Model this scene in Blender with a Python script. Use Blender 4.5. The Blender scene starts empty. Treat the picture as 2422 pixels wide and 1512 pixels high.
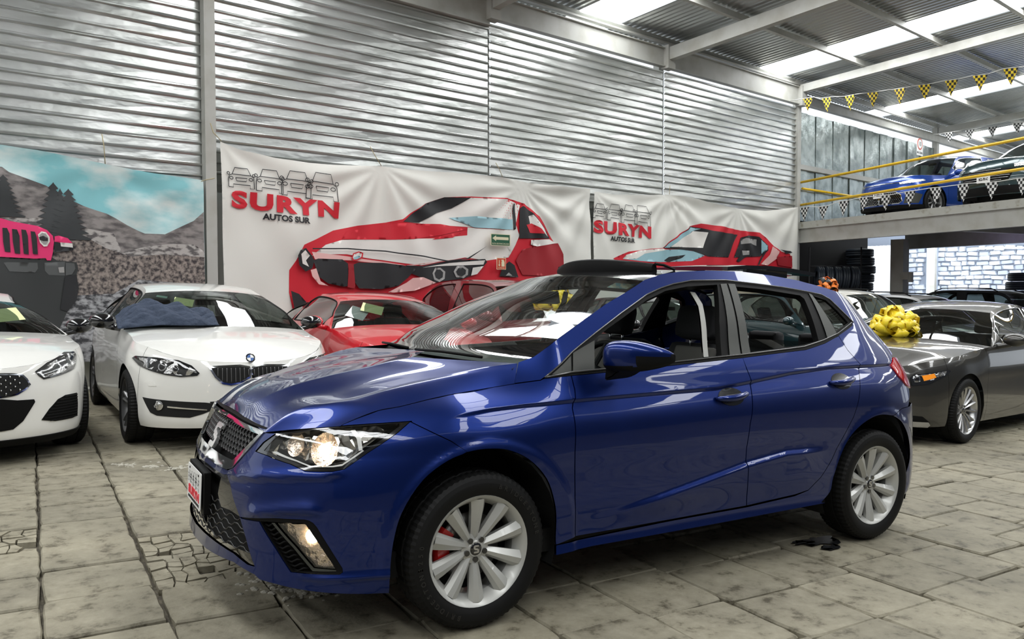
import bpy, bmesh, math, random
import numpy as np
from mathutils import Vector, Matrix, geometry, noise

random.seed(4)
C = bpy.context.scene.collection
PI = math.pi

# ------------------------------------------------------------------ camera, world, exposure
cam_data = bpy.data.cameras.new('camera'); cam = bpy.data.objects.new('camera', cam_data); C.objects.link(cam)
cam_data.sensor_width = 36.0; cam_data.lens = 1864.69 / 2422 * 36.0; cam_data.clip_end = 200
def camera_basis(yaw, pitch, roll):
    f = Vector((math.sin(yaw)*math.cos(pitch), math.cos(yaw)*math.cos(pitch), math.sin(pitch)))
    r = Vector((math.cos(yaw), -math.sin(yaw), 0)); u = r.cross(f)
    return (math.cos(roll)*r + math.sin(roll)*u, -math.sin(roll)*r + math.cos(roll)*u, f)
_r, _u, _f = camera_basis(.5504, -.0225, .0242)
m = Matrix((_r, _u, -_f)).transposed().to_4x4(); m.translation = Vector((-1.5262, -3.5508, 1.2971))
cam.matrix_world = m
bpy.context.scene.camera = cam

vs = bpy.context.scene.view_settings
vs.view_transform = 'Standard'; vs.look = 'None'; vs.gamma = 1; vs.use_curve_mapping = False
vs.exposure = 0.3
world = bpy.data.worlds.new('sky'); bpy.context.scene.world = world; world.use_nodes = True
bg = world.node_tree.nodes['Background']; bg.inputs[0].default_value = (.86, .93, 1.0, 1); bg.inputs[1].default_value = 1.0

# ------------------------------------------------------------------ materials
MATS = {}
def pbr(name, col, rough=.5, metal=0., coat=0., emit=None, estr=0., spec=.5, coat_rough=.02, bump=None, vary=None, alpha=1.):
    if name in MATS: return MATS[name]
    m = bpy.data.materials.new(name); m.use_nodes = True; nt = m.node_tree; b = nt.nodes['Principled BSDF']
    b.inputs['Base Color'].default_value = (*col, 1); b.inputs['Roughness'].default_value = rough
    b.inputs['Metallic'].default_value = metal; b.inputs['Coat Weight'].default_value = coat
    b.inputs['Coat Roughness'].default_value = coat_rough; b.inputs['Specular IOR Level'].default_value = spec
    if emit: b.inputs['Emission Color'].default_value = (*emit, 1); b.inputs['Emission Strength'].default_value = estr
    tc = nt.nodes.new('ShaderNodeTexCoord')
    if vary:   # (scale, colour2, lo, hi, stretch)
        sc, c2, lo, hi, st = vary
        mp = nt.nodes.new('ShaderNodeMapping'); mp.inputs['Scale'].default_value = st
        nt.links.new(tc.outputs['Object'], mp.inputs[0])
        n = nt.nodes.new('ShaderNodeTexNoise'); n.inputs['Scale'].default_value = sc; n.inputs['Detail'].default_value = 6
        nt.links.new(mp.outputs[0], n.inputs[0])
        r = nt.nodes.new('ShaderNodeMapRange'); r.inputs['From Min'].default_value = lo; r.inputs['From Max'].default_value = hi
        nt.links.new(n.outputs[0], r.inputs[0])
        mx = nt.nodes.new('ShaderNodeMix'); mx.data_type = 'RGBA'; mx.inputs['A'].default_value = (*col, 1); mx.inputs['B'].default_value = (*c2, 1)
        nt.links.new(r.outputs[0], mx.inputs[0]); nt.links.new(mx.outputs['Result'], b.inputs['Base Color'])
    if bump:   # list of (scale, strength, distance, stretch)
        prev = None
        for sc, st, di, stv in bump:
            mp = nt.nodes.new('ShaderNodeMapping'); mp.inputs['Scale'].default_value = stv
            nt.links.new(tc.outputs['Object'], mp.inputs[0])
            n = nt.nodes.new('ShaderNodeTexNoise'); n.inputs['Scale'].default_value = sc; n.inputs['Detail'].default_value = 4
            nt.links.new(mp.outputs[0], n.inputs[0])
            bp = nt.nodes.new('ShaderNodeBump'); bp.inputs['Strength'].default_value = st; bp.inputs['Distance'].default_value = di
            nt.links.new(n.outputs[0], bp.inputs['Height'])
            if prev: nt.links.new(prev.outputs[0], bp.inputs['Normal'])
            prev = bp
        nt.links.new(prev.outputs[0], b.inputs['Normal'])
    MATS[name] = m
    return m
def glass(name, tint=(.8, .88, .84), refl=1.0, rough=0., base=.07):
    if name in MATS: return MATS[name]
    m = bpy.data.materials.new(name); m.use_nodes = True; nt = m.node_tree
    for n in list(nt.nodes): nt.nodes.remove(n)
    o = nt.nodes.new('ShaderNodeOutputMaterial'); t = nt.nodes.new('ShaderNodeBsdfTransparent'); g = nt.nodes.new('ShaderNodeBsdfGlossy')
    t.inputs[0].default_value = (*tint, 1); g.inputs['Roughness'].default_value = rough; g.inputs[0].default_value = (refl, refl, refl, 1)
    lw = nt.nodes.new('ShaderNodeLayerWeight'); pw = nt.nodes.new('ShaderNodeMath'); pw.operation = 'POWER'; pw.inputs[1].default_value = 4.5
    f = nt.nodes.new('ShaderNodeMapRange'); f.inputs['To Min'].default_value = base; f.inputs['To Max'].default_value = 1.
    nt.links.new(lw.outputs['Facing'], pw.inputs[0]); nt.links.new(pw.outputs[0], f.inputs[0])
    x = nt.nodes.new('ShaderNodeMixShader')
    nt.links.new(f.outputs[0], x.inputs[0]); nt.links.new(t.outputs[0], x.inputs[1]); nt.links.new(g.outputs[0], x.inputs[2]); nt.links.new(x.outputs[0], o.inputs[0])
    MATS[name] = m
    return m
def paint(name, col, metal=.0, rough=.35): return pbr(name, col, rough, metal, coat=1.0, coat_rough=.015)

# ------------------------------------------------------------------ object helpers
def fin(name, me, m, parent=None, loc=None):
    o = bpy.data.objects.new(name, me); C.objects.link(o)
    for k in (m if isinstance(m, (list, tuple)) else [m]): me.materials.append(k)
    if parent: o.parent = parent
    if loc: o.location = loc
    return o
def mesh(name, V, F, m, parent=None, smooth=True, N=None, mi=None):
    if N is None and len(V) > 50:   # drop corners no face uses
        used = sorted({i for f in F for i in f})
        if len(used) < len(V): ix = {a: b for b, a in enumerate(used)}; V = [V[i] for i in used]; F = [tuple(ix[i] for i in f) for f in F]
    me = bpy.data.meshes.new(name); me.from_pydata([tuple(map(float, v)) for v in V], [], [tuple(map(int, f)) for f in F]); 
    me.polygons.foreach_set('use_smooth', [smooth]*len(me.polygons))
    if mi is not None: me.polygons.foreach_set('material_index', mi)
    me.update()
    if N is not None: me.normals_split_custom_set_from_vertices([tuple(map(float, n)) for n in N])
    return fin(name, me, m, parent)
def bobj(name, bm, m, parent=None, smooth=False, angle=None):
    me = bpy.data.meshes.new(name); bm.to_mesh(me); bm.free()
    me.polygons.foreach_set('use_smooth', [smooth]*len(me.polygons))
    if angle: me.set_sharp_from_angle(angle=math.radians(angle))
    return fin(name, me, m, parent)
def thing(name, label, cat, loc=(0, 0, 0), rz=0, group=None, mat=None):
    o = bpy.data.objects.new(name, None); C.objects.link(o); o.empty_display_size = .1
    if mat is not None: o.matrix_world = mat
    else: o.location = loc; o.rotation_euler = (0, 0, rz)
    return tag(o, label, cat, group)
def tag(o, label=None, cat=None, group=None, kind=None):
    if label: o['label'] = label
    if cat: o['category'] = cat
    if group: o['group'] = group
    if kind: o['kind'] = kind
    return o
def part(name, parent, label=None):
    o = bpy.data.objects.new(name, None); C.objects.link(o); o.empty_display_size = .05; o.parent = parent
    if label: o['label'] = label
    return o
def box(bm, c, s, rot=None, bev=0.):
    M_ = Matrix.Translation(Vector(c)) @ (rot.to_4x4() if rot else Matrix.Identity(4)) @ Matrix.Diagonal((*s, 1))
    r = bmesh.ops.create_cube(bm, size=1, matrix=M_)
    if bev: bmesh.ops.bevel(bm, geom=list({e for v in r['verts'] for e in v.link_edges}), offset=bev, segments=2, affect='EDGES', profile=.6)
    return r
def tube(bm, pts, r, seg=8, caps=True, closed=False):
    pts = [Vector(p) for p in pts]; n = len(pts); rings = []
    rr = r if isinstance(r, (list, tuple)) else [r]*n
    up = None
    for i, p in enumerate(pts):
        a = pts[(i-1) % n] if (i or closed) else p; b = pts[(i+1) % n] if (i < n-1 or closed) else p
        d = (b-a).normalized()
        if up is None:
            up = Vector((0, 0, 1)) if abs(d.z) < .9 else Vector((1, 0, 0))
        x = d.cross(up).normalized(); y = x.cross(d).normalized(); up = y
        rings.append([bm.verts.new(p + rr[i]*(math.cos(t)*x + math.sin(t)*y)) for t in (2*PI*k/seg for k in range(seg))])
    for i in range(n if closed else n-1):
        A, B = rings[i], rings[(i+1) % n]
        for k in range(seg): bm.faces.new((A[k], A[(k+1) % seg], B[(k+1) % seg], B[k]))
    if caps and not closed:
        bm.faces.new(rings[0][::-1]); bm.faces.new(rings[-1])
def lathe(prof, seg=64, axis='y', closed=False, mod=None):
    """profile of (radius, axial) spun about the y axis"""
    V = []; F = []
    n = len(prof)
    for k in range(seg):
        a = 2*PI*k/seg
        for j, (r, h) in enumerate(prof):
            if mod: r = mod(k, j, r)
            V.append((r*math.cos(a), h, r*math.sin(a)))
    for k in range(seg):
        for j in range(n if closed else n-1):
            j2 = (j+1) % n; k2 = (k+1) % seg
            F.append((k*n+j, k*n+j2, k2*n+j2, k2*n+j))
    return V, F

# ------------------------------------------------------------------ smooth surfaces
def crom(P,n=12,closed=False):
    P=np.asarray(P,float);N=len(P);out=[]
    idx=range(N) if closed else range(N-1)
    for i in idx:
        if closed: p0,p1,p2,p3=P[(i-1)%N],P[i],P[(i+1)%N],P[(i+2)%N]
        else:
            p1,p2=P[i],P[i+1];p0=P[i-1] if i>0 else 2*p1-p2;p3=P[i+2] if i+2<N else 2*p2-p1
        a=max(np.linalg.norm(p1-p0),1e-6)**.5;b=max(np.linalg.norm(p2-p1),1e-6)**.5;c=max(np.linalg.norm(p3-p2),1e-6)**.5
        m1=(p2-p1)+b*((p1-p0)/a-(p2-p0)/(a+b));m2=(p2-p1)+b*((p3-p2)/c-(p3-p1)/(b+c))
        for k in range(n):
            t=k/n;out.append((2*t**3-3*t*t+1)*p1+(t**3-2*t*t+t)*m1+(-2*t**3+3*t*t)*p2+(t**3-t*t)*m2)
    if not closed: out.append(P[-1])
    return np.array(out)
def pchip(xk,yk):
    xk=np.asarray(xk,float);yk=np.asarray(yk,float);h=np.diff(xk);s=np.diff(yk,axis=0)/(h[:,None] if yk.ndim>1 else h)
    m=np.zeros_like(yk)
    m[0]=s[0];m[-1]=s[-1]
    for i in range(1,len(xk)-1):
        m[i]=np.where(s[i-1]*s[i]>0,(h[i-1]*s[i]+h[i]*s[i-1])/(h[i-1]+h[i]),(h[i-1]*s[i]+h[i]*s[i-1])/(h[i-1]+h[i])*.3)
    def f(x):
        x=np.asarray(x,float);xc=np.clip(x,xk[0],xk[-1]);i=np.clip(np.searchsorted(xk,xc)-1,0,len(xk)-2)
        H=h[i];t=(xc-xk[i])/H
        if yk.ndim>1: H=H[...,None];t=t[...,None]
        r=(2*t**3-3*t*t+1)*yk[i]+(t**3-2*t*t+t)*H*m[i]+(-2*t**3+3*t*t)*yk[i+1]+(t**3-t*t)*H*m[i+1]
        e=(x-xc); e=e[...,None] if yk.ndim>1 else e
        return r+e*np.where(e<0,m[0],m[-1])
    return f
class Wrap:
    """body skin: plan curve pushed inwards by an inset that varies with height and station"""
    def __init__(s,plan,zk,stations):
        c=crom(plan,16);L=np.concatenate([[0],np.cumsum(np.linalg.norm(np.diff(c,axis=0),axis=1))])
        s.L=L[-1];s.U=np.linspace(0,s.L,400);s.c=np.stack([np.interp(s.U,L,c[:,0]),np.interp(s.U,L,c[:,1])],1)
        for _ in range(3): s.c[1:-1]=(s.c[:-2]+2*s.c[1:-1]+s.c[2:])/4
        t=np.gradient(s.c,axis=0);t/=np.linalg.norm(t,axis=1)[:,None];t[0]=(0,-1);t[-1]=(0,1)
        s.n=np.stack([-t[:,1],t[:,0]],1) # left normal -> inward when going front->near side(-y)->rear
        if s.n[200]@np.array([0,1])<0: s.n=-s.n
        s.zk=zk;us=[a for a,_ in stations]
        s.f=[pchip(zk,[b[k] for k in range(len(zk))]) for _,b in stations]
        s.us=np.array([s.atx(a) if isinstance(a,str) else a for a in us]) 
    def atx(s,a):
        x=float(a);h=len(s.U)//2;i=np.argmin(np.abs(s.c[20:380,0]-x)) +20
        return s.U[i]
    def d(s,u,z):
        v=np.stack([f(z) for f in s.f],-1);u=np.clip(u,s.us[0],s.us[-1])
        i=np.clip(np.searchsorted(s.us,u)-1,0,len(s.us)-2)
        t=(u-s.us[i])/(s.us[i+1]-s.us[i]);t=t*t*(3-2*t)
        a=np.take_along_axis(v,np.asarray(i)[...,None],-1)[...,0];b=np.take_along_axis(v,np.asarray(i+1)[...,None],-1)[...,0]
        return a*(1-t)+b*t
    def __call__(s,u,z,off=0.0):
        u=np.asarray(u,float);z=np.asarray(z,float);u,z=np.broadcast_arrays(u,z)
        x=np.interp(u,s.U,s.c[:,0]);y=np.interp(u,s.U,s.c[:,1]);nx=np.interp(u,s.U,s.n[:,0]);ny=np.interp(u,s.U,s.n[:,1])
        d=s.d(u,z)+off
        return np.stack([x+nx*d,y+ny*d,z],-1)
GZK=[.10,.17,.22,.30,.45,.60,.70,.80,.90,1.0,1.1,1.25]
def genwrap(fo,wb,ro,hw,top=.0,round_=1.):
    k=hw/.888;r=round_
    plan=[(-fo,0),(-fo+.012,-.22*k),(-fo+.055*r,-.44*k),(-fo+.135*r,-.61*k),(-fo+.27*r,-.755*k),(-fo+.45*r,-.835*k),(-.15,-.880*k),(.2,-.888*k),(.8,-.888*k),(wb*.62,-.888*k),(wb-.25,-.887*k),(wb+.15,-.872*k),(wb+ro-.33,-.80*k),(wb+ro-.16,-.69*k),(wb+ro-.05,-.48*k),(wb+ro-.01,-.24*k),(wb+ro,0)]
    zk=[z+(top if z>.5 else 0) for z in GZK]
    st=[(0.0,[.12,.03,.01,.0,.0,.012,.035,.08,.17,.3,.5,.9]),
    ('%.2f'%(-fo+.25),[.11,.03,.01,.0,.0,.01,.03,.07,.15,.27,.42,.8]),
    ('-.05',[.10,.05,.03,.01,.0,.0,.004,.022,.07,.15,.28,.5]),
    ('.5',[.10,.05,.03,.015,.005,.004,.0,.006,.028,.065,.11,.18]),
    ('%.2f'%(wb*.6),[.10,.05,.03,.015,.005,.006,.0,.004,.024,.06,.11,.18]),
    ('%.2f'%wb,[.10,.05,.03,.012,.0,.0,.0,.005,.03,.07,.12,.2]),
    ('%.2f'%(wb+ro-.25),[.10,.04,.02,.008,.0,.004,.01,.025,.06,.10,.17,.3]),
    (99.0,[.08,.03,.01,.0,.0,.02,.04,.07,.11,.16,.25,.4])]
    w=Wrap(plan,zk,st);st[-1]=(w.L,st[-1][1]);return Wrap(plan,zk,st)


def nrm(S, u, z, flip=1):
    e = 1e-3
    a = S(u+e, z)-S(u-e, z); b = S(u, z+e)-S(u, z-e); n = np.cross(a, b)
    return flip*n/np.maximum(np.linalg.norm(n, axis=-1, keepdims=True), 1e-9)
def dens(P, step, closed=True):
    P = np.asarray(P, float); o = []
    n = len(P)
    for i in range(n if closed else n-1):
        a, b = P[i], P[(i+1) % n]; k = max(1, int(math.ceil(np.linalg.norm(b-a)/step)))
        for j in range(k): o.append(a+(b-a)*j/k)
    if not closed: o.append(P[-1])
    return np.array(o)
def inside(P, x, y):
    P = np.asarray(P); r = np.zeros(np.shape(x), bool); j = len(P)-1
    for i in range(len(P)):
        xi, yi = P[i]; xj, yj = P[j]
        c = ((yi > y) != (yj > y)) & (x < (xj-xi)*(y-yi)/((yj-yi) if yj != yi else 1e-12)+xi)
        r ^= c; j = i
    return r
def area2(P):
    P = np.asarray(P); return np.sum(P[:, 0]*np.roll(P[:, 1], -1)-np.roll(P[:, 0], -1)*P[:, 1])
def shrink(P, g):
    P = np.asarray(P, float)
    s = 1 if area2(P) > 0 else -1
    a = P-np.roll(P, 1, 0); b = np.roll(P, -1, 0)-P
    a /= np.maximum(np.linalg.norm(a, axis=1, keepdims=True), 1e-9); b /= np.maximum(np.linalg.norm(b, axis=1, keepdims=True), 1e-9)
    na = np.stack([-a[:, 1], a[:, 0]], 1)*s; nb = np.stack([-b[:, 1], b[:, 0]], 1)*s
    n = na+nb; l = np.maximum(np.sum(n*na, axis=1), .5)
    return P+n/l[:, None]*g
def clean(P, tol=1e-4):
    o = []
    for p in P:
        if not o or math.hypot(p[0]-o[-1][0], p[1]-o[-1][1]) > tol: o.append(tuple(p))
    if math.hypot(o[0][0]-o[-1][0], o[0][1]-o[-1][1]) <= tol: o.pop()
    return o
LINES = []   # crease lines that the triangles of the blue car's panels must follow
def tri_poly(P, holes=(), step=.03, lines=()):
    """triangulate a polygon with holes, filled with a regular lattice of inner points"""
    loops = [np.array(clean(dens(P, step)))]+[np.array(clean(dens(h, step))) for h in holes]
    pts = []; ed = []
    for L in loops:
        o = len(pts); pts += [tuple(p) for p in L]; ed += [(o+i, o+(i+1) % len(L)) for i in range(len(L))]
    B = np.array(pts); lo = B.min(0); hi = B.max(0)
    nx = int((hi[0]-lo[0])/step)+1; ny = int((hi[1]-lo[1])/step)+1
    X, Y = np.meshgrid(lo[0]+step*(np.arange(nx)+.5), lo[1]+step*(np.arange(ny)+.5)); X = X.ravel(); Y = Y.ravel()
    ok = inside(loops[0], X, Y)
    for L in loops[1:]: ok &= ~inside(L, X, Y)
    X = X[ok]; Y = Y[ok]
    if len(X):
        d = np.sqrt(((X[:, None]-B[None, :, 0])**2+(Y[:, None]-B[None, :, 1])**2).min(1)); k = d > step*.45
        X = X[k]; Y = Y[k]
    extra = []
    for Ln in lines:
        Q = dens(Ln, step*1.2, False); ok = inside(loops[0], Q[:, 0], Q[:, 1])
        for L in loops[1:]: ok &= ~inside(L, Q[:, 0], Q[:, 1])
        ok &= np.sqrt(((Q[:, None]-B[None])**2).sum(2)).min(1) > step*.35
        for i in range(len(Q)):
            if ok[i]:
                if i and ok[i-1]: ed.append((len(pts)-1, len(pts)))
                pts.append(tuple(Q[i])); extra.append(Q[i])
    if extra and len(X):
        E_ = np.array(extra); k = np.array([np.sqrt(((E_-(x, y))**2).sum(1)).min() > step*.55 for x, y in zip(X, Y)]); X = X[k]; Y = Y[k]
    pts += list(zip(X.tolist(), Y.tolist()))
    v, e, f, *_ = geometry.delaunay_2d_cdt([Vector(p) for p in pts], ed, [], 0, 1e-6)
    v = np.array([tuple(p) for p in v]); F = []
    f = [t for t in f if len(t) == 3]
    c = np.array([(v[t[0]]+v[t[1]]+v[t[2]])/3 for t in f]) if f else np.zeros((0, 2))
    ok = inside(loops[0], c[:, 0], c[:, 1])
    for L in loops[1:]: ok &= ~inside(L, c[:, 0], c[:, 1])
    for t, k in zip(f, ok):
        if k:
            A = v[t]; s = (A[1][0]-A[0][0])*(A[2][1]-A[0][1])-(A[2][0]-A[0][0])*(A[1][1]-A[0][1])
            if abs(s) > 1e-10: F.append(tuple(t) if s > 0 else tuple(t[::-1]))
    return v, F, loops
def skin(S, P, holes=(), step=.03, off=0., gap=0., flange=.012, side=1, lines=()):
    """curved sheet over surface S(u,z); returns verts, faces, normals.  side -1: outward is -nrm"""
    P = np.array(clean(P))
    if gap: P = shrink(P, gap); holes = [shrink(h, -gap) for h in holes]
    v, F, loops = tri_poly(P, holes, step, lines)
    X = S(v[:, 0], v[:, 1], off); n = side*nrm(S, v[:, 0], v[:, 1])
    V = [tuple(p) for p in X]; N = [tuple(p) for p in n]
    if side < 0: F = [f[::-1] for f in F]
    if flange:
        for L in loops:
            A = S(L[:, 0], L[:, 1], off); nn = side*nrm(S, L[:, 0], L[:, 1]); Bp = A-nn*flange; k = len(L)
            Bn = np.roll(A, -1, 0)-np.roll(A, 1, 0); sd = np.cross(Bn, nn); sd /= np.maximum(np.linalg.norm(sd, axis=1, keepdims=True), 1e-9)
            cw = 1 if (area2(L) > 0) == (L is loops[0]) else -1
            o = len(V); V += [tuple(p) for p in A]+[tuple(p) for p in Bp]; N += [tuple(-side*cw*p) for p in sd]*2
            for i in range(k):
                j = (i+1) % k; F.append((o+i, o+j, o+k+j, o+k+i))
    return V, F, N
def panel(name, S, P, m, parent, holes=(), **kw):
    V, F, N = skin(S, P, holes, **kw)
    return mesh(name, V, F, m, parent, True, N)
def mirror_y(o, name=None, m=None):
    """the same part on the far side: its mesh reflected in the car's middle plane"""
    me = o.data; n = len(me.vertices); co = np.empty(n*3); me.vertices.foreach_get('co', co); co = co.reshape(-1, 3)*(1, -1, 1)
    F = [tuple(reversed(p.vertices)) for p in me.polygons]
    nn = mesh(name or o.name.split('.')[0], co, F, [s for s in me.materials], o.parent)
    nn.data.polygons.foreach_set('material_index', [p.material_index for p in me.polygons])
    if me.has_custom_normals:
        ln = np.empty(len(me.loops)*3); me.corner_normals.foreach_get('vector', ln); ln = ln.reshape(-1, 3)*(1, -1, 1)
        out = []
        for p in me.polygons: out += [ln[i] for i in reversed(range(p.loop_start, p.loop_start+p.loop_total))]
        nn.data.normals_split_custom_set([tuple(x) for x in out])
    nn.location = o.location
    return nn
def loft(curves, nu=24, nv=10, closed=False):
    """surface through a list of 3-D curves (each resampled to nu points, joined across by smooth curves)"""
    R_ = []
    for c in curves:
        c = np.array(c, float); c = crom(c, 10) if len(c) > 2 else c
        L = np.concatenate([[0], np.cumsum(np.linalg.norm(np.diff(c, axis=0), axis=1))]); t = np.linspace(0, L[-1], nu)
        R_.append(np.stack([np.interp(t, L, c[:, k]) for k in range(3)], 1))
    R_ = np.array(R_)
    if len(R_) > 2: G = np.stack([crom(R_[:, i], nv) for i in range(nu)], 1)
    else: G = np.stack([R_[0]*(1-s)+R_[1]*s for s in np.linspace(0, 1, nv+1)])
    return G
def gridmesh(name, G, m, parent=None, flip=False, smooth=True):
    G = np.asarray(G); a, b = G.shape[:2]; F = []
    for i in range(a-1):
        for j in range(b-1):
            q = (i*b+j, i*b+j+1, (i+1)*b+j+1, (i+1)*b+j); F.append(q[::-1] if flip else q)
    return mesh(name, G.reshape(-1, 3), F, m, parent, smooth)

# ------------------------------------------------------------------ the blue hatchback
BLUE = paint('deep_blue_paint', (.0002, .014, .125), .75, .33); BLUE.node_tree.nodes['Principled BSDF'].inputs['Coat IOR'].default_value = 1.37
BLACKP = pbr('black_plastic', (.004, .004, .004), .55, spec=.14)
GLOSSB = pbr('gloss_black', (.008, .008, .009), .12, coat=1.)
GREYP = pbr('satin_grey_film', (.040, .042, .036), .42, spec=.4)
RUBBER = pbr('tyre_rubber', (.005, .005, .005), .6, spec=.22, bump=[(60, .15, .002, (1, 1, 1))])
CHROME = pbr('chrome', (.75, .76, .78), .06, 1.)
SATIN = pbr('satin_chrome', (.62, .62, .63), .28, 1.)
SILVER = pbr('silver_wheel_paint', (.47, .47, .445), .36, .35, coat=.3)
DARKIN = pbr('dark_void', (.004, .004, .004), .9)
CLOTH = pbr('charcoal_seat_cloth', (.022, .022, .024), .9)
CLOTH2 = pbr('grey_seat_cloth', (.11, .105, .095), .9)
DASH = pbr('dashboard_plastic', (.03, .036, .034), .7)
GLASS = glass('window_glass')
TINT = glass('tinted_window_glass', (.35, .40, .38))
LENS = glass('lamp_lens', (.97, .97, .97))
RED = pbr('red_caliper', (.6, .01, .01), .35, coat=.6)
STEEL = pbr('brake_steel', (.35, .34, .33), .35, 1.)

zk = [.10, .17, .22, .30, .45, .60, .70, .80, .88, .93, 1.0, 1.1, 1.25, 1.38, 1.45]
PLAN = [(-0.915, 0), (-0.902, -0.2), (-0.858, -0.42), (-0.775, -0.61), (-0.625, -0.762), (-0.43, -0.842), (-0.15, -0.88), (0.2, -0.888), (0.8, -0.888), (1.6, -0.888), (2.3, -0.887), (2.7, -0.87), (2.95, -0.822), (3.11, -0.715), (3.2, -0.5), (3.24, -0.25), (3.25, 0)]
STN = [(0.0, [0.1, 0.01, 0, 0.005, 0.012, 0.045, 0.095, 0.15, 0.23, 0.35, 0.5, 0.7, 1.0, 1.2, 1.3]), ('-.60', [0.09, 0.015, 0, 0.0, 0.002, 0.012, 0.04, 0.09, 0.2, 0.3, 0.45, 0.6, 0.8, 1.0, 1.1]), ('-.05', [0.1, 0.05, 0.025, 0.008, 0.0, 0.0, 0.006, 0.028, 0.08, 0.15, 0.26, 0.4, 0.6, 0.8, 0.9]), ('.45', [0.1, 0.04, 0.006, 0.02, 0.006, 0.004, 0.0, 0.008, 0.035, 0.06, 0.09, 0.14, 0.21, 0.285, 0.33]), ('1.5', [0.1, 0.04, 0.006, 0.02, 0.006, 0.006, 0.0, 0.002, 0.022, 0.042, 0.07, 0.12, 0.19, 0.27, 0.32]), ('2.55', [0.1, 0.04, 0.01, 0.018, 0.0, 0.0, 0.0, 0.004, 0.026, 0.046, 0.08, 0.13, 0.21, 0.3, 0.36]), ('3.0', [0.1, 0.05, 0.02, 0.008, 0.0, 0.002, 0.006, 0.02, 0.04, 0.06, 0.1, 0.17, 0.29, 0.42, 0.5]), (9.0, [0.06, 0.02, 0.0, 0.0, 0.0, 0.01, 0.03, 0.06, 0.08, 0.1, 0.16, 0.26, 0.45, 0.7, 0.8])]
SH = [(1.2087,0.8308),(1.3934,0.8547),(1.5486,0.8709),(1.7014,0.8809),(1.9475,0.8923),(2.2274,0.9001),(2.7828,0.9136),(3.0354,0.9371),(3.3431,0.97),(3.6618,0.9894),(3.9534,0.9917),(4.3227,0.9922),(4.6356,0.9028)]
LR = [(1.9772,0.392),(2.1237,0.4059),(2.4106,0.4501),(2.9636,0.5473),(3.2598,0.5828),(3.6076,0.5791)]
HR = [(0.3584,0.5895),(0.4994,0.6076),(0.6615,0.6259),(0.7694,0.6362),(0.8663,0.6438),(0.94,0.6541)]
LL = [(0.7869,0.2695),(0.8676,0.2676),(0.9503,0.2672),(1.0335,0.269),(1.1148,0.2728)]
FR = [(0.5241,0.4686),(0.623,0.491),(0.7107,0.5087),(0.7889,0.5183),(0.8332,0.518),(0.862,0.5106)]
class HatchSkin(Wrap):
    def __call__(s, u, z, off=0.0):
        u = np.asarray(u, float); z = np.asarray(z, float)
        sm = lambda t: (lambda c: c*c*(3-2*c))(np.clip(t, 0, 1))
        zc = np.interp(u, [p[0] for p in SH], [p[1] for p in SH]); d = zc-z
        e = .013*sm(d/.02)*np.exp(-(np.maximum(d, 0)/.085)**2)*sm((u-SH[0][0]-.05)/.35)*sm((4.45-u)/.3)
        zc = np.interp(u, [p[0] for p in LR], [p[1] for p in LR]); d = zc-z
        e = e-.017*sm(d/.035)*np.exp(-(np.maximum(d, 0)/.10)**2)*sm((u-LR[0][0])/.5)*sm((LR[-1][0]-u)/.25)
        for Ln, am, wd in ((HR, .009, .016), (FR, .014, .020), (LL, .009, .012)):
            zc = np.interp(u, [p[0] for p in Ln], [p[1] for p in Ln]); d = (z-zc)/wd
            e = e-am*np.where(d > 0, np.exp(-(d/1.6)**2), np.exp(-(d/.8)**2))*sm((u-Ln[0][0]+.04)/.12)*sm((Ln[-1][0]-u+(.2 if Ln is LL else .03))/.10)
        x = np.interp(u, s.U, s.c[:, 0])
        for cx in (0.02, 2.585):
            r = np.sqrt((x-cx)**2+(z-.31)**2)
            e = e-.008*sm((.455-r)/.04)*sm((z-.15)/.1)*sm((r-.30)/.05)
        return super().__call__(u, z, off+e)
def rawskin():
    w = Wrap(PLAN, zk, STN); return (w.L, w)
_L, _ = rawskin(); STN[-1] = (_L, STN[-1][1])
W = HatchSkin(PLAN, zk, STN)

car = thing('hatchback_car', 'deep blue five-door hatchback with open roof, parked in front of all others', 'car')
# --- traced edges of the panels, (distance round the body from the nose, height)
HLT = [(1.2084,0.8304),(1.0622,0.8225),(0.9083,0.8132)]            # top of the headlamp, outer tip to inner
HLF = [(0.9083,0.8132),(0.7891,0.8026),(0.6791,0.7888),(0.5919,0.7761),(0.4755,0.7609)]  # under the bonnet lip to the grille corner
GAPG = [(0.9075,0.8136),(0.976,0.8366),(1.0849,0.8674),(1.1779,0.8813),(1.2981,0.905),(1.3925,0.9196),(1.6308,0.9465),(1.696,0.9557),(1.8099,0.9697)]
TRIMB = [(1.8094,0.9703),(1.8275,0.9771),(1.9574,0.9873),(2.1787,0.9978),(2.4882,1.0154),(2.8468,1.0364),(3.0161,1.0458),(3.2373,1.0611),(3.5243,1.0791),(3.7047,1.1108),(3.8586,1.1513),(4.0351,1.208)]
TRIMT = [(1.8285,0.9805),(1.9888,1.0838),(2.1527,1.1709),(2.316,1.2542),(2.5156,1.3476),(2.6189,1.3815),(2.7156,1.4055),(2.8496,1.4273),(3.1078,1.4385),(3.3259,1.4278),(3.5607,1.4141),(3.7625,1.3959),(3.8834,1.382),(3.9377,1.3564),(3.9847,1.299),(4.0497,1.2248)]
FSEAM = [(1.9606,0.9907),(1.9598,0.928),(1.9516,0.8942),(1.931,0.8525),(1.9261,0.676),(1.936,0.4741),(1.9524,0.3065)]
BSEAM = [(3.0162,1.0539),(3.0199,0.9947),(3.0324,0.9313),(3.0107,0.8474),(2.9826,0.7298),(2.9687,0.5988),(2.9658,0.545),(2.9981,0.3174)]
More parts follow.
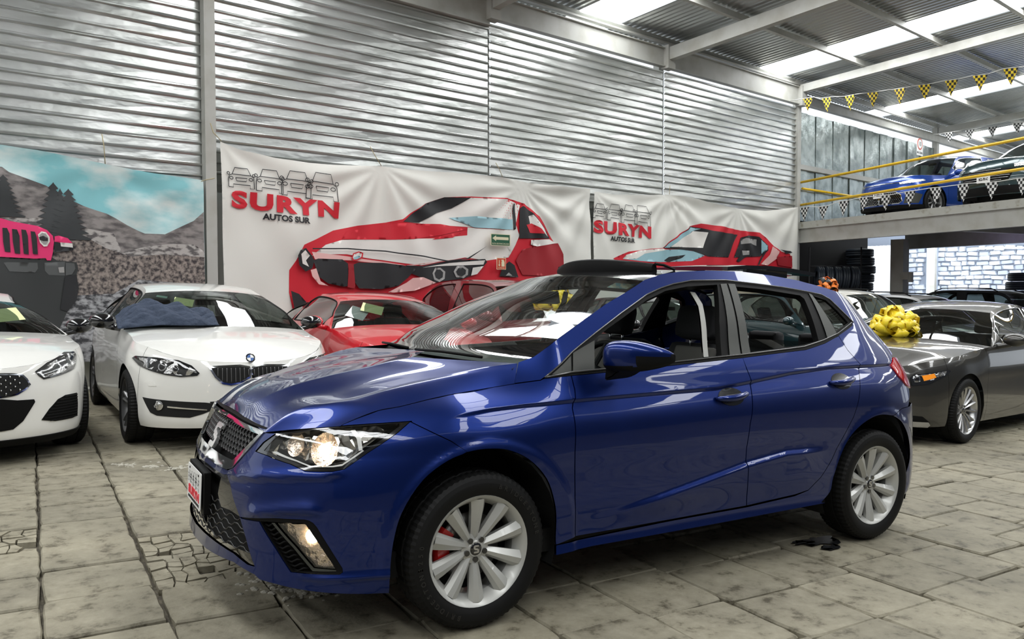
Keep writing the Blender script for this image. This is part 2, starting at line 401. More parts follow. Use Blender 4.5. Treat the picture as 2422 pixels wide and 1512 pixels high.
RSEAM = [(3.8586,1.1513),(3.891,1.07),(3.9548,0.9932),(3.9042,0.9105),(3.8414,0.8046),(3.7938,0.7152),(3.7254,0.6299),(3.658,0.5527),(3.6201,0.4968),(3.5381,0.4088),(3.455,0.3481),(3.3521,0.3342)]
DOORB = [(1.9524,0.3065),(2.4439,0.3113),(2.9981,0.3174),(3.3521,0.3342)]
FARCH = [(1.8474,0.2725),(1.8402,0.3933),(1.8231,0.478),(1.7817,0.5753),(1.6898,0.6635),(1.5935,0.7071),(1.5229,0.7163),(1.4684,0.7169),(1.4166,0.7109)]
FARCH2 = [(1.4166,0.7109),(1.3368,0.6857),(1.2349,0.6185),(1.1556,0.5041),(1.1256,0.3979),(1.1155,0.2744),(1.1166,0.2029)]
BGAP = [(1.4169,0.714),(1.3546,0.7545),(1.2074,0.8278)]
RARCH = [(3.5635,0.2715),(3.6339,0.3197),(3.6436,0.4031),(3.6851,0.5059),(3.7567,0.6024),(3.8463,0.6645),(3.9604,0.7054),(4.0451,0.7145),(4.1605,0.7023)]
RARCH2 = [(4.1605,0.7023),(4.2699,0.6553),(4.3596,0.5637),(4.3979,0.4547),(4.3883,0.3653),(4.3518,0.2865)]
SILLB = [(1.8443,0.2479),(2.0345,0.2558),(2.7146,0.2574),(3.5937,0.2661)]
SILLT = [(1.849,0.2874),(2.4441,0.3054),(2.9986,0.311),(3.353,0.3285),(3.4663,0.3423)]
APIN = [(1.6988,0.9567),(1.7468,1.0403),(1.8114,1.0642),(1.9193,1.1327),(2.0843,1.2155),(2.2471,1.2958),(2.3958,1.3567),(2.473,1.3894),(2.5439,1.4208)]
ROOF = [(2.5447,1.421),(2.6776,1.4557),(2.8185,1.4744),(3.013,1.4876),(3.2811,1.4928),(3.5266,1.4808),(3.7546,1.4615),(3.9695,1.4276),(4.1393,1.393)]
TAILE = [(4.2076,1.3537),(4.2495,1.2939),(4.2735,1.2243),(4.4976,1.0999),(4.556,1.0486)]
HL = [(0.4962,0.6982),(0.5313,0.7342),(0.5942,0.7736),(0.7893,0.8021),(0.9085,0.8123),(1.0621,0.822),(1.2037,0.8297),(1.1506,0.7943),(1.0278,0.7231),(0.9413,0.6676),(0.8977,0.6603),(0.7912,0.6579),(0.7204,0.6765),(0.5903,0.6937)]
HLIN = [(0.5496,0.7069),(0.58,0.7396),(0.6214,0.7697),(0.7915,0.7982),(0.9093,0.8083),(1.0617,0.8179),(1.1772,0.8246),(1.13,0.7971),(1.0132,0.7273),(0.9321,0.6782),(0.894,0.6709),(0.7991,0.6679),(0.7325,0.6841),(0.6096,0.7035)]
FOG = [(0.485,0.4527),(0.6783,0.4783),(0.799,0.484),(0.8168,0.4808),(0.8315,0.474),(0.8463,0.4584),(0.893,0.3867),(0.9413,0.3099),(0.9429,0.2957),(0.9334,0.2889),(0.8388,0.2897),(0.7499,0.2886),(0.6832,0.3687),(0.6019,0.456),(0.4962,0.449)]
FOGHOLE = [(0.6059,0.4572),(0.6722,0.4629),(0.7905,0.4699),(0.8041,0.4647),(0.8594,0.3918),(0.9193,0.3062),(0.9195,0.2991),(0.8387,0.2953),(0.7529,0.2917),(0.6831,0.3715)]
FOGLENS = [(0.6863,0.4581),(0.7447,0.4643),(0.7996,0.4644),(0.8536,0.3972),(0.918,0.3034),(0.8413,0.3053),(0.7631,0.3831)]
FOGMESH = [(0.6059,0.4566),(0.6619,0.4599),(0.8271,0.3004),(0.8273,0.2942),(0.7498,0.29),(0.6831,0.3715)]
MOUTH = [(0.3331,0.5864),(0.3862,0.5553),(0.4178,0.5174),(0.4551,0.4808),(0.4844,0.4512),(0.5212,0.3976),(0.5684,0.3111),(0.5816,0.2851)]
LIPT = [(0.5859,0.2856),(0.546,0.2854),(0.4513,0.3071),(0.3607,0.3131)]
LIPB = [(0.5878,0.2547),(0.4548,0.2731)]
BBOT = [(1.1183,0.2026),(1.0352,0.2066),(0.9237,0.2168),(0.8401,0.2234),(0.7513,0.2308),(0.6871,0.2371),(0.616,0.2414)]
GRT = [(0.4755,0.7609)]; GRB = [(0.3273,0.6114)]
GRI = [(0.4503,0.7448),(0.3168,0.631)]
RB1 = [(4.1673,0.7018),(4.2948,0.7341),(4.3883,0.737)]
zB = .262


def both(o): mirror_y(o); return o
FARCH = [tuple(p) for p in crom(FARCH, 4)]; FARCH2 = [tuple(p) for p in crom(FARCH2, 4)]; RARCH = [tuple(p) for p in crom(RARCH, 4)]; RARCH2 = [tuple(p) for p in crom(RARCH2, 4)]
CREASE = [[(u, z-d) for u, z in SH if u < 4.45] for d in (0, .007, .014, .021)]+[[(u, z-d) for u, z in LR] for d in (0, .012, .024, .036)]+[[(u, z+d) for u, z in Ln] for Ln in (HR, FR, LL) for d in (-.02, -.01, 0, .01, .02)]
rev = lambda L: list(L)[::-1]
L_ = W.L
W3 = lambda P, off=0.: W(np.array([p[0] for p in P]), np.array([p[1] for p in P]), off)
INNER = [(1.8343,0.9822),(1.9614,1.0012),(2.1835,1.0122),(2.4939,1.0296),(2.8545,1.0523),(3.0242,1.061),(3.2456,1.0758),(3.5126,1.0946),(3.696,1.1267),(3.8509,1.1629),(4.032,1.2247)]
QBEL = [(4.4016,1.0213),(4.2941,0.9791),(4.3323,0.9155),(4.4175,0.8578),(4.5021,0.8371)]
# painted panels
both(panel('front_fender', W, HLT+GAPG+TRIMB[1:3]+FSEAM[1:]+SILLT[:1]+FARCH[1:]+BGAP[1:], BLUE, car, gap=.0022, step=.014, lines=CREASE))
both(panel('side_frame', W, [GAPG[-1]]+APIN+ROOF[1:]+TAILE+QBEL+[RB1[2], RB1[1], RB1[0]]+rev(RARCH)[1:]+rev(SILLB)+SILLT[:-1]+rev(RSEAM)[1:]+[TRIMB[-1]]+rev(TRIMT), BLUE, car, gap=.0012, flange=.02, step=.018, lines=CREASE))
fd = both(panel('front_door', W, rev(TRIMB[2:7])+FSEAM[1:]+DOORB[1:3]+rev(BSEAM)[1:], BLUE, car, gap=.0028, step=.013, lines=CREASE))
rd = both(panel('rear_door', W, BSEAM+DOORB[3:]+rev(RSEAM)[1:]+rev(TRIMB[6:-2]), BLUE, car, gap=.0028, step=.013, lines=CREASE))
zB = .262
mouth = rev(LIPT)+rev(MOUTH)[1:]+[(.30, .580), (0, .580)]
both(panel('front_bumper', W, [(0, .600), (.325, .602), (.374, .620), (.513, .768)]+[HL[2], HL[1], HL[0]]+rev(HL[7:])+[HL[6]]+rev(BGAP)+FARCH2[1:]+BBOT+LIPB+[(.2, zB), (0, zB), (0, .318), (.2, .318)]+mouth, BLUE, car, holes=[FOG], gap=.0012, step=.014))
both(panel('rear_bumper', W, [RB1[0], RB1[1], RB1[2], (L_, RB1[2][1]+.02), (L_, .24), (L_-.5, .22), (RARCH2[-1][0]+.06, .21)]+rev(RARCH2), BLUE, car, gap=.002, step=.04))
both(panel('tailgate', W, [QBEL[-1], (L_, .72), (L_, .98), (QBEL[0][0]+.25, .96), (QBEL[0][0]+.12, .85)], BLUE, car, step=.05))
# shell coloured near-black to put shade in the shut lines, wheel wells, floor pan
arc = lambda cu, r: [(cu+r*math.cos(t), .31+r*math.sin(t)) for t in np.linspace(0, PI, 16)]
both(panel('inner_shell', W, [(.02, .30), (.02, .60), (.45, .64), (1.0, .64), (1.45, .88), (1.9, .92), (4.3, .90), (L_, .9), (L_, .30)]+arc(4.06, .43)+arc(1.46, .43), DARKIN, car, off=.045, flange=0, step=.08))
for cx in (0.02, 2.585):
    for sgn in (-1, 1):
        bm = bmesh.new(); ring = [[bm.verts.new((cx+.40*math.cos(t), sgn*y, .31+.40*math.sin(t))) for t in np.linspace(-.35, PI+.35, 20)] for y in (.79, .50)]
        for i in range(19): bm.faces.new((ring[0][i], ring[0][i+1], ring[1][i+1], ring[1][i]))
        bm.faces.new(ring[1]); bobj('wheel_arch_liner', bm, DARKIN, car)
bm = bmesh.new(); box(bm, (1.25, 0, .27), (3.3, 1.5, .10)); bobj('underbody', bm, DARKIN, car)
# window surrounds, films and glass
FWIN = [(2.1353,1.1373),(2.2296,1.1881),(2.3316,1.2369),(2.5077,1.321),(2.6534,1.3699),(2.8089,1.3957),(3.0352,1.4126),(2.9371,1.2245),(2.8763,1.0499),(2.495,1.0324),(2.2059,1.0154),(2.0919,1.0106)]
RWIN = [(3.171,1.4068),(3.3641,1.399),(3.6852,1.3724),(3.7067,1.3539),(3.6647,1.1247),(3.5179,1.1034),(3.2498,1.0832),(3.0913,1.0715)]
QWIN = [(3.8007,1.3751),(3.9075,1.3509),(3.9607,1.2914),(4.0103,1.2246),(3.8588,1.1746)]
both(panel('window_surround', W, TRIMT+rev(INNER), BLACKP, car, holes=[FWIN, RWIN, QWIN], off=.002, flange=.035))
both(panel('belt_trim', W, TRIMB[1:]+rev(INNER), BLACKP, car, off=-.003, flange=.01))
for nm, P_ in (('pillar_film', [(3.0569,1.4166),(3.104,1.4204),(3.0064,1.0561),(2.9264,1.0512)]), ('pillar_film', [(3.117,1.4208),(3.1682,1.4203),(3.0801,1.0623),(3.0185,1.056)]), ('pillar_film', [(3.7752,1.3889),(3.7977,1.3799),(3.8463,1.1676),(3.7451,1.1379),(3.7628,1.2934)]),
               ('mirror_triangle', [(1.9944,1.0802),(2.1295,1.1337),(2.0873,1.0107),(1.9681,1.0011)]), ('corner_triangle', [(1.9789,1.0679),(1.9592,1.0013),(1.8626,0.9924)])):
    both(panel(nm, W, P_, GREYP, car, off=-.004, flange=.01))
both(panel('quarter_glass', W, QWIN, TINT, car, off=.010, flange=0))
both(panel('rear_door_glass', W, [(3.108,1.1363),(3.3599,1.1286),(3.6577,1.1134),(3.5315,1.0966),(3.2468,1.078),(3.0848,1.0653)], TINT, car, off=.022, flange=0))
both(panel('pillar_strip', W, [(2.8723,1.3717),(2.9055,1.3683),(2.9228,1.3087),(2.8893,1.1825),(2.8441,1.0484),(2.8122,1.0469),(2.8545,1.1824),(2.887,1.2975)], pbr('light_pillar_trim', (.45, .45, .42), .7), car, off=.06, flange=.01))
bm = bmesh.new(); tube(bm, [tuple(W(u, z, -.006)) for u, z in dens(TRIMT, .03, False)], .0042, 5); both(bobj('window_bead', bm, pbr('satin_bead', (.10, .10, .10), .25, .6), car, True))  # thin grey tube stands in for the highlight along the window trim
bm = bmesh.new(); tube(bm, [tuple(W(u, z, -.006)) for u, z in dens(INNER, .03, False)], .0045, 5); both(bobj('belt_bead', bm, pbr('satin_bead', (.10, .10, .10), .25, .6), car, True))  # added tube drawing the highlight line along the belt trim
# bonnet
G3 = W3(GAPG[:9]); F3 = W3(HLF); A3 = W3(APIN)
K = np.array([(-0.7613,-0.455,0.77),(-0.6448,-0.49,0.844),(-0.5641,-0.52,0.8753),(-0.4545,-0.555,0.8929),(-0.2879,-0.6,0.9386),(-0.1027,-0.635,0.9793),(0.042,-0.665,1.0058),(0.1729,-0.685,1.0265),(0.2561,-0.7,1.0348)])
K2 = np.array([(-0.7807,-0.15,0.7847),(-0.7008,-0.18,0.8557),(-0.5798,-0.22,0.9143),(-0.4225,-0.27,0.963),(-0.2686,-0.315,0.9996),(-0.1635,-0.34,1.0271),(-0.0779,-0.355,1.0417)])
def mixc(A, B, t, n=30, dz=0.):
    r_ = []
    for X in (A, B):
        X = crom(X, 10); L = np.concatenate([[0], np.cumsum(np.linalg.norm(np.diff(X, axis=0), axis=1))]); q = np.linspace(0, L[-1], n)
        r_.append(np.stack([np.interp(q, L, X[:, k]) for k in range(3)], 1))
    r = r_[0]*(1-t)+r_[1]*t; r[:, 2] += dz*np.sin(np.linspace(.1, PI-.1, n)); return r
nz = [W(0., .802), W(.16, .799), W(.44, .785)]
K[0] = W3([(.513, .770)])[0]; K2[0] = nz[1]
cen = np.array([list(nz[0]), [-.755, 0, .835], [-.66, 0, .895], [-.45, 0, .962], [-.2, 0, 1.005], [.0, 0, 1.03], [.16, 0, 1.045]])
G3b = G3[:8].copy(); G3b = np.concatenate([G3b, A3[:1]]) 
V = []; F = []
def addg(G):
    a, b = G.shape[:2]; o = len(V); V.extend(G.reshape(-1, 3).tolist())
    for i in range(a-1):
        for j in range(b-1): F.append((o+i*b+j, o+i*b+j+1, o+(i+1)*b+j+1, o+(i+1)*b+j))
flank = loft([G3b, mixc(G3b, K, .35, dz=.014), mixc(G3b, K, .7, dz=.016), K], 40, 5)
addg(flank); addg(loft([K, mixc(K2, K, .78, dz=-.003), mixc(K2, K, .5, dz=-.007), mixc(K2, K, .2, dz=-.002), K2], 40, 5))
addg(loft([K2, mixc(cen, K2, .75, dz=.002), mixc(cen, K2, .4, dz=.005), cen], 40, 5))
# closing piece down to the lamp
row = flank[:, 0][::-1] if 0 else flank.transpose(1, 0, 2)[0]
o = len(V); m_ = np.array(V)*(1, -1, 1); V += m_.tolist(); F += [tuple(o+i for i in f[::-1]) for f in F[:]]
hood = mesh('bonnet', V, F, BLUE, car)
def tidy(ob, ang=30, dist=.0015):
    bm = bmesh.new(); bm.from_mesh(ob.data); bmesh.ops.remove_doubles(bm, verts=bm.verts, dist=dist); bmesh.ops.recalc_face_normals(bm, faces=bm.faces)
    bm.to_mesh(ob.data); bm.free(); ob.data.set_sharp_from_angle(angle=math.radians(ang)); return ob
tidy(hood, 24)
# windscreen: rows of arcs between the two A-pillar edges
AP = A3[1:]; APs = crom(AP, 6); rows = []
for i, p in enumerate(APs):
    t = i/(len(APs)-1); s = np.linspace(-1, 1, 25); bul = .10*(1-t)+.095*t
    rows.append(np.stack([p[0]-bul*(1-s*s), -p[1]*s, p[2]+(.0+.028*t)*(1-s*s)], 1))
ws = gridmesh('windscreen', np.array(rows), glass('windscreen_glass', (.72, .80, .76), base=.13), car)
# roof header, roof and sunroof parts
R3 = W3(ROOF); Rr = crom(R3, 5); rows = []
for i, p in enumerate(Rr):
    s = np.linspace(-1, 1, 21); t = min(1, i/10)
    rows.append(np.stack([p[0]-.095*(1-s*s)*(1-.6*t), -p[1]*s, p[2]+.028*(1-np.abs(s)**2.5)*(1-.9*min(1, i/30))-.006], 1))
rows = np.array(rows)
roofm = gridmesh('roof', rows, GLOSSB, car)
bm = bmesh.new()   # wind deflector: curved fabric band standing across the opening
prof = []
for s in np.linspace(-1, 1, 17):
    x = 1.235-.115*(1-s*s)+.0; y = -.43*s; zt = 1.514+.030*(1-s*s); zb = 1.472
    prof.append([(x, y, zb), (x-.004, y, zb+.5*(zt-zb)), (x+.004, y, zt-.006), (x+.016, y, zt), (x+.03, y, zt-.012), (x+.035, y, zb)])
vv = [[bm.verts.new(p) for p in r] for r in prof]
for a, b in zip(vv, vv[1:]):
    for i in range(5): bm.faces.new((a[i], a[i+1], b[i+1], b[i]))
bm.faces.new(vv[0]); bm.faces.new(vv[-1][::-1])
for sy in (-1, 1):
    tube(bm, [(1.25, sy*.435, 1.512), (1.30, sy*.445, 1.508), (1.37, sy*.455, 1.486)], .008, 6)
bmesh.ops.recalc_face_normals(bm, faces=bm.faces)
bobj('wind_deflector', bm, BLACKP, car, True, 40)
bm = bmesh.new()   # raised glass panel of the sunroof, tilted back over the roof
g = [[bm.verts.new((x, y*1.0, z+.012*(1-(y/.45)**2)+dz)) for y in np.linspace(-.42, .42, 9)] for dz in (0, -.022) for x, z in ((1.80, 1.520), (1.95, 1.535), (2.15, 1.540), (2.35, 1.532), (2.55, 1.516))]
for o_ in (0, 5):
    for i in range(4):
        for j in range(8): bm.faces.new((g[o_+i][j], g[o_+i][j+1], g[o_+i+1][j+1], g[o_+i+1][j]))
for a, b in ((0, 5), (4, 9)):
    for j in range(8): bm.faces.new((g[a][j], g[a][j+1], g[b][j+1], g[b][j]))
for i in range(4):
    for j in (0, 8): bm.faces.new((g[i][j], g[i+1][j], g[i+6][j], g[i+5][j]))
for sy in (-.34, .34): box(bm, (2.2, sy, 1.500), (.35, .03, .04))
bmesh.ops.recalc_face_normals(bm, faces=bm.faces)
bobj('sunroof_glass', bm, GLOSSB, car, True, 40)
# lamps
WARM = pbr('warm_reflector', (.80, .66, .52), .18, .9, bump=[(30, .6, .02, (1, 1, 1))])
def facets(name, P, off, jit, m, step, parent):
    V, F, N = skin(W, P, step=step, off=off, flange=0)
    V = np.array(V)+np.random.RandomState(3).uniform(-jit, jit, (len(V), 3))
    return mesh(name, V, F, m, parent, False)
hl = both(panel('headlamp', W, HL, GLOSSB, car, holes=[HLIN], off=.004, flange=.04))
def lamp_inside():
    for k in (1, -1):
        hb = panel('lamp_bowl', W, shrink(np.array(HLIN), -.004), pbr('lamp_bezel', (.40, .37, .31), .35, .4), car, off=.085, flange=0)
        rf = facets('lamp_reflector', shrink(np.array(HLIN), .010), .060, .009, pbr('lamp_chrome', (.80, .77, .70), .16, 1.), .032, car)
        le = panel('lamp_glass', W, HLIN, LENS, car, off=.006, flange=0)
        return hb, rf, le
hb, rf, le = lamp_inside(); both(hb); both(rf); both(le)
BULB = pbr('lit_lamp_bulb', (1, .9, .75), .4, emit=(1, .80, .58), estr=40)
BULB2 = pbr('lit_fog_bulb', (1, .9, .75), .4, emit=(1, .80, .55), estr=60)
def disc_on(name, cu, cz, r, off, m, dish=.02, seg=20):
    V = [W(cu, cz, off+dish)]; F = []
    for ri in (.5, 1.):
        for k in range(seg):
            a = 2*PI*k/seg; V.append(W(cu+r*ri*math.cos(a), cz+r*ri*math.sin(a), off+dish*(1-ri*ri)))
    for k in range(seg):
        F.append((0, 1+(k+1) % seg, 1+k)); F.append((1+k, 1+(k+1) % seg, 1+seg+(k+1) % seg, 1+seg+k))
    return mesh(name, V, F, m, car)
u0, z0 = HL[9][0]-.06, .735
both(disc_on('low_beam_reflector', u0-.03, z0-.004, .060, .018, WARM, .030))
both(disc_on('low_beam_bulb', u0-.03, z0-.004, .016, .026, BULB, .004))
both(disc_on('main_beam_reflector', u0-.17, z0+.005, .042, .022, WARM, .024))
both(panel('daytime_strip', W, [(0.5842,0.704),(0.6165,0.7088),(0.7315,0.6881),(0.8015,0.6726),(0.8922,0.6754),(0.9319,0.6822),(1.0103,0.73),(1.0162,0.7272),(0.9366,0.6756),(0.894,0.6709),(0.7991,0.6679),(0.7327,0.6834)], pbr('clear_light_guide', (.75, .75, .72), .2, coat=1.), car, off=.02, flange=.01))
both(panel('lamp_brow', W, [(0.961,0.7983),(0.9802,0.7997),(1.0046,0.7728),(1.0103,0.73),(0.9957,0.7274),(0.9865,0.7702)], pbr('clear_light_guide', (.75, .75, .72), .2, coat=1.), car, off=.018, flange=.01))
both(panel('fog_lamp_surround', W, FOG, BLACKP, car, holes=[FOGHOLE], off=.004, flange=.03))
both(panel('fog_pocket', W, shrink(np.array(FOGHOLE), -.006), BLACKP, car, off=.034, flange=0))
both(facets('fog_reflector', shrink(np.array(FOGLENS), .004), .026, .004, WARM, .03, car))
both(panel('fog_lens', W, FOGLENS, LENS, car, off=.008, flange=.01))
fc = [(0.8245,0.4212)]; both(disc_on('fog_bulb', fc[0][0], fc[0][1], .026, .018, BULB2, .0))
both(panel('fog_blade', W, [(0.662,0.4588),(0.6758,0.4605),(0.7693,0.3809),(0.8384,0.3094),(0.9194,0.3034),(0.9195,0.2983),(0.8344,0.2979),(0.7602,0.3758)], GREYP, car, off=.002, flange=.015))
bm = bmesh.new()
for i in range(11):
    t = i/10
    a = np.array([(0.6187,0.4449)][0])*(1-t)+np.array([(0.7466,0.2953)][0])*t; b = np.array([(0.6797,0.4531)][0])*(1-t)+np.array([(0.8184,0.3013)][0])*t
    tube(bm, [W(*a, .018), W(*(a*.6+b*.4+np.array([0, -.006])), .012), W(*(a*.3+b*.7+np.array([0, .004])), .012), W(*b, .018)], .0045, 5)
fm = bobj('fog_grille', bm, BLACKP, car, True); both(fm)
# chrome grille, hexagon mesh, emblem
both(panel('grille_frame', W, [(0, .603), (.325, .605), (.372, .622), (.513, .770), (.504, .777), (0, .784), (0, .772), (.482, .760), (.360, .652), (.345, .645), (0, .643)], CHROME, car, off=-.006, flange=.02))
both(panel('grille_cap', W, [(0, .786), (.500, .779), (.503, .786), (0, .802)], BLACKP, car, off=.006, flange=.01))
both(panel('grille_back', W, [(0, .60), (.34, .60), (.5, .76), (.5, .79), (0, .80)], DARKIN, car, off=.055, flange=0))
def hexmesh(poly, w, h, off, name, m, slant=0.):
    bm = bmesh.new(); lo = np.array(poly).min(0); hi = np.array(poly).max(0); j = 0; zz = lo[1]
    while zz < hi[1]+h:
        i = 0
        while True:
            uu = (i+(.5 if j % 2 else 0))*w
            if uu > hi[0]+w: break
            if inside(poly, np.array([uu]), np.array([zz]))[0]:
                o_ = []; n_ = []; b_ = []
                for k in range(6):
                    a = PI/3*k; cu = uu+math.cos(a)*w*.60; cz = zz+math.sin(a)*h*.62
                    o_.append(bm.verts.new(W(max(cu, -.2), cz, off))); cu2 = uu+math.cos(a)*w*.40; cz2 = zz+math.sin(a)*h*.40
                    n_.append(bm.verts.new(W(cu2, cz2, off+.002))); b_.append(bm.verts.new(W(cu2, cz2, off+.02)))
                for k in range(6):
                    l = (k+1) % 6; bm.faces.new((o_[k], n_[k], n_[l], o_[l])); bm.faces.new((n_[k], b_[k], b_[l], n_[l]))
            i += 1
        zz += h*.80; j += 1
    bmesh.ops.recalc_face_normals(bm, faces=bm.faces)
    return tag(bobj(name, bm, m, car), kind='stuff')
gm = hexmesh([(-.001, .650), (.35, .655), (.47, .755), (-.001, .765)], .040, .024, .012, 'grille_mesh', pbr('grille_grey', (.03, .03, .03), .3)); both(gm)
both(panel('lower_grille_back', W, [(0, .318), (.5, .31), (.56, .32), (.48, .46), (.36, .59), (0, .58)], DARKIN, car, off=.07, flange=0))
both(panel('gloss_surround', W, [(0, .580), (.30, .580)]+MOUTH[:5]+[(.40, .462), (.32, .459), (.27, .50), (.27, .565), (0, .565)], GLOSSB, car, off=.004, flange=.03))
both(panel('mouth_edge', W, MOUTH[4:]+[(.56, .30), (.553, .313), (.47, .448)], BLACKP, car, off=.01, flange=.03))
bm = bmesh.new()
for r_ in range(6):
    zc = .325+.027*r_; pts = []; us_ = np.arange(0, .56-.02*max(0, r_-1), .012)
    for k, uu in enumerate(us_):
        ph = ((uu+.045*(r_ % 2))/.09) % 1.; dz = .0135*(np.clip((ph-.1)/.18, 0, 1)-np.clip((ph-.6)/.18, 0, 1))
        pts.append(W(uu, zc+dz, .012))
    tube(bm, pts, .0030, 5)
lm = bobj('lower_grille_bars', bm, pbr('grille_dark', (.010, .010, .010), .3), car, True); both(lm)
bm = bmesh.new()   # the S shaped emblem
def slab(bm, P, origin, ex, ey, ez, th):
    a = [bm.verts.new(origin+ex*p[0]+ey*p[1]+ez*th) for p in P]; b = [bm.verts.new(origin+ex*p[0]+ey*p[1]) for p in P]
    bm.faces.new(a); bm.faces.new(b[::-1])
    for i in range(len(P)): j = (i+1) % len(P); bm.faces.new((a[j], a[i], b[i], b[j]))
SH1 = [(-.042, .005), (-.042, .040), (-.030, .052), (.030, .052), (.042, .044), (.034, .030), (-.016, .030), (-.016, .018), (.028, .006), (.028, -.006)]
SH2 = [(-x, -y) for x, y in SH1]
eo = Vector(W(0., .690, .004)); ex = Vector((0, -1, 0)); ey = Vector((.42, 0, .90)).normalized(); ez = ex.cross(ey); ez = -ez if ez.x > 0 else ez
for S_ in (SH1, SH2): slab(bm, [(x*1.15, y*1.05) for x, y in S_], eo, ex, ey, ez, .014)
bmesh.ops.recalc_face_normals(bm, faces=bm.faces)
bobj('emblem', bm, pbr('bright_emblem', (.88, .88, .88), .22, .9), car)['label'] = 'chrome S shaped emblem'
# dealer plate with its lettering
def text(name, s, size, mat4, m, parent, ext=.0008, off=0., align='CENTER', sx=1., fit=None, space=1.):
    c = bpy.data.curves.new(name, 'FONT'); c.body = s; c.size = size; c.extrude = ext; c.offset = off; c.space_character = space; c.align_x = align; c.align_y = 'CENTER'; c.resolution_u = 3
    t_ = bpy.data.objects.new(name, c); dg = bpy.context.evaluated_depsgraph_get()
    C.objects.link(t_); me = bpy.data.meshes.new_from_object(t_); bpy.data.objects.remove(t_)
    if fit:   # scale the words to a given width and height
        xs_ = [v.co.x for v in me.vertices]; ys_ = [v.co.y for v in me.vertices]
        fx = fit[0]/(max(xs_)-min(xs_)); fy = fit[1]/(max(ys_)-min(ys_)); me.transform(Matrix.Diagonal((fx, fy, 1, 1)) @ Matrix.Translation((-(max(xs_)+min(xs_))/2, -(max(ys_)+min(ys_))/2, 0)))
    me.transform(mat4 @ Matrix.Diagonal((sx, 1, 1, 1)))
    return fin(name, me, m, parent)
REDP = pbr('red_print', (.62, .012, .03), .6); BLKP = pbr('black_print', (.008, .008, .010), .6); WHITEP = pbr('plate_white', (.80, .80, .79), .35)
def frame(o, ex, ey):
    ex = Vector(ex).normalized(); ez = ex.cross(Vector(ey)).normalized(); ey = ez.cross(ex)
    return Matrix(((ex.x, ey.x, ez.x, o[0]), (ex.y, ey.y, ez.y, o[1]), (ex.z, ey.z, ez.z, o[2]), (0, 0, 0, 1)))
def rounded(w, h, r, n=4):
    o_ = []
    for cx, cy, a0 in ((w/2-r, h/2-r, 0), (-w/2+r, h/2-r, 90), (-w/2+r, -h/2+r, 180), (w/2-r, -h/2+r, 270)):
        for k in range(n+1): a = math.radians(a0+90*k/n); o_.append((cx+r*math.cos(a), cy+r*math.sin(a)))
    return o_
def plate(parent, PM, words, sub=None, small=1., name='licence_plate', cars=False, fc=REDP):
    bm = bmesh.new(); slab(bm, rounded(.30, .155, .012), Vector((0, 0, 0)), Vector((1, 0, 0)), Vector((0, 1, 0)), Vector((0, 0, 1)), .003); bm.transform(PM)
    pl = bobj(name, bm, WHITEP, parent)
    T_ = PM @ Matrix.Translation((0, -.030 if cars else 0, .0035))
    text('lettering', words, .052, T_, fc, pl, off=.003, fit=(.245*small, .040 if cars else .062))
    if sub: text('small_lettering', sub, .017, PM @ Matrix.Translation((0, -.062, .0035)), BLKP, pl, off=.0008, fit=(.25, .0115))
    return pl
def car_icons(bm, x0, w, h, n=4, t=.0004):
    """row of car outlines seen from the front, in the plane z=0"""
    for k in range(n):
        s = (.70+.10*k); cx = x0+w*(.10+.245*k); W_ = w*.30*s; H_ = h*s; y0 = (1-s)*h*.30
        Q = lambda a, b: (cx+a*W_, y0+b*H_, 0)
        tube(bm, [Q(-.5, 0), Q(-.5, .42), Q(-.46, .58), Q(-.34, .66), Q(-.24, 1), Q(.26, 1), Q(.38, .66), Q(.5, .56), Q(.52, 0), Q(.36, 0), Q(.36, .16), Q(-.3, .16), Q(-.3, 0), Q(-.5, 0)], t, 4)
        tube(bm, [Q(-.34, .66), Q(.38, .66)], t, 4); tube(bm, [Q(-.2, .5), Q(.24, .5), Q(.2, .34), Q(-.16, .34), Q(-.2, .5)], t, 4)
        for sx in (-1, 1):
            tube(bm, [Q(.38*sx+.08*math.cos(a), .46+.07*math.sin(a)) for a in np.linspace(0, 2*PI, 9)], t, 4)
            tube(bm, [Q(.5*sx+.06*math.cos(a), .68+.07*math.sin(a)) for a in np.linspace(0, 2*PI, 9)], t, 4)
pc = Vector((-.915, 0, .480)); PMAT = frame(pc, (0, -1, 0), (.02, 0, 1))
pl = plate(car, PMAT, 'SURYN', 'AUTOS SEMINUEVOS SUR', 1., 'dealer_plate', True)
bm = bmesh.new(); car_icons(bm, -.125, .24, .068); bm.transform(PMAT @ Matrix.Translation((0, -.006, .004))); bobj('car_drawing', bm, BLKP, pl)
bm = bmesh.new()
for sx in (-.1, .1):
    tube(bm, [(sx, .062, .002), (sx, .062, .006)], .005, 8)
bm.transform(PMAT); bobj('plate_screw', bm, BLKP, pl)
bm = bmesh.new(); box(bm, (-.893, -.0, .478), (.03, .33, .175), bev=.004); box(bm, (-.885, -.08, .375), (.012, .035, .07)); bobj('plate_holder', bm, BLACKP, car)
# rear lamp
TAILR = pbr('red_lamp_plastic', (.55, .006, .012), .12, coat=1.)
both(panel('tail_lamp', W, QBEL+[(QBEL[-1][0]+.06, QBEL[-1][1]), (QBEL[0][0]+.26, QBEL[0][1]-.015)], TAILR, car, off=-.008, flange=.03))
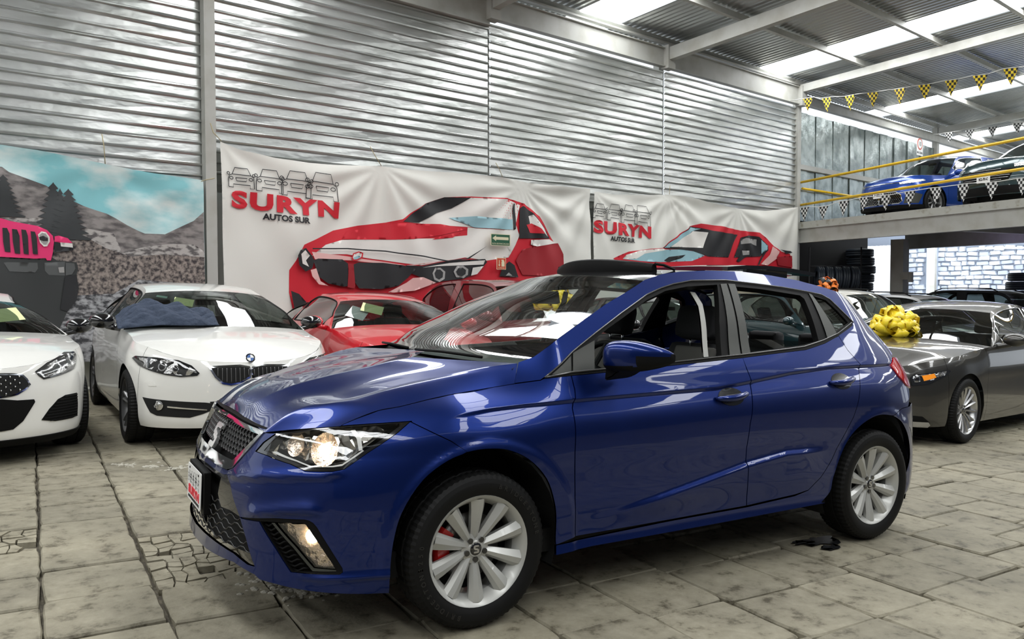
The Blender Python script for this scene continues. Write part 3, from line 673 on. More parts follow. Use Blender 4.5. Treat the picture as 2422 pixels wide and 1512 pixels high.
# door handles with cups
def handle(u, z, k):
    bm = bmesh.new(); L = .215
    P = [W(u-L/2+L*t, z+.018*t-.006*math.sin(PI*t), -.028*math.sin(PI*min(1, max(0, t*1.0)))**.5-.004) for t in np.linspace(0, 1, 14)]
    tube(bm, P, [.009+.008*math.sin(PI*t)**.6 for t in np.linspace(0, 1, 14)], 10)
    h = bobj('door_handle', bm, BLUE, k, True)
    V = []; F = []; seg = 20
    for ri in (0, .5, .8, 1.):
        for q in range(seg):
            a = 2*PI*q/seg; V.append(W(u-.0+.085*ri*math.cos(a), z+.004+.042*ri*math.sin(a), .0022-.004+.0*(1-ri*ri)))
    for r_ in range(3):
        for q in range(seg): F.append((r_*seg+q, r_*seg+(q+1) % seg, (r_+1)*seg+(q+1) % seg, (r_+1)*seg+q))
    cup = mesh('handle_cup', V, F, GLOSSB, k, True)
    return h, cup
for (u, z), d in (([(2.872,0.8593)][0], 0), ([(3.7365,0.9056)][0], 1)):
    for q in handle(u, z, car): both(q)
# door mirror
def mirror_shape():
    secs = [(-.872, .640, 1.072, .060, .048), (-.90, .632, 1.080, .072, .058), (-.95, .640, 1.084, .078, .062), (-1.00, .665, 1.084, .074, .058), (-1.04, .705, 1.083, .062, .046), (-1.072, .748, 1.082, .042, .030), (-1.088, .785, 1.082, .016, .012)]
    V = []; F = []; seg = 40; secs = crom(secs, 4)
    for y, x, z, a, b in secs:
        for k in range(seg):
            t = 2*PI*k/seg; c, s_ = math.cos(t), math.sin(t); e = .75
            V.append((x-a*abs(c)**e*math.copysign(1, c)*(1. if c > 0 else .75), y, z+b*abs(s_)**e*math.copysign(1, s_)-(.012 if s_ < 0 else 0)))
    n = len(secs)
    for i in range(n-1):
        for k in range(seg): F.append((i*seg+k, i*seg+(k+1) % seg, (i+1)*seg+(k+1) % seg, (i+1)*seg+k))
    F.append(tuple(range(seg))); F.append(tuple((n-1)*seg+k for k in range(seg))[::-1])
    mi = []
    for f in F:
        cz = sum(V[i][2] for i in f)/len(f); cx = sum(V[i][0] for i in f)/len(f); cy = sum(V[i][1] for i in f)/len(f)
        mi.append(1 if (cz < 1.078 and cx > .635) or cz < 1.040 else 0)
    o = mesh('door_mirror', V, F, [BLUE, BLACKP], car, True, mi=mi); tidy(o, 50, .0005); return o
dm = mirror_shape(); both(dm)
bm = bmesh.new(); a = [(.60, .76), (.60, .75)]
lo = [(.605, -.85, .962), (.735, -.85, .972), (.735, -.90, .985), (.600, -.905, .985)]; hi = [(.592, -.875, 1.040), (.735, -.885, 1.044), (.745, -1.005, 1.044), (.610, -.985, 1.038)]
A_ = [bm.verts.new(p) for p in lo]; B_ = [bm.verts.new(p) for p in hi]
for i in range(4): bm.faces.new((A_[i], A_[(i+1) % 4], B_[(i+1) % 4], B_[i]))
bm.faces.new(A_[::-1]); bm.faces.new(B_); bmesh.ops.recalc_face_normals(bm, faces=bm.faces); bmesh.ops.bevel(bm, geom=bm.edges[:], offset=.008, segments=2, affect='EDGES')
both(bobj('mirror_foot', bm, BLACKP, car, True, 40))
bm = bmesh.new(); tube(bm, [(.612, -.885, 1.066), (.600, -.94, 1.068), (.625, -1.0, 1.070), (.68, -1.045, 1.072)], [.003, .0045, .0045, .003], 6)
both(bobj('mirror_indicator', bm, LENS if 0 else SATIN, car, True))
# ---------------------------------------------------------------- wheels
def wheel_set(parent, cx, cy, side, R=.310, wid=.195, rim=.217, style='ten', steer=0., zc=None, face=SILVER, caliper=None):
    """a wheel: rim with children tyre, disc, caliper, cap.  side -1 = outer face towards -y"""
    h = wid/2; o = -1   # local: outer face towards -y
    rm = []
    prof = [(rim-.012, h*.9), (rim-.03, h*.5), (rim-.035, -h*.35), (rim-.018, -h*.70), (rim-.008, -h*.86), (rim+.004, -h*.93), (rim+.006, -h*.86), (rim-.004, -h*.8)]
    V, F = lathe(prof, 64); V = [tuple(p) for p in V]
    F = [f for f in F]
    def addm(v, f):
        o_ = len(V); V.extend(v); F.extend([tuple(o_+i for i in q) for q in f])
    hubr = .060*rim/.217; yo = -h*.52; S_ = rim/.217
    # hub
    v, f = lathe([(0.001, yo-.006), (.030*S_, yo-.006), (.034*S_, yo-.002), (.060*S_, yo+.004), (.066*S_, yo+.03), (.05*S_, yo+.06)], 40); addm(v, f)
    ns = {'ten': 10, 'five': 5, 'fifteen': 15, 'seven': 7, 'twin': 10}[style]
    for k in range(ns):
        a0 = PI/2+2*PI*k/ns
        if style == 'twin': a0 = PI/2+2*PI*(k//2)/5+(.16 if k % 2 else -.16)
        wi, wo = {'ten': (.0165, .035), 'five': (.022, .04), 'fifteen': (.008, .013), 'seven': (.016, .024), 'twin': (.012, .018)}[style]
        r0, r1 = .040*S_, rim-.012; st = []
        for t, sh in ((0, 0), (.35, .0), (.75, 0), (1, 0)):
            r = r0+(r1-r0)*t; w_ = (wi+(wo-wi)*t)*S_; y_ = yo+.004-.012*math.sin(PI*t*.9)+(-h*.82-yo)*t**1.5
            st.append([(r, -w_, y_+.016), (r, -w_*.55, y_), (r, w_*.15, y_-.005), (r, w_, y_+.010), (r, w_*.9, y_+.035), (r, -w_*.9, y_+.035)])
        v = [(r*math.cos(a0)-q*math.sin(a0), y_, r*math.sin(a0)+q*math.cos(a0)) for s_ in st for r, q, y_ in s_]
        f = [(i*6+j, i*6+(j+1) % 6, (i+1)*6+(j+1) % 6, (i+1)*6+j) for i in range(3) for j in range(6)]+[(0, 1, 2, 3, 4, 5)]
        addm(v, f)
    w = mesh('wheel', V, F, face, parent, True); w.data.set_sharp_from_angle(angle=math.radians(28))
    bm = bmesh.new(); bm.from_mesh(w.data); bmesh.ops.recalc_face_normals(bm, faces=bm.faces); bm.to_mesh(w.data); bm.free(); w.data.set_sharp_from_angle(angle=math.radians(28))
    seg = 144
    tp = [(rim-.004, h*.86), (rim+.02, h*1.0), (rim+.055, h*1.03), (R-.022, h*.98), (R-.006, h*.86), (R, h*.62), (R, h*.40), (R-.007, h*.38), (R-.007, h*.30), (R, h*.28), (R, -h*.28), (R-.007, -h*.30), (R-.007, -h*.38), (R, -h*.40), (R, -h*.62), (R-.006, -h*.86), (R-.022, -h*.98), (rim+.057, -h*1.03), (rim+.052, -h*1.045), (rim+.02, -h*1.0), (rim+.004, -h*.90), (rim-.006, -h*.84)]
    def md(k, j, r):
        if k % 2 == 0 and j in (4, 5, 6, 13, 14, 15): return r-.0045
        if k % 6 == 0 and j in (9, 10): return r-.005
        return r
    v, f = lathe(tp, seg, mod=md); ty = mesh('tyre', v, f, RUBBER, w, True); ty.data.set_sharp_from_angle(angle=math.radians(35))
    ty.data.polygons.foreach_set('use_smooth', [abs(v[p.vertices[0]][1]) > h*.9 for p in ty.data.polygons])
    v, f = lathe([(.05, .0), (.135*S_, .0), (.135*S_, .02), (.05, .02)], 40, closed=True); mesh('brake_disc', v, f, STEEL, w, True)
    v, f = lathe([(.0005, .03), (rim-.036, .03)], 40); mesh('wheel_back', v, f, DARKIN, w, True)
    bm = bmesh.new(); tube(bm, [(0, yo-.0078, 0), (0, yo+.01, 0)], .0115*S_, 12); b0_ = bobj('wheel_bolt', bm, GLOSSB, w)
    for k in range(5):
        a = -PI/2+2*PI*k/5; r = .042*S_; b_ = b0_ if k == 0 else b0_.copy()
        if k: C.objects.link(b_)
        b_.location = (r*math.cos(a), 0, r*math.sin(a))
    v, f = lathe([(.0005, yo-.0085), (.024*S_, yo-.0085), (.026*S_, yo-.006), (.026*S_, yo)], 32); cp = mesh('centre_cap', v, f, GLOSSB, w, True)
    if caliper:
        bm = bmesh.new(); pr = []
        for a in np.linspace(PI*.80, PI*1.16, 8): pr.append((a))
        rings = []
        for a in pr:
            rings.append([bm.verts.new((r*math.cos(a), y_, r*math.sin(a))) for r, y_ in ((.10*S_, -.02), (.155*S_, -.03), (.168*S_, -.01), (.168*S_, .04), (.10*S_, .04))])
        for p, q in zip(rings, rings[1:]):
            for i in range(5): bm.faces.new((p[i], p[(i+1) % 5], q[(i+1) % 5], q[i]))
        bm.faces.new(rings[0]); bm.faces.new(rings[-1][::-1]); bmesh.ops.recalc_face_normals(bm, faces=bm.faces)
        bobj('brake_caliper', bm, caliper, w)['label'] = 'red brake caliper'
    w.location = (cx, cy, zc or R)
    w.rotation_euler = (0, 0, steer if side < 0 else PI+steer)
    return w
def copy_tree(o, parent):
    c = o.copy(); C.objects.link(c); c.parent = parent
    for ch in list(o.children): copy_tree(ch, c)
    return c
w1 = wheel_set(car, 0, -.775, -1, steer=0., caliper=RED)
bm = bmesh.new(); e0 = Vector((0, 0, 0))
for S_ in (SH1, SH2): slab(bm, [(x*.30, y*.30) for x, y in S_], e0, Vector((1, 0, 0)), Vector((0, 0, 1)), Vector((0, -1, 0)), .002)
bm.transform(Matrix.Translation((0, -.0975*.52-.0085, 0))); bobj('cap_emblem', bm, SATIN, w1)
for s_, a0, rr_ in (('BRIDGESTONE', 38, .262), ('BRIDGESTONE', 215, .262), ('B250', 175, .262)):
    for i, ch in enumerate(s_):
        a = math.radians(a0-(i-len(s_)/2)*6.2); Mx = Matrix.Translation((rr_*math.cos(a), -.1012, rr_*math.sin(a))) @ Matrix.Rotation(-(a-PI/2), 4, 'Y') @ Matrix.Rotation(PI/2, 4, 'X')
        text('tyre_letter', ch, .026, Mx, pbr('tyre_letter_rubber', (.010, .010, .010), .4), w1, ext=.0012, off=.0008)
for cx, cy, sd in ((2.564, -.765, -1), (0, .775, 1), (2.564, .765, 1)):
    w2 = copy_tree(w1, car); w2.location = (cx, cy, .310); w2.rotation_euler = (0, 0, 0 if sd < 0 else PI)
    for ch in list(w2.children):
        if ch.name.startswith('tyre_letter') or (ch.name.startswith('brake_caliper') and cx > 1 and sd < 0): bpy.data.objects.remove(ch)
# ---------------------------------------------------------------- cabin
def softbox(bm, c, s, r=.04, rot=None): box(bm, c, s, rot, bev=r)
def seat(y, x=1.45):
    s = part('front_seat', car)
    bm = bmesh.new(); softbox(bm, (x-.15, y, .50), (.55, .50, .16), .05); bobj('seat_cushion', bm, CLOTH, s, True, 60)
    R_ = Matrix.Rotation(math.radians(18), 3, 'Y')
    bm = bmesh.new(); softbox(bm, (x+.18, y, .80), (.14, .50, .60), .06, R_); bobj('backrest', bm, CLOTH, s, True, 60)
    bm = bmesh.new(); softbox(bm, (x+.135, y, .88), (.06, .30, .40), .02, R_); bobj('backrest_insert', bm, CLOTH2, s, True, 60)
    bm = bmesh.new(); softbox(bm, (x+.20, y, 1.205), (.12, .27, .19), .045, Matrix.Rotation(math.radians(12), 3, 'Y')); bobj('headrest', bm, CLOTH, s, True, 60)
    bm = bmesh.new()
    for q in (-.06, .06): tube(bm, [(x+.20, y+q, 1.04), (x+.20, y+q, 1.14)], .007, 8)
    bobj('headrest_post', bm, CHROME, s, True)
for y in (-.36, .36): seat(y)
bm = bmesh.new(); softbox(bm, (2.30, 0, .55), (.5, 1.25, .18), .05); softbox(bm, (2.55, 0, .78), (.14, 1.25, .52), .05, Matrix.Rotation(math.radians(20), 3, 'Y'))
for y in (-.4, 0, .4): softbox(bm, (2.62, y, 1.08), (.09, .24, .13), .03)
bobj('rear_bench', bm, CLOTH, car, True, 60)
V = []; rows = []
for s in np.linspace(-1, 1, 15):
    xx = .32-.13*(1-s*s)
    rows.append([(xx, -.70*s, .985), (xx+.10, -.71*s, 1.000+.02*(1-s*s)), (xx+.30, -.72*s, 1.005+.02*(1-s*s)), (xx+.42, -.72*s, .97), (xx+.47, -.72*s, .85), (xx+.40, -.72*s, .6)])
gridmesh('dashboard', np.array(rows), DASH, car)
bm = bmesh.new(); ctr = Vector((.93, -.36, .93)); ax = Vector((-.9, 0, .42)).normalized(); xx = Vector((0, 1, 0)); yy = ax.cross(xx)
tube(bm, [ctr+.185*(math.cos(t)*xx+math.sin(t)*yy) for t in np.linspace(0, 2*PI, 33)[:-1]], .015, 8, closed=True)
for t in (0, PI, -PI/2): tube(bm, [ctr+.03*ax, ctr+.175*(math.cos(t)*xx+math.sin(t)*yy)], .014, 6)
tube(bm, [ctr+.04*ax, ctr-.02*ax], .055, 14); bobj('steering_wheel', bm, BLACKP, car, True, 50)
bm = bmesh.new(); softbox(bm, (.86, .0, 1.325), (.03, .24, .07), .012, Matrix.Rotation(math.radians(-12), 3, 'Y')); tube(bm, [(.85, 0, 1.35), (.90, 0, 1.42)], .01, 6); bobj('rear_view_mirror', bm, BLACKP, car, True, 50)
bm = bmesh.new(); box(bm, (1.72, 0, 1.415), (1.2, 1.10, .012)); bobj('headliner', bm, pbr('dark_headliner', (.05, .05, .045), .9), car)
bm = bmesh.new()
Q_ = [np.array(p) for p in [(0.9936,-0.35,1.3866),(1.0256,-0.38,1.4112),(1.0996,-0.45,1.4042),(1.0682,-0.42,1.3802)]]
vv = [bm.verts.new(p+np.array([.01, 0, -.004])) for p in Q_]; bm.faces.new(vv)
STK = pbr('blue_green_sticker', (.25, .55, .65), .5, vary=(30, (.75, .78, .62), .45, .55, (1, 1, 1))); bobj('windscreen_sticker', bm, STK, car)
# wiper arms and cowl
bm = bmesh.new()
for y0, y1 in ((-.55, .02), (.12, .62)):
    tube(bm, [(.20-.09*(1-(y0/.7)**2), y0, 1.052), (.19-.09*(1-((y0+y1)/1.4)**2), (y0+y1)/2, 1.058), (.20-.09*(1-(y1/.7)**2), y1, 1.050)], .007, 6)
bobj('wiper', bm, BLACKP, car, True)
bm = bmesh.new()
for i in range(20):
    s = -1+i*.1; s2 = s+.1
    P = [(.25-.10*(1-q*q), q*.70, 1.028) for q in (s, s2)]+[(.10-.06*(1-q*q)+.12, q*.72, 1.012) for q in (s2, s)]
    bm.faces.new([bm.verts.new(p) for p in P])
bobj('cowl_panel', bm, BLACKP, car)
CAR_DONE = True

# ------------------------------------------------------------------ the hall, in its own axes: X along the long wall, Y towards it, Z up from eye height
MR = Matrix(((0.98979740, -0.13983225, -0.02735090), (0.13992950, 0.99016007, 0.00166512), (0.02684893, -0.00547533, 0.99962451)))
HALL = Matrix.Translation(Vector((-1.5262, -3.5508, 1.2971))) @ MR.to_4x4()
HINV = HALL.inverted()
def floor_z(x, y): return -(1.2971+.02684893*x-.00547533*y)/.99962451
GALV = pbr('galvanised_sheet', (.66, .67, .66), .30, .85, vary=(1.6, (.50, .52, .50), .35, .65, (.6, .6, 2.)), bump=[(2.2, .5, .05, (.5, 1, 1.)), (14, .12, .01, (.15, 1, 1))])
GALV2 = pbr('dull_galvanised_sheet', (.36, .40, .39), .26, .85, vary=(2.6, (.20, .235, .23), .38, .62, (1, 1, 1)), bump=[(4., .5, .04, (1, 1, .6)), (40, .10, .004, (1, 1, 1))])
ROOFM = pbr('roof_sheet', (.42, .43, .42), .34, .8, bump=[(10, .10, .01, (1, .2, 1))])
BEAM = pbr('grey_beam_paint', (.43, .43, .40), .5, vary=(3, (.36, .35, .31), .45, .7, (1, 1, 1)))
YEL = pbr('yellow_rail_paint', (.80, .50, .015), .35, vary=(9, (.45, .26, .02), .62, .72, (1, 1, 1)))
SKYL = pbr('translucent_skylight', (.9, .9, .9), .5, emit=(.97, .99, 1.), estr=9.0)
CONC = pbr('concrete_kerb', (.42, .42, .38), .8, vary=(6, (.25, .23, .17), .55, .75, (1, 1, 1)))
def hmesh(bm): bm.transform(HALL); return bm
def hobj(name, bm, m, parent=None, smooth=False, angle=None): hmesh(bm); bmesh.ops.recalc_face_normals(bm, faces=bm.faces); return bobj(name, bm, m, parent, smooth, angle)
def struct(o): o['kind'] = 'structure'; return o
def root(name): o = bpy.data.objects.new(name, None); C.objects.link(o); return struct(o)
def prism(bm, P3a, P3b):
    a = [bm.verts.new(p) for p in P3a]; b = [bm.verts.new(p) for p in P3b]; n = len(a)
    for i in range(n): bm.faces.new((a[i], a[(i+1) % n], b[(i+1) % n], b[i]))
    bm.faces.new(a[::-1]); bm.faces.new(b)
COLS = [-1.4, 3.83, 8.89, 13.79, 19.22, 27.75]
DW = 11.45
# corrugated long wall: sheets between the columns, ribs run along the wall
wl = root('wall_left')
def ribbed(x0, x1, zb, zt, pitch=.153, y=DW, dy=0.):
    P = []; z = zb
    while z < zt-.02:
        P += [(z, 0), (z+.102, .004), (z+.112, -.036), (z+.134, -.040), (z+.142, 0)]; z += pitch
    P.append((min(z, zt), 0)); bm = bmesh.new(); rs = random.Random(int(x0*10)); xs = [x0+(x1-x0)*k/8 for k in range(9)]
    V = [[bm.verts.new((x, y+dy+d+.004*rs.uniform(-1, 1)*(0 if k in (0, 8) else 1), z)) for z, d in P] for k, x in enumerate(xs)]
    for a, b in zip(V, V[1:]):
        for i in range(len(P)-1): bm.faces.new((a[i], a[i+1], b[i+1], b[i]))
    return bm
hobj('wall_sheet', ribbed(-4.5, -1.3, 1.36, 5.2), GALV, wl); hobj('wall_sheet', ribbed(-1.3, 3.86, 1.36, 5.2), GALV, wl)
hobj('wall_sheet', ribbed(3.86, 8.87, 1.42, 4.86, dy=-.01), GALV, wl)
hobj('wall_sheet', ribbed(8.91, 13.77, 1.42, 4.87, .150), GALV, wl); hobj('wall_sheet', ribbed(13.80, 19.16, 1.42, 4.87, .150, dy=-.012), GALV, wl)
bm = bmesh.new()
prism(bm, [(-4.5, DW+.12, -1.0), (19.2, DW+.12, -1.9), (19.2, DW+.12, 1.6), (-4.5, DW+.12, 1.6)], [(-4.5, DW+.2, -1.0), (19.2, DW+.2, -1.9), (19.2, DW+.2, 1.6), (-4.5, DW+.2, 1.6)])
hobj('lower_wall', bm, pbr('whitewashed_wall', (.62, .62, .58), .8), wl)
# flat sheets on the wall beyond the corner, above the upper deck
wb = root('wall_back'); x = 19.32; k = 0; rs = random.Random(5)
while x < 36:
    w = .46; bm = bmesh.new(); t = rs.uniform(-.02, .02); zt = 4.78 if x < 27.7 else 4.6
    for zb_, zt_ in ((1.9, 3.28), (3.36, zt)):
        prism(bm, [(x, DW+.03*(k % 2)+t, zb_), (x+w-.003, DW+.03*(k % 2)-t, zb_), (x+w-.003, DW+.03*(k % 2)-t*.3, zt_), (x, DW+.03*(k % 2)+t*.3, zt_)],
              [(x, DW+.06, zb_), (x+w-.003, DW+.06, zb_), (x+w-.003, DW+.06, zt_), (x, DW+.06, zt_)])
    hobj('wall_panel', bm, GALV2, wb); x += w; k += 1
bm = bmesh.new(); box(bm, (27.5, DW-.03, 3.32), (16.4, .10, .13)); hobj('girt', bm, BEAM, wb)
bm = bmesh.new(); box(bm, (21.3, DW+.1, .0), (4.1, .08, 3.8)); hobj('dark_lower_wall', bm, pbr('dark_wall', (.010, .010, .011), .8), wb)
# columns, eaves beam, rafters, purlins
for i, cx in enumerate(COLS):
    bm = bmesh.new(); yy = DW-.10 if abs(cx-3.83) < .1 else (DW-.02 if cx > 19 else DW+.14); w = .15 if cx < 4 else .16
    prism(bm, [(cx-w/2, yy-.08, floor_z(cx, yy)), (cx+w/2, yy-.08, floor_z(cx, yy)), (cx+w/2, yy+.08, floor_z(cx, yy)), (cx-w/2, yy+.08, floor_z(cx, yy))], [(cx-w/2, yy-.08, 5.45), (cx+w/2, yy-.08, 5.45), (cx+w/2, yy+.08, 5.45), (cx-w/2, yy+.08, 5.45)])
    o = hobj('wall_column', bm, BEAM); struct(o)
    if 8 < cx < 20:
        bm = bmesh.new(); box(bm, (cx, DW-.14, 5.13), (.24, .20, .50)); hobj('column_head', bm, BEAM, o)
for a, b, z0, z1 in ((-4, 8.85, 4.78, 5.28), (9.05, 13.70, 4.92, 5.33), (13.95, 19.15, 4.92, 5.38), (19.3, 36, 4.95, 5.2)):
    bm = bmesh.new(); box(bm, ((a+b)/2, DW-.09, (z0+z1)/2), (b-a, .03, z1-z0)); box(bm, ((a+b)/2, DW-.09, z0+.008), (b-a, .14, .016)); box(bm, ((a+b)/2, DW-.09, z1-.008), (b-a, .14, .016))
    struct(hobj('eaves_beam', bm, BEAM))
def roof_z(y): return 5.62+.05*(DW-y)
for cx in COLS+[34.5]:
    bm = bmesh.new(); h = .27 if cx < 19 else .20; o_ = .30 if cx < 19 else .20
    prism(bm, [(cx-.08, 11.3, roof_z(11.3)-o_-h), (cx+.08, 11.3, roof_z(11.3)-o_-h), (cx+.08, 11.3, roof_z(11.3)-o_), (cx-.08, 11.3, roof_z(11.3)-o_)],
          [(cx-.08, -9, roof_z(-9)-o_-h), (cx+.08, -9, roof_z(-9)-o_-h), (cx+.08, -9, roof_z(-9)-o_), (cx-.08, -9, roof_z(-9)-o_)])
    struct(hobj('roof_beam', bm, BEAM))
py = 11.40
while py > -9:
    bm = bmesh.new(); box(bm, (16, py, roof_z(py)-.11), (42, .035, .15)); box(bm, (16, py-.03, roof_z(py)-.18), (42, .08, .012)); struct(hobj('roof_purlin', bm, BEAM)); py -= 1.78
bm = bmesh.new(); prism(bm, [(-4, DW+.02, 5.41), (19, DW+.02, 5.45), (19, DW-.12, 5.54), (-4, DW-.12, 5.52)], [(-4, DW+.03, 5.42), (19, DW+.03, 5.46), (19, DW-.11, 5.55), (-4, DW-.11, 5.53)]); struct(hobj('trim_1', bm, GALV))
ceil = root('ceiling')
SKX = [(-7.7, -6.5), (-1.4, -.2), (4.9, 6.1), (11.2, 12.42), (17.5, 18.72), (24.2, 25.35), (30.5, 31.7)]
edges = [-9]+[v for p in SKX for v in p]+[37]
for a, b in zip(edges[::2], edges[1::2]):
    P = []; x = a
    while x < b: P += [(x, 0), (x+.045, 0), (x+.075, .038), (x+.115, .038), (x+.145, 0)]; x += .16
    P = [(min(x, b), z) for x, z in P]; bm = bmesh.new()
    V = [[bm.verts.new((x, y, roof_z(y)+z)) for x, z in P] for y in (12.1, -9)]
    for i in range(len(P)-1): bm.faces.new((V[0][i], V[0][i+1], V[1][i+1], V[1][i]))
    hobj('roof_sheet', bm, ROOFM, ceil)
for a, b in SKX:
    bm = bmesh.new(); V = [bm.verts.new(p) for p in ((a, 12.0, roof_z(12.0)+.05), (b, 12.0, roof_z(12.)+.05), (b, -9, roof_z(-9)+.05), (a, -9, roof_z(-9)+.05))]; bm.faces.new(V)
    hmesh(bm); bobj('skylight', bm, SKYL, ceil)
# unseen dark wall added for the car's reflections, and the hall's side wall
wf = root('wall_front'); bm = bmesh.new(); box(bm, (14, -9.1, 2.0), (50, .1, 8.6)); hobj('front_cladding', bm, pbr('front_wall_paint', (.045, .05, .065), .7), wf)
bm = bmesh.new(); prism(bm, [(-9, 12, -2.5), (-9, -9, -2.5), (-9, -9, 6.5), (-9, 12, 6.)], [(-9.1, 12, -2.5), (-9.1, -9, -2.5), (-9.1, -9, 6.5), (-9.1, 12, 6.)]); o = struct(hobj('wall_side', bm, pbr('side_wall_paint', (.30, .30, .29), .7)))
# ------------------------------------------------------------------ upper deck and what stands under it
E0 = np.array((19.30, 11.38)); ED = np.array((-1.62, -5.95)); ED = ED/np.linalg.norm(ED); EN = np.array((-ED[1], ED[0])); EN = EN if EN[0] > 0 else -EN
def ep(t, d=0.): p = E0+ED*t+EN*d; return (float(p[0]), float(p[1]))
def edge_bar(bm, t0, t1, d0, d1, z0, z1):
    q = [ep(t0, d0), ep(t0, d1), ep(t1, d1), ep(t1, d0)]; prism(bm, [(x, y, z0) for x, y in q], [(x, y, z1) for x, y in q])
deck = root('upper_floor')
bm = bmesh.new(); edge_bar(bm, 0, 16, .0, 13, 1.70, 1.80); hobj('deck_slab', bm, CONC, deck)
bm = bmesh.new(); edge_bar(bm, -.05, 16, -.04, .10, 1.69, 1.84); hobj('deck_kerb', bm, CONC, deck)
bm = bmesh.new(); edge_bar(bm, -.05, 16, .0, .012, 1.30, 1.69); edge_bar(bm, -.05, 16, -.06, .08, 1.66, 1.69); edge_bar(bm, -.05, 16, -.06, .08, 1.29, 1.305); hobj('edge_beam', bm, BEAM, deck)
for t in (4.6, 9.5):
    bm = bmesh.new(); edge_bar(bm, t, t+.16, .1, 12, 1.28, 1.70); hobj('deck_beam', bm, BEAM, deck)
for d, z in ((4.0, 1.22),):
    bm = bmesh.new(); edge_bar(bm, 0, 16, d, d+.18, z, 1.70); hobj('deck_beam', bm, BEAM, deck)
for t, d, w in ((.95, 2.65, .34), (5.6, 6.5, .2), (12.5, 4., .2)):
    bm = bmesh.new(); x, y = ep(t, d); z = floor_z(x, y); box(bm, (x, y, (z+1.4)/2), (w, w, 1.4-z)); struct(hobj('deck_post', bm, BEAM))
# railing
rail = tag(bpy.data.objects.new('deck_railing', None), 'yellow pipe railing along the edge of the upper deck', 'railing'); C.objects.link(rail)
for z in (2.90, 2.30):
    bm = bmesh.new(); a = ep(-.05, .03); b = ep(15, .03); tube(bm, [(*a, z), (*b, z+.32)], .032, 10); hobj('top_rail' if z > 2.5 else 'middle_rail', bm, YEL, rail, True)
for t in (6.85, 12.7):
    bm = bmesh.new(); p = ep(t, .03); box(bm, (*p, 2.45), (.075, .05, 1.22)); hobj('rail_post', bm, YEL, rail)
bm = bmesh.new(); tube(bm, [(19.35, 11.33, 2.74), (25.5, 11.33, 2.74)], .03, 10); o = hobj('side_railing', bm, YEL, None, True); tag(o, 'yellow rail fixed to the sheet wall behind the blue crossover', 'railing')
# yard wall of light stones seen under the deck
ys = root('wall_yard'); STN_M = [pbr('stone_pale', (.62, .66, .72), .8), pbr('stone_white', (.78, .80, .84), .8), pbr('stone_blue_grey', (.45, .50, .58), .8)]
XW = 30.0
bm = bmesh.new(); box(bm, (XW+.2, 9.0, .2), (.2, 17, 5.6)); hobj('mortar', bm, pbr('dark_mortar', (.22, .25, .30), .9), ys)  # mortar colour carries the dark blue shadows between the stones
rs = random.Random(8); vs_ = []
def stone_mesh(i):
    bm = bmesh.new(); box(bm, (0, 0, 0), (.10, 1, 1), bev=.12)
    for v in bm.verts: v.co += Vector((rs.uniform(-.01, .01), rs.uniform(-.07, .07), rs.uniform(-.07, .07)))
    me = bpy.data.meshes.new('stone'); bmesh.ops.recalc_face_normals(bm, faces=bm.faces); bm.to_mesh(me); bm.free(); me.materials.append(STN_M[i % 3]); return me
SM = [stone_mesh(i) for i in range(9)]
z = -.10; n_st = 0
while z < 1.55:
    h = rs.uniform(.14, .19); y = 6.6+rs.uniform(0, .2)
    while y < 15.0:
        w = rs.uniform(.20, .44)
        if n_st < 300 and not (12.2 < y < 12.55):
            o = bpy.data.objects.new('stone', SM[rs.randrange(9)]); C.objects.link(o); o.parent = ys
            o.matrix_world = HALL @ Matrix.Translation((XW+.09, y+w/2, z+h/2+rs.uniform(-.02, .02))) @ Matrix.Rotation(rs.uniform(-.08, .08), 4, 'X') @ Matrix.Diagonal((1, w-.02, (h-.015)*rs.uniform(.85, 1.1), 1)); n_st += 1
        y += w
    z += h
bm = bmesh.new(); box(bm, (XW, 12.37, .2), (.3, .32, 4.)); hobj('pier', bm, pbr('pier_plaster', (.60, .68, .78), .8), ys)
bm = bmesh.new(); box(bm, (XW-.1, 7.4, .2), (.5, .34, 4.)); hobj('dark_pier', bm, pbr('stained_pier', (.10, .09, .10), .9, vary=(5, (.35, .33, .35), .5, .7, (1, 1, 1))), ys)
V = []; F = []; n = 60
for i in range(n+1):
    y = 13.35+1.75*i/n
    for zz in (-2.06, 1.7): V.append(tuple(HALL @ Vector((29.2+.09*math.sin(i*1.25)+.03*math.sin(i*.37), y, zz))))
for i in range(n): F.append((2*i, 2*i+1, 2*i+3, 2*i+2))
tag(mesh('tarpaulin_curtain', V, F, pbr('white_tarpaulin', (.75, .76, .76), .7), None, True), 'pleated white tarpaulin hanging beside the dark post under the deck', 'tarpaulin')
YL = pbr('yard_daylight_panel', (1, 1, 1), .5, emit=(.86, .92, 1.), estr=7.)
bm = bmesh.new(); V_ = [bm.verts.new(p) for p in ((26.3, 2, 3.2), (29.6, 2, 3.2), (29.6, 16, 3.2), (26.3, 16, 3.2))]; bm.faces.new(V_); hmesh(bm); 
LAMP = bpy.data.lights.new('yard_daylight', 'AREA'); LAMP.shape = 'RECTANGLE'; LAMP.size = 3; LAMP.size_y = 14; LAMP.energy = 550; LAMP.color = (.88, .93, 1.)
bm.free(); lo_ = bpy.data.objects.new('yard_daylight', LAMP); C.objects.link(lo_)
lo_.matrix_world = HALL @ Matrix.Translation((27.0, 9, 1.6)) @ Matrix.Rotation(math.radians(-55), 4, 'Y')
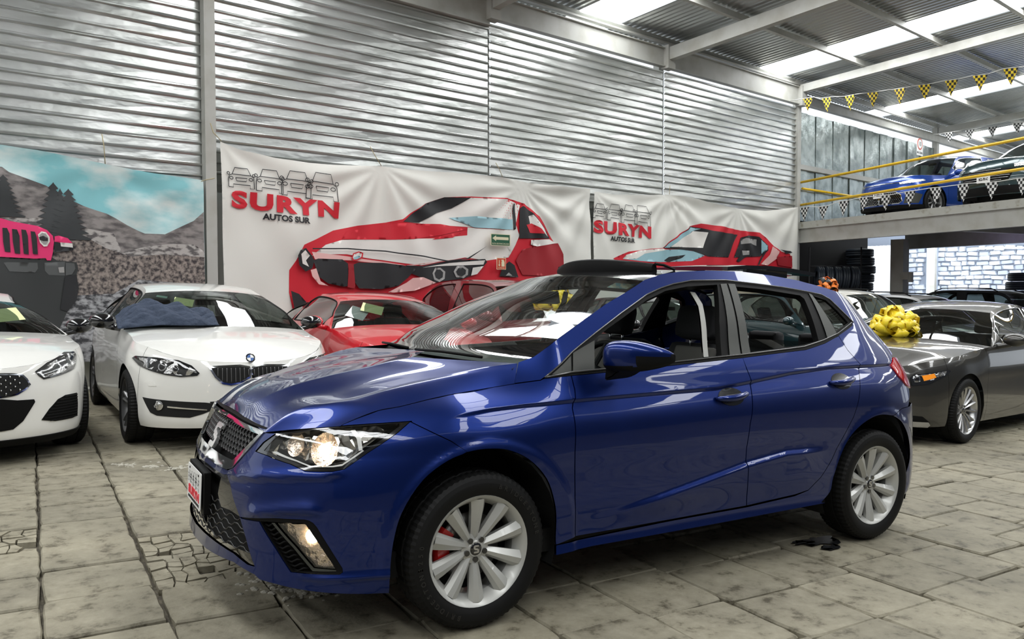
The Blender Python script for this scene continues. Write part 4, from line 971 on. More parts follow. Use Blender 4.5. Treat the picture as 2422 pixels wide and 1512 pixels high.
# strip lamp under the deck
TUBE = pbr('lit_tube', (1, 1, 1), .5, emit=(.62, .55, 1.), estr=9.)
bm = bmesh.new(); P1 = [(7.9668,1.0813)][0]; P2 = [(6.7898,1.0015)][0]
tube(bm, [(21.5, P1[0], P1[1]), (21.5, P2[0]-2.0, P2[1])], .018, 8); o = hobj('tube_lamp', bm, TUBE, None, True); tag(o, 'thin violet white tube lamp fixed under the deck beam', 'lamp')
ORD = ['first', 'second', 'third', 'fourth', 'fifth', 'sixth', 'seventh', 'eighth', 'ninth', 'tenth', 'eleventh']
# ------------------------------------------------------------------ stored tyres
def tyre_proto():
    v, f = lathe([(.19, -.085), (.24, -.10), (.29, -.095), (.315, -.075), (.318, -.03), (.308, -.028), (.308, -.02), (.318, -.018), (.318, .018), (.308, .02), (.308, .028), (.318, .03), (.315, .075), (.29, .095), (.24, .10), (.19, .085)], 36, closed=False)
    me = bpy.data.meshes.new('stored_tyre'); me.from_pydata(v, [], f); me.materials.append(pbr('old_tyre_rubber', (.035, .045, .060), .45)); me.polygons.foreach_set('use_smooth', [True]*len(f)); return me
TM = tyre_proto(); nt_ = [0]
def tyre_at(p, rot, label, group, s=1.):
    o = bpy.data.objects.new('stored_tyre', TM); C.objects.link(o); o.matrix_world = HALL @ Matrix.Translation(p) @ rot @ Matrix.Scale(s, 4); tag(o, label, 'tyre', group)
for i in range(5):
    c = (20.02+.145*i, 11.18-.160*i, .36)
    tyre_at(c, Matrix.Rotation(math.radians(42+2*(i % 3)), 4, 'Z') @ Matrix.Rotation(math.radians(3), 4, 'X'), 'black upright tyre hanging under the deck, %s in the row from the banner' % ORD[i], 'tyres hung in a row under the deck')
for i, z in enumerate((1.10, .86, .62, .38, .14, -.10, -.34, -.58)):
    tyre_at((22.1+(.05 if i % 2 else 0), 11.12-(.06 if i == 2 else 0), z), Matrix.Rotation(PI/2, 4, 'X'), 'black flat tyre in the tall stack beside the dark post, %s from the top' % ORD[i], 'tyres stacked by the post under the deck', 1.18)
for i, z in enumerate((.46, .26, .05, -.16)):
    p = [(7.8663,0.4638)][0]
    tyre_at((24.5, p[0]-.1+(.03 if i % 2 else -.02), z-.10+.04*(1-i)), Matrix.Rotation(PI/2, 4, 'X'), 'black tyre in the short stack by the stone wall, %s from the top' % ORD[i], 'tyres stacked by the stone wall', 1.15)
bm = bmesh.new()
for z in (.69, .035): tube(bm, [(19.85, 11.38, z), (20.75, 10.40, z)], .02, 6)
for x, y in ((19.85, 11.38), (20.75, 10.40)): tube(bm, [(x, y, floor_z(x, y)), (x, y, 1.2)], .022, 6)
tag(hobj('tyre_rack', bm, pbr('rack_steel', (.04, .04, .045), .5), None, True), 'dark pipe rack that holds the hanging tyres', 'rack')
bm = bmesh.new(); edge_bar(bm, .2, 5.5, 4.6, 4.7, floor_z(22, 10), 1.65); o = struct(hobj('wall_store', bm, pbr('store_black', (.012, .012, .013), .9)))
o.hide_render = False; bpy.data.objects.remove(o)
bm = bmesh.new(); p = ep(.95, 2.65); box(bm, (p[0]-.15, p[1]-.22, .42), (.12, .22, .2)); box(bm, (p[0]-.15, p[1]-.36, .38), (.10, .10, .26)); tag(hobj('junction_box', bm, BEAM), 'small grey electric box on the dark post under the deck', 'electric box')
# ------------------------------------------------------------------ hung prints
def fold(anch, amp=.035, seedv=0.):
    def f(x, z):
        x = np.asarray(x, float); z = np.asarray(z, float); y = np.zeros(np.broadcast(x, z).shape)
        for i, (ax, az, n) in enumerate(anch):
            r = np.hypot(x-ax, z-az)+1e-3; ph = np.arctan2(z-az, x-ax)
            y = y+amp*np.exp(-r/1.2)*np.minimum((r/.95)**1.5, 1)*np.sin(n*ph+i*1.7+seedv)
        y = y+.010*np.sin(x*3.1+z*1.3+seedv)+.005*np.sin(x*9+z*4)
        return y
    return f
class Cloth:
    def __init__(s, y, f): s.y = y; s.f = f
    def __call__(s, x, z, off=0.):
        x = np.asarray(x, float); z = np.asarray(z, float)
        P = np.stack(np.broadcast_arrays(x, s.y+s.f(x, z)+off, z), -1)
        return P @ np.array(MR).T+np.array(HALL.translation)
def sheet(name, S, P, m, parent, off=0., step=.12):
    P = clean(P); v, F, L = tri_poly(P, (), step); X = S(v[:, 0], v[:, 1], off); return mesh(name, X, [f for f in F], m, parent, True)
PR = lambda n, c: pbr('print_'+n, c, .62)
CLW = pbr('white_banner_cloth', (.72, .71, .66), .6)
P_RED = PR('red', (.58, .010, .025)); P_DRED = PR('dark_red', (.30, .005, .012)); P_BLK = PR('black', (.012, .012, .014)); P_GRY = PR('grey', (.32, .31, .30)); P_WHT = PR('white', (.75, .72, .68)); P_TEAL = PR('teal', (.30, .50, .56)); P_PNK = PR('pink', (.72, .42, .40)); P_AMB = PR('amber', (.6, .25, .08))
def print_layers(S, parent, layers, xmax=99., xmin=-99.):
    for i, (nm, m, P) in enumerate(layers):
        P = [(max(min(x, xmax), xmin), z) for x, z in P]; sheet(nm, S, P, m, parent, off=-.005-.0023*i, step=.045)
def banner_logo(S, parent, x0, z0, w, sl):
    """car outlines and words; w = width of the group, sl = slope of the cloth there"""
    def put(o, off=-.022):
        me = o.data; n = len(me.vertices); co = np.empty(n*3); me.vertices.foreach_get('co', co); co = co.reshape(-1, 3)
        X = S(x0+co[:, 0]*w, z0+co[:, 1]*w+sl*co[:, 0]*w, off); me.vertices.foreach_set('co', X.ravel()); me.update()
    bm = bmesh.new(); car_icons(bm, 0, 1., .235, t=.0033); bm.transform(Matrix.Translation((-.01, .262, 0))); o = bobj('car_drawing', bm, P_BLK, parent); put(o)
    o = text('lettering', 'SURYN', .30, Matrix.Translation((.5, .185, 0)), P_RED, parent, ext=0, off=.015, fit=(.985, .150), space=1.15); put(o)
    o = text('small_lettering', 'AUTOS SUR', .115, Matrix.Translation((.49, .065, 0)), P_BLK, parent, ext=0, off=.005, fit=(.43, .055)); put(o)
from_big = fold([(4.0, 2.1, 9), (6.57, 2.03, 14), (9.6, 1.95, 16), (11.42, 2.04, 12)], .055)
S1 = Cloth(11.30, from_big)
ban1 = sheet('dealer_banner', S1, [(min(x, 11.36), z) for x, z in [(3.9766,2.1279),(4.2618,2.0398),(4.7702,1.9777),(5.3089,1.9638),(5.8069,1.9816),(6.5574,2.0365),(7.1318,2.0371),(7.9982,2.0768),(9.0677,2.0933),(9.753,2.0441),(10.6273,2.0453),(11.3989,2.0671),(11.4033,1.1175),(11.3847,-0.0861)]+[(11.4, -.6), (4.0, -.6)]], CLW, None, step=.04)
tag(ban1, 'large white hanging banner printed with a red car front and a row of car outlines', 'banner')
print_layers(S1, ban1, [
    ('printed_car', P_RED, [(4.9822,0.3238),(5.0843,0.4693),(5.2141,0.7135),(5.4221,0.8065),(5.7156,0.9545),(6.1293,1.0503),(6.6489,1.1293),(6.9494,1.1983),(7.4179,1.493),(7.8071,1.6293),(8.3829,1.6866),(9.2122,1.7204),(9.6311,1.6483),(10.0258,1.4355),(10.352,1.0278),(10.603,0.7296),(10.6247,0.5136),(10.5209,-0.0134)]+[(10.4086,-0.5803),(5.1465,-0.4545)]+[(5.0503,-0.3704),(4.9786,-0.0103)]),
    ('printed_glass', P_WHT, [(6.9797,1.1606),(7.4177,1.4663),(7.8071,1.6075),(8.3828,1.667),(9.2122,1.7001),(9.5154,1.6107),(9.4007,1.2807),(9.3247,1.1304),(8.4513,1.1441),(7.6414,1.1433)]),
    ('printed_highlight', P_WHT, [(5.3414,0.5485),(5.5797,0.7272),(5.8501,0.8119),(6.588,0.8552),(7.6079,0.9114),(8.3117,0.9972),(8.3121,1.137),(8.735,1.1302),(9.3247,1.1246),(9.4006,0.87),(9.2115,0.6298),(8.734,0.5597),(8.2416,0.6034),(7.3175,0.4443),(6.4106,0.5278),(5.9307,0.5903),(5.5783,0.5798)]),
    ('printed_highlight', P_WHT, [(9.026,1.087),(9.4007,1.2221),(9.5154,1.0513),(9.4006,0.87),(9.2491,0.7184)]),
    ('printed_bonnet', P_RED, [(5.8503,0.8244),(5.9336,0.9402),(6.4144,1.0525),(6.858,1.1277),(7.7067,1.1603),(8.312,1.109),(7.7059,0.97),(7.163,0.8792),(6.7064,0.8524)]),
    ('printed_bonnet', P_RED, [(7.5431,0.887),(7.8046,0.9881),(8.1743,1.0327),(7.9709,0.9406)]),
    ('printed_shade', P_BLK, [(6.9492,1.1589),(7.4179,1.493),(7.8071,1.6293),(8.3828,1.667),(7.9727,1.4495),(7.6423,1.3464),(7.2897,1.1645)]),
    ('printed_glass', P_TEAL, [(7.9052,1.2807),(8.4868,1.343),(9.3248,1.335),(9.3059,1.1441),(8.4513,1.1441)]),
    ('printed_line', P_BLK, [(9.3438,1.6281),(9.3893,1.6313),(9.3816,1.1625),(9.3172,1.1301)]),
    ('printed_side_glass', P_BLK, [(9.4962,0.9915),(9.4962,1.5506),(9.5924,1.6013),(9.8268,1.4832),(10.1472,1.2008),(10.2903,1.0252),(10.1881,1.0209)]),
    ('printed_side_glass', P_WHT, [(9.7091,1.4164),(9.8268,1.4533),(10.1269,1.1998),(10.2288,1.053),(10.0261,1.1947),(9.7483,1.2552)]),
    ('printed_mirror', P_RED, [(9.6313,1.249),(9.7876,1.2871),(10.0261,1.1947),(10.1271,1.109),(9.7093,1.1046)]),
    ('printed_door', P_DRED, [(9.554,0.7871),(9.9864,0.8919),(10.4767,0.941),(10.603,0.7296),(10.6247,0.5136),(10.4366,0.2945),(9.5541,0.3134),(9.4006,0.5762)]),
    ('printed_highlight', P_WHT, [(9.7485,0.9724),(10.2698,1.0091),(10.4351,0.9394),(9.9465,0.8604),(9.7486,0.883)]),
    ('printed_wheel', P_BLK, [(8.9883,0.2769),(9.0624,0.4519),(9.2115,0.5569),(9.3625,0.4871),(9.4579,0.2678)]),
    ('printed_wheel', P_GRY, [(9.1365,0.2933),(9.2114,0.3526),(9.3056,0.2954)]),
    ('printed_lamp', P_BLK, [(7.0061,0.4377),(7.3174,0.4309),(7.9025,0.5391),(8.6624,0.5864),(8.716,0.5307),(8.4845,0.3274),(8.1718,0.2252),(7.7355,0.1797),(7.5721,0.1512),(7.2849,0.2429),(7.0978,0.3071)]),
    ('printed_lamp', P_WHT, [(7.9023,0.4978),(8.6623,0.5636),(8.6265,0.4859),(8.1725,0.4622),(7.6383,0.4374),(7.3173,0.4041)]),
    ('printed_lamp_ring', P_GRY, [(7.5244,0.3133),(7.5895,0.4093),(7.7036,0.4114),(7.8021,0.3448),(7.7851,0.2212),(7.6698,0.1655),(7.5562,0.2053)]), ('printed_lamp_ring', P_BLK, [(7.5664,0.3139),(7.612,0.3771),(7.6969,0.3786),(7.7558,0.3304),(7.7423,0.2481),(7.6634,0.2064),(7.5887,0.2382)]),
    ('printed_lamp_ring', P_GRY, [(7.9688,0.3475),(8.0365,0.4455),(8.1725,0.4566),(8.2824,0.3945),(8.2752,0.2963),(8.1718,0.2336),(8.0189,0.2513)]), ('printed_lamp_ring', P_BLK, [(8.0159,0.3482),(8.0702,0.4129),(8.1587,0.4201),(8.2306,0.3796),(8.2201,0.3095),(8.1446,0.2695),(8.0495,0.285)]),
    ('printed_lamp', P_WHT, [(8.3796,0.4243),(8.6264,0.4575),(8.4845,0.3132),(8.3445,0.2832)]),
    ('printed_sheen', P_PNK, [(5.3161,0.6083),(5.9303,0.5528),(6.4104,0.5021),(7.0061,0.4377),(8.1729,0.5876),(7.7698,0.5221),(7.1295,0.435),(6.7037,0.4444),(6.013,0.4923),(5.3669,0.4957)]),
    ('printed_grille', P_BLK, [(5.3407,0.4757),(5.4192,0.5068),(5.8202,0.5049),(5.9239,0.4401),(5.932,0.0895),(5.8438,0.0766),(5.5741,0.1248),(5.4166,0.2336)]),
    ('printed_grille', P_BLK, [(6.0264,0.4298),(6.1247,0.4647),(6.5559,0.467),(6.9449,0.4364),(7.1915,0.3884),(7.0356,0.2268),(6.8516,0.0936),(6.5236,0.0405),(6.1214,0.0524),(6.0519,0.1405)]),
    ('printed_kidney', P_DRED, [(5.9349,0.4403),(6.0264,0.4373),(6.0515,0.09),(6.0372,0.0521),(5.9125,0.0693)]),
    ('printed_lamp', P_BLK, [(5.0851,0.5412),(5.124,0.6262),(5.2136,0.6605),(5.3155,0.5477),(5.3537,0.476),(5.3136,0.3537),(5.21,0.3036),(5.1089,0.398)]),
    ('printed_lamp', P_WHT, [(5.1361,0.5666),(5.2004,0.6288),(5.2767,0.5466),(5.2117,0.4725),(5.2621,0.377),(5.16,0.4231)]),
    ('printed_sheen', P_PNK, [(5.2874,0.329),(5.3786,0.3549),(5.4422,0.1606),(5.5738,0.0879),(5.4154,0.1116),(5.3124,0.2324)]), ('printed_sheen', P_PNK, [(6.6412,-0.0113),(7.0044,0.1472),(7.1284,0.2278),(7.3165,0.2433),(7.5721,0.1512),(7.1583,0.0151),(6.7605,-0.0165)]),
    ('printed_intake', P_BLK, [(4.9789,0.0135),(5.1044,-0.0345),(5.2563,-0.2045),(5.2041,-0.2766),(5.0503,-0.3704)]),
    ('printed_badge', P_RED, [(5.9799,0.5291),(6.0139,0.6054),(6.1261,0.6416),(6.2107,0.619),(6.1959,0.5475),(6.0968,0.4944),(6.0129,0.4873)]), ('printed_badge', P_WHT, [(6.0022,0.5372),(6.0305,0.5933),(6.1259,0.6214),(6.1822,0.6054),(6.1705,0.557),(6.0914,0.5144),(6.0242,0.5077)]), ('printed_badge', P_TEAL, [(6.0189,0.5377),(6.0974,0.5701),(6.1593,0.5718),(6.1393,0.5359),(6.0829,0.5142),(6.0354,0.5079)]),
    ('printed_line', P_BLK, [(5.3166,0.6641),(5.9039,0.6844),(6.5867,0.6667),(7.3183,0.6049),(7.836,0.5374),(8.2415,0.5894),(8.6628,0.814),(8.276,0.5763),(7.8359,0.5155),(7.3182,0.5835),(6.5866,0.646),(5.9037,0.6644),(5.3164,0.6447)]),
])
banner_logo(S1, ban1, 4.10, 1.01, 1.72, -.035)
S2 = Cloth(11.30, fold([(11.5, 2.0, 12), (13.8, 2.12, 14), (14.3, 2.1, 9), (16.4, 2.0, 14), (19.1, 2.2, 10)], .05, 2.))
ban2 = sheet('dealer_banner', S2, [(max(x, 11.44), z) for x, z in [(11.4838,2.0226),(12.068,2.0078),(12.8536,2.0596),(13.8034,2.1422),(14.5773,2.1444),(15.5274,2.0569),(16.4211,2.0067),(17.6304,2.0334),(19.121,2.2302),(19.0669,1.009),(19.0489,0)]+[(19.0, -.8), (11.5, -.6)]], CLW, None, step=.04)
tag(ban2, 'smaller white hanging banner by the corner, printed with a red sports coupe', 'banner')
print_layers(S2, ban2, [
    ('printed_car', P_RED, [(12.0657,0.6882),(12.5142,0.8445),(13.1833,0.9228),(13.6014,0.9602),(14.5476,1.4829),(14.9302,1.5633),(15.7297,1.557),(16.4895,1.4823),(17.3796,1.4732),(17.706,1.3559),(17.9933,1.1539),(18.333,1.0307),(18.7281,0.9885),(18.8312,0.8539),(18.7909,0.4125),(16.2527,0.2279),(12.849,0.3374)]),
    ('printed_bonnet', P_TEAL, [(12.353,0.6848),(12.7119,0.8061),(13.391,0.9184),(14.254,0.9475),(14.8223,0.9184),(15.0965,0.8296),(14.6332,0.6963),(13.5338,0.6464),(12.8465,0.6527)]),
    ('printed_bonnet', P_WHT, [(12.4495,0.7759),(12.8446,0.8775),(13.6015,0.9486),(13.7442,0.9187),(13.0136,0.8152),(12.7128,0.6942),(12.353,0.6892)]), ('printed_vent', P_BLK, [(13.6752,0.6845),(13.8896,0.7717),(14.4046,0.8336),(14.2562,0.7582),(13.8908,0.6548)]),
    ('printed_glass', P_BLK, [(13.6014,0.9602),(14.1035,1.2012),(14.5476,1.4829),(15.2067,1.4441),(16.3836,1.3754),(16.0317,0.8186),(15.2153,0.8208),(14.6302,0.9362)]),
    ('printed_glass', P_WHT, [(13.9234,0.9948),(14.251,1.2076),(14.6629,1.3811),(15.2473,1.3776),(15.0352,1.0103)]), ('printed_glass', P_TEAL, [(13.6368,0.9614),(14.067,1.1879),(14.5478,1.4591),(14.9318,1.4425),(14.5869,1.3655),(14.1046,1.1072),(13.8874,0.9819)]),
    ('printed_side_glass', P_BLK, [(16.2643,0.825),(16.4925,1.3038),(16.8411,1.3833),(17.2903,1.3643),(17.7096,1.1702),(17.7122,1.0374),(17.3909,0.8821)]), ('printed_side_glass', P_GRY, [(16.4938,1.2273),(16.7101,1.3132),(17.2008,1.295),(17.2263,1.1392),(16.9332,1.1932),(16.4951,1.1507)]),
    ('printed_side_glass', P_TEAL, [(17.3831,1.2895),(17.6864,1.164),(17.665,1.0624),(17.4355,0.9493)]),
    ('printed_mirror', P_BLK, [(16.3298,0.7378),(16.4989,0.9209),(16.5403,1.0373),(16.8915,1.0364),(16.9165,0.8817),(16.7184,0.8374),(16.416,0.7143)]), ('printed_mirror', P_GRY, [(16.5627,0.9997),(16.8478,1.0039),(16.8584,0.9059),(16.6081,0.8857)]),
    ('printed_sheen', P_PNK, [(17.3946,0.6847),(17.7612,0.9325),(17.8983,1.1505),(18.1877,1.0261),(18.0476,0.8335),(17.6728,0.6643)]), ('printed_spoiler', P_BLK, [(18.1866,1.08),(18.7266,1.057),(18.8024,1.0182),(18.53,0.977),(18.4305,1.0338)]),
    ('printed_shade', P_DRED, [(18.0465,0.8872),(18.7792,0.9351),(18.786,0.6327),(18.1468,0.6742)]), ('printed_line', P_BLK, [(17.2124,0.6677),(17.5272,0.9785),(17.5965,0.9939),(17.3034,0.6696)]),
])
banner_logo(S2, ban2, 11.47, 1.00, 1.76, -.03)
# mountain mural
MSKY = pbr('print_sky', (.22, .52, .56), .6, vary=(1.3, (.66, .74, .72), .42, .62, (1, 1, 2.2)))
MHILL = pbr('print_hill', (.26, .235, .225), .7, vary=(5, (.09, .08, .08), .42, .62, (1, 1, 2.5)))
MHILL2 = pbr('print_near_hill', (.42, .39, .37), .7, vary=(9, (.10, .09, .09), .45, .58, (1, 1, 2)))
MBUSH = pbr('print_bushes', (.30, .25, .22), .7, vary=(22, (.035, .028, .03), .38, .62, (1, 1, 1)))
MROCK = pbr('print_rocks', (.36, .36, .37), .7, vary=(14, (.04, .04, .045), .40, .60, (1, 1, 1.8)))
P_PINK = PR('hot_pink', (.78, .03, .16)); P_DG = PR('bumper_black', (.030, .032, .032)); P_DG2 = PR('bumper_grey', (.085, .088, .088)); P_TREE = PR('pine', (.035, .038, .040))
S3 = Cloth(11.26, fold([(2.45, 1.66, 10), (3.72, 1.55, 11), (.9, 1.75, 8)], .03, 1.))
mur = sheet('mural_banner', S3, [(min(x, 3.72), z) for x, z in [(-3.0, 2.0), (0., 1.80)]+[(1.3495,1.7635),(1.7058,1.7418),(2.0791,1.6976),(2.4707,1.6456),(2.7776,1.6092),(3.0965,1.5827),(3.4848,1.5662),(3.8085,1.5537),(3.804,0.7815),(3.864,-0.0605)]+[(3.9, -.9), (-3.0, -.9)]], MSKY, None, step=.05)
tag(mur, 'wide mural banner with a pink off-road vehicle before mountains and turquoise sky', 'banner')
def tree(cx, top, base, w):
    P = []; n = 9; h = top-base
    for i in range(n): t = i/n; P += [(cx+w*(.08+.9*t)*(.62), top-h*t), (cx+w*(.15+.9*(t+.9/n)), top-h*(t+.75/n))]
    L = [(2*cx-x, z) for x, z in P][::-1]
    return [(cx, top+.02)]+P+[(cx+w, base), (cx-w, base)]+L
hx = [(1.3444,1.5007),(1.4146,1.4447),(1.5825,1.3899),(1.8039,1.3165),(2.0823,1.1498),(2.2126,1.0928),(2.5612,0.9807)]
tx = [(2.4602,1.0156),(2.58,0.9567),(2.722,0.8757),(2.8667,0.8045),(2.9401,0.7741),(3.0791,0.7748),(3.1875,0.774),(3.3542,0.8627),(3.5813,0.9797),(3.8145,1.1117),(3.8343,0.8391)]
TRE = [[(1.8802,1.3445),(1.8684,0.6934)]+[.24], [(1.9554,1.2785),(1.945,0.6968)]+[.13], [(2.0456,1.2785),(2.0346,0.6568)]+[.24], [(1.3482,1.3897),(1.3388,0.9078)]+[.22]]
lay = [('printed_hill', MHILL, [(-3, 1.6)]+hx+tx+[(3.8711,0.0605)]+[(-3, -.8)]),
       ('printed_near_hill', MHILL2, [(-3, .6)]+[(1.4521,0.9004),(1.8216,0.9077),(2.2077,0.8119),(2.5574,0.754),(2.6544,0.5161),(2.9693,0.6053),(3.2956,0.6518),(3.5881,0.6511),(3.8422,0.5532),(3.8634,0.3744)]+[(3.9, -.6), (-3, -.6)]),
       ('printed_bushes', MBUSH, [(-3, .2)]+[(1.8517,0.4755),(2.0734,0.6437),(2.2851,0.6672),(2.4527,0.5648),(2.5729,0.5246),(2.7568,0.4632),(3.0748,0.4949),(3.4046,0.4929),(3.8413,0.4815),(3.8745,0.3147),(3.8948,0.0606)]+[(3.8999,-0.0606)]+[(-3, -.5)]),
       ('printed_rocks', MROCK, [(-3, 0)]+[(2.006,-0.2238),(2.1136,-0.0478),(2.5446,-0.0263),(2.8565,0.1611),(3.8952,0.087)]+[(3.95, -.9), (-3, -.9)])]
lay += [('printed_tree', P_TREE, tree(a[0], a[1], b[1], w)) for a, b, w in TRE]
lay += [('printed_bumper', P_DG, [(-3, .62)]+[(1.3231,0.4035),(1.7869,0.387),(1.8383,0.4317),(1.9011,0.3898),(2.121,0.3731),(2.1393,0.2923),(2.1183,0.2181),(2.1415,0.041),(2.1126,-0.1069),(2.0055,-0.2532)]+[(1.9, -.5), (-3, -.5)]),
        ('printed_bumper_panel', P_DG2, [(1.7613,0.3575),(1.9908,0.3774),(1.9877,0.2017),(1.8089,0.2067),(1.7657,0.2566)]), ('printed_bumper_panel', P_DG2, [(1.3339,0.3477),(1.3698,0.3556),(1.6863,0.3558),(1.6912,0.2841),(1.6592,0.2334),(1.3915,0.2434)]),
        ('printed_fog', P_GRY, [(1.9123,0.3027),(1.9767,0.3113),(1.9819,0.2382),(1.924,0.2374)]), ('printed_bumper_panel', P_DG2, [(1.997,0.3629),(2.0945,0.3578),(2.1064,0.2917),(2.0659,0.2174),(1.9941,0.2018)]),
        ('printed_tyre', P_BLK, [(1.9874,0.1871),(2.1183,0.2181),(2.1349,0.041),(2.1126,-0.1069),(2.0055,-0.2532),(1.9285,-0.2227)]),
        ('printed_grille_panel', P_PINK, [(-3, 1.12)]+[(1.3324,0.8794),(1.4033,0.8555),(1.6947,0.8074),(1.7938,0.7622),(1.8557,0.6928),(1.8671,0.6209),(1.8517,0.4755),(1.8311,0.3881),(1.7869,0.387),(1.7749,0.4155),(1.6624,0.4054),(1.3234,0.4175)]+[(-3, .62)]),
        ('printed_fender', P_PINK, [(1.8746,0.6864),(1.9194,0.6986),(2.0219,0.6709),(2.0729,0.6144),(1.9434,0.6094),(1.8734,0.6212)]), ('printed_fender_edge', P_BLK, [(1.8734,0.6212),(1.9434,0.6065),(2.0848,0.5487),(2.0842,0.5193),(1.8711,0.4906)]), ('printed_marker', P_WHT, [(1.9372,0.6164),(2.0727,0.607),(2.0784,0.5558),(1.9427,0.5657)])]
for a, b in ((0, 55), (80, 140), (160, 215), (238, 290)):
    lay.append(('printed_slot', P_BLK, [(2.6102,0.4985)][:0]+{0: [(1.3302,0.7676),(1.3777,0.7671),(1.4003,0.7009),(1.4056,0.4761),(1.3484,0.4813),(1.3329,0.5999)], 80: [(1.4277,0.7584),(1.4794,0.7539),(1.5021,0.6773),(1.504,0.4579),(1.4497,0.4634),(1.432,0.6038)], 160: [(1.5218,0.756),(1.5705,0.7513),(1.5875,0.681),(1.5918,0.4534),(1.5406,0.4619),(1.5312,0.6077)], 238: [(1.6168,0.7393),(1.6623,0.7343),(1.6797,0.6708),(1.6882,0.4562),(1.6363,0.4619),(1.6287,0.583)]}[a]))
lay += [('printed_lamp', P_WHT, [(1.6927,0.7),(1.7308,0.7419),(1.7807,0.7327),(1.8174,0.6767),(1.8189,0.619),(1.7901,0.5602),(1.7524,0.556),(1.7132,0.6005)]), ('printed_lamp', P_GRY, [(1.7075,0.6935),(1.7367,0.7235),(1.7742,0.718),(1.8022,0.6689),(1.8012,0.6183),(1.7779,0.5814),(1.7528,0.5805),(1.7235,0.6153)]), ('printed_lamp', P_BLK, [(1.7021,0.6689),(1.7485,0.6881),(1.7983,0.6615),(1.7976,0.6254),(1.7474,0.6234),(1.7102,0.6362)])]
print_layers(S3, mur, lay, 3.715)
# safety signs stuck on the big banner
def hung_sign(name, label, P, cols, words, tail=None):
    P = np.array(P); c = P.mean(0); w = np.ptp(P[:, 0]); h = np.ptp(P[:, 1]); T_ = HALL @ Matrix.Translation((c[0], 11.17, c[1])) @ Matrix.Rotation(PI/2, 4, 'X')
    r = thing(name, label, 'sign', mat=Matrix.Identity(4))
    def pl(nm, Q, m, z):
        bm = bmesh.new(); slab(bm, Q, Vector((0, 0, z)), Vector((1, 0, 0)), Vector((0, 1, 0)), Vector((0, 0, 1)), .003); bm.transform(T_); bmesh.ops.recalc_face_normals(bm, faces=bm.faces); return bobj(nm, bm, m, r)
    return r, pl, w, h, T_
CREAM = pbr('sign_cream', (.72, .66, .45), .5); GRN = pbr('sign_green', (.02, .10, .05), .4); SRED = pbr('sign_red', (.55, .07, .03), .4)
r, pl_, w, h, T_ = hung_sign('evacuation_sign', 'green safety sign with a left arrow reading RUTA DE EVACUACION', [(8.7236,1.0374),(9.1768,1.0426),(9.1766,0.8313),(8.7232,0.8303)], 0, 0)
pl_('sign_board', rounded(w, h, .01), CREAM, 0); pl_('sign_face', rounded(w*.93, h*.90, .008), GRN, .003)
pl_('arrow', [(-w*.42, h*.12), (-w*.24, h*.36), (-w*.24, h*.24), (w*.40, h*.24), (w*.40, -.0*h), (-w*.24, -.0*h), (-w*.24, -h*.12)], CREAM, .006)
text('lettering', 'RUTA DE EVACUACION', h*.17, T_ @ Matrix.Translation((0, -h*.33, .0065)), CREAM, r, sx=1.0)
r, pl_, w, h, T_ = hung_sign('extinguisher_sign', 'small red sign with a fire extinguisher and down arrow reading EXTINTOR', [(8.859,0.6113),(9.0763,0.6094),(9.0761,0.3987),(8.8587,0.4026)], 0, 0)
pl_('sign_board', rounded(w, h, .01), CREAM, 0); pl_('sign_face', rounded(w*.90, h*.92, .008), SRED, .003)
pl_('arrow', [(-w*.27, h*.30), (-w*.21, h*.30), (-w*.21, -h*.08), (-w*.13, -h*.08), (-w*.24, -h*.25), (-w*.35, -h*.08), (-w*.27, -h*.08)], CREAM, .006)
pl_('extinguisher_symbol', [(0, -h*.24), (0, h*.14), (w*.06, h*.22), (-w*.02, h*.28), (-w*.02, h*.33), (w*.20, h*.36), (w*.28, h*.22), (w*.32, h*.12), (w*.32, -h*.24)], CREAM, .006)
text('lettering', 'EXTINTOR', h*.14, T_ @ Matrix.Translation((0, -h*.37, .0065)), CREAM, r)
r, pl_, w, h, T_ = hung_sign('speed_limit_sign', 'white speed limit 10 sign on the sheet wall above the blue crossover', [(25.7454,4.8032),(26.1643,4.8405),(26.1843,4.344),(25.7647,4.3119)], 0, 0)
pl_('sign_board', rounded(w, h, .01), WHITEP, 0)
def ringp(r0, r1, cy, n=24): return [(r1*math.cos(2*PI*k/n), cy+r1*math.sin(2*PI*k/n)) for k in range(n)]
pl_('red_ring', ringp(0, w*.42, h*.18), SRED, .003); pl_('ring_centre', ringp(0, w*.32, h*.18), WHITEP, .006)
text('lettering', '10', w*.42, T_ @ Matrix.Translation((0, h*.18, .0095)), BLKP, r, off=.002); text('small_lettering', 'MAXIMA', w*.24, T_ @ Matrix.Translation((0, -h*.34, .004)), BLKP, r, off=.001)
# cords that hold the banners
ROPE = pbr('jute_cord', (.45, .38, .22), .9)
for nm, P, lab in (('banner_cord', [(3.8253,2.3597),(3.8649,2.2339),(3.9766,2.1279)], 'jute cord tying the top left corner of the big banner'), ('banner_cord', [(6.3494,2.3291),(6.4412,2.1892),(6.5574,2.0365)], 'jute cord tied to the big banner between its letters and its car'), ('banner_cord', [(8.92,2.3335),(8.9986,2.2336),(9.0777,2.0942)], 'jute cord above the arrow sign on the big banner'), ('banner_cord', [(13.8302,2.3502),(13.8167,2.2555),(13.8034,2.1422)], 'jute cord holding the small corner banner'), ('banner_cord', [(2.4421,2.0327),(2.4646,1.8817),(2.4758,1.6461)], 'wire holding the top of the mural banner'), ('banner_cord', [(3.8742,1.5954),(3.7734,1.5685),(3.6912,1.5374)], 'cord tying the mural banner to the wall column')):
    bm = bmesh.new(); tube(bm, [(x, 11.27+.0*i, z) for i, (x, z) in enumerate(P)], .006, 5); tag(hobj(nm, bm, ROPE, None, True), lab, 'cord')
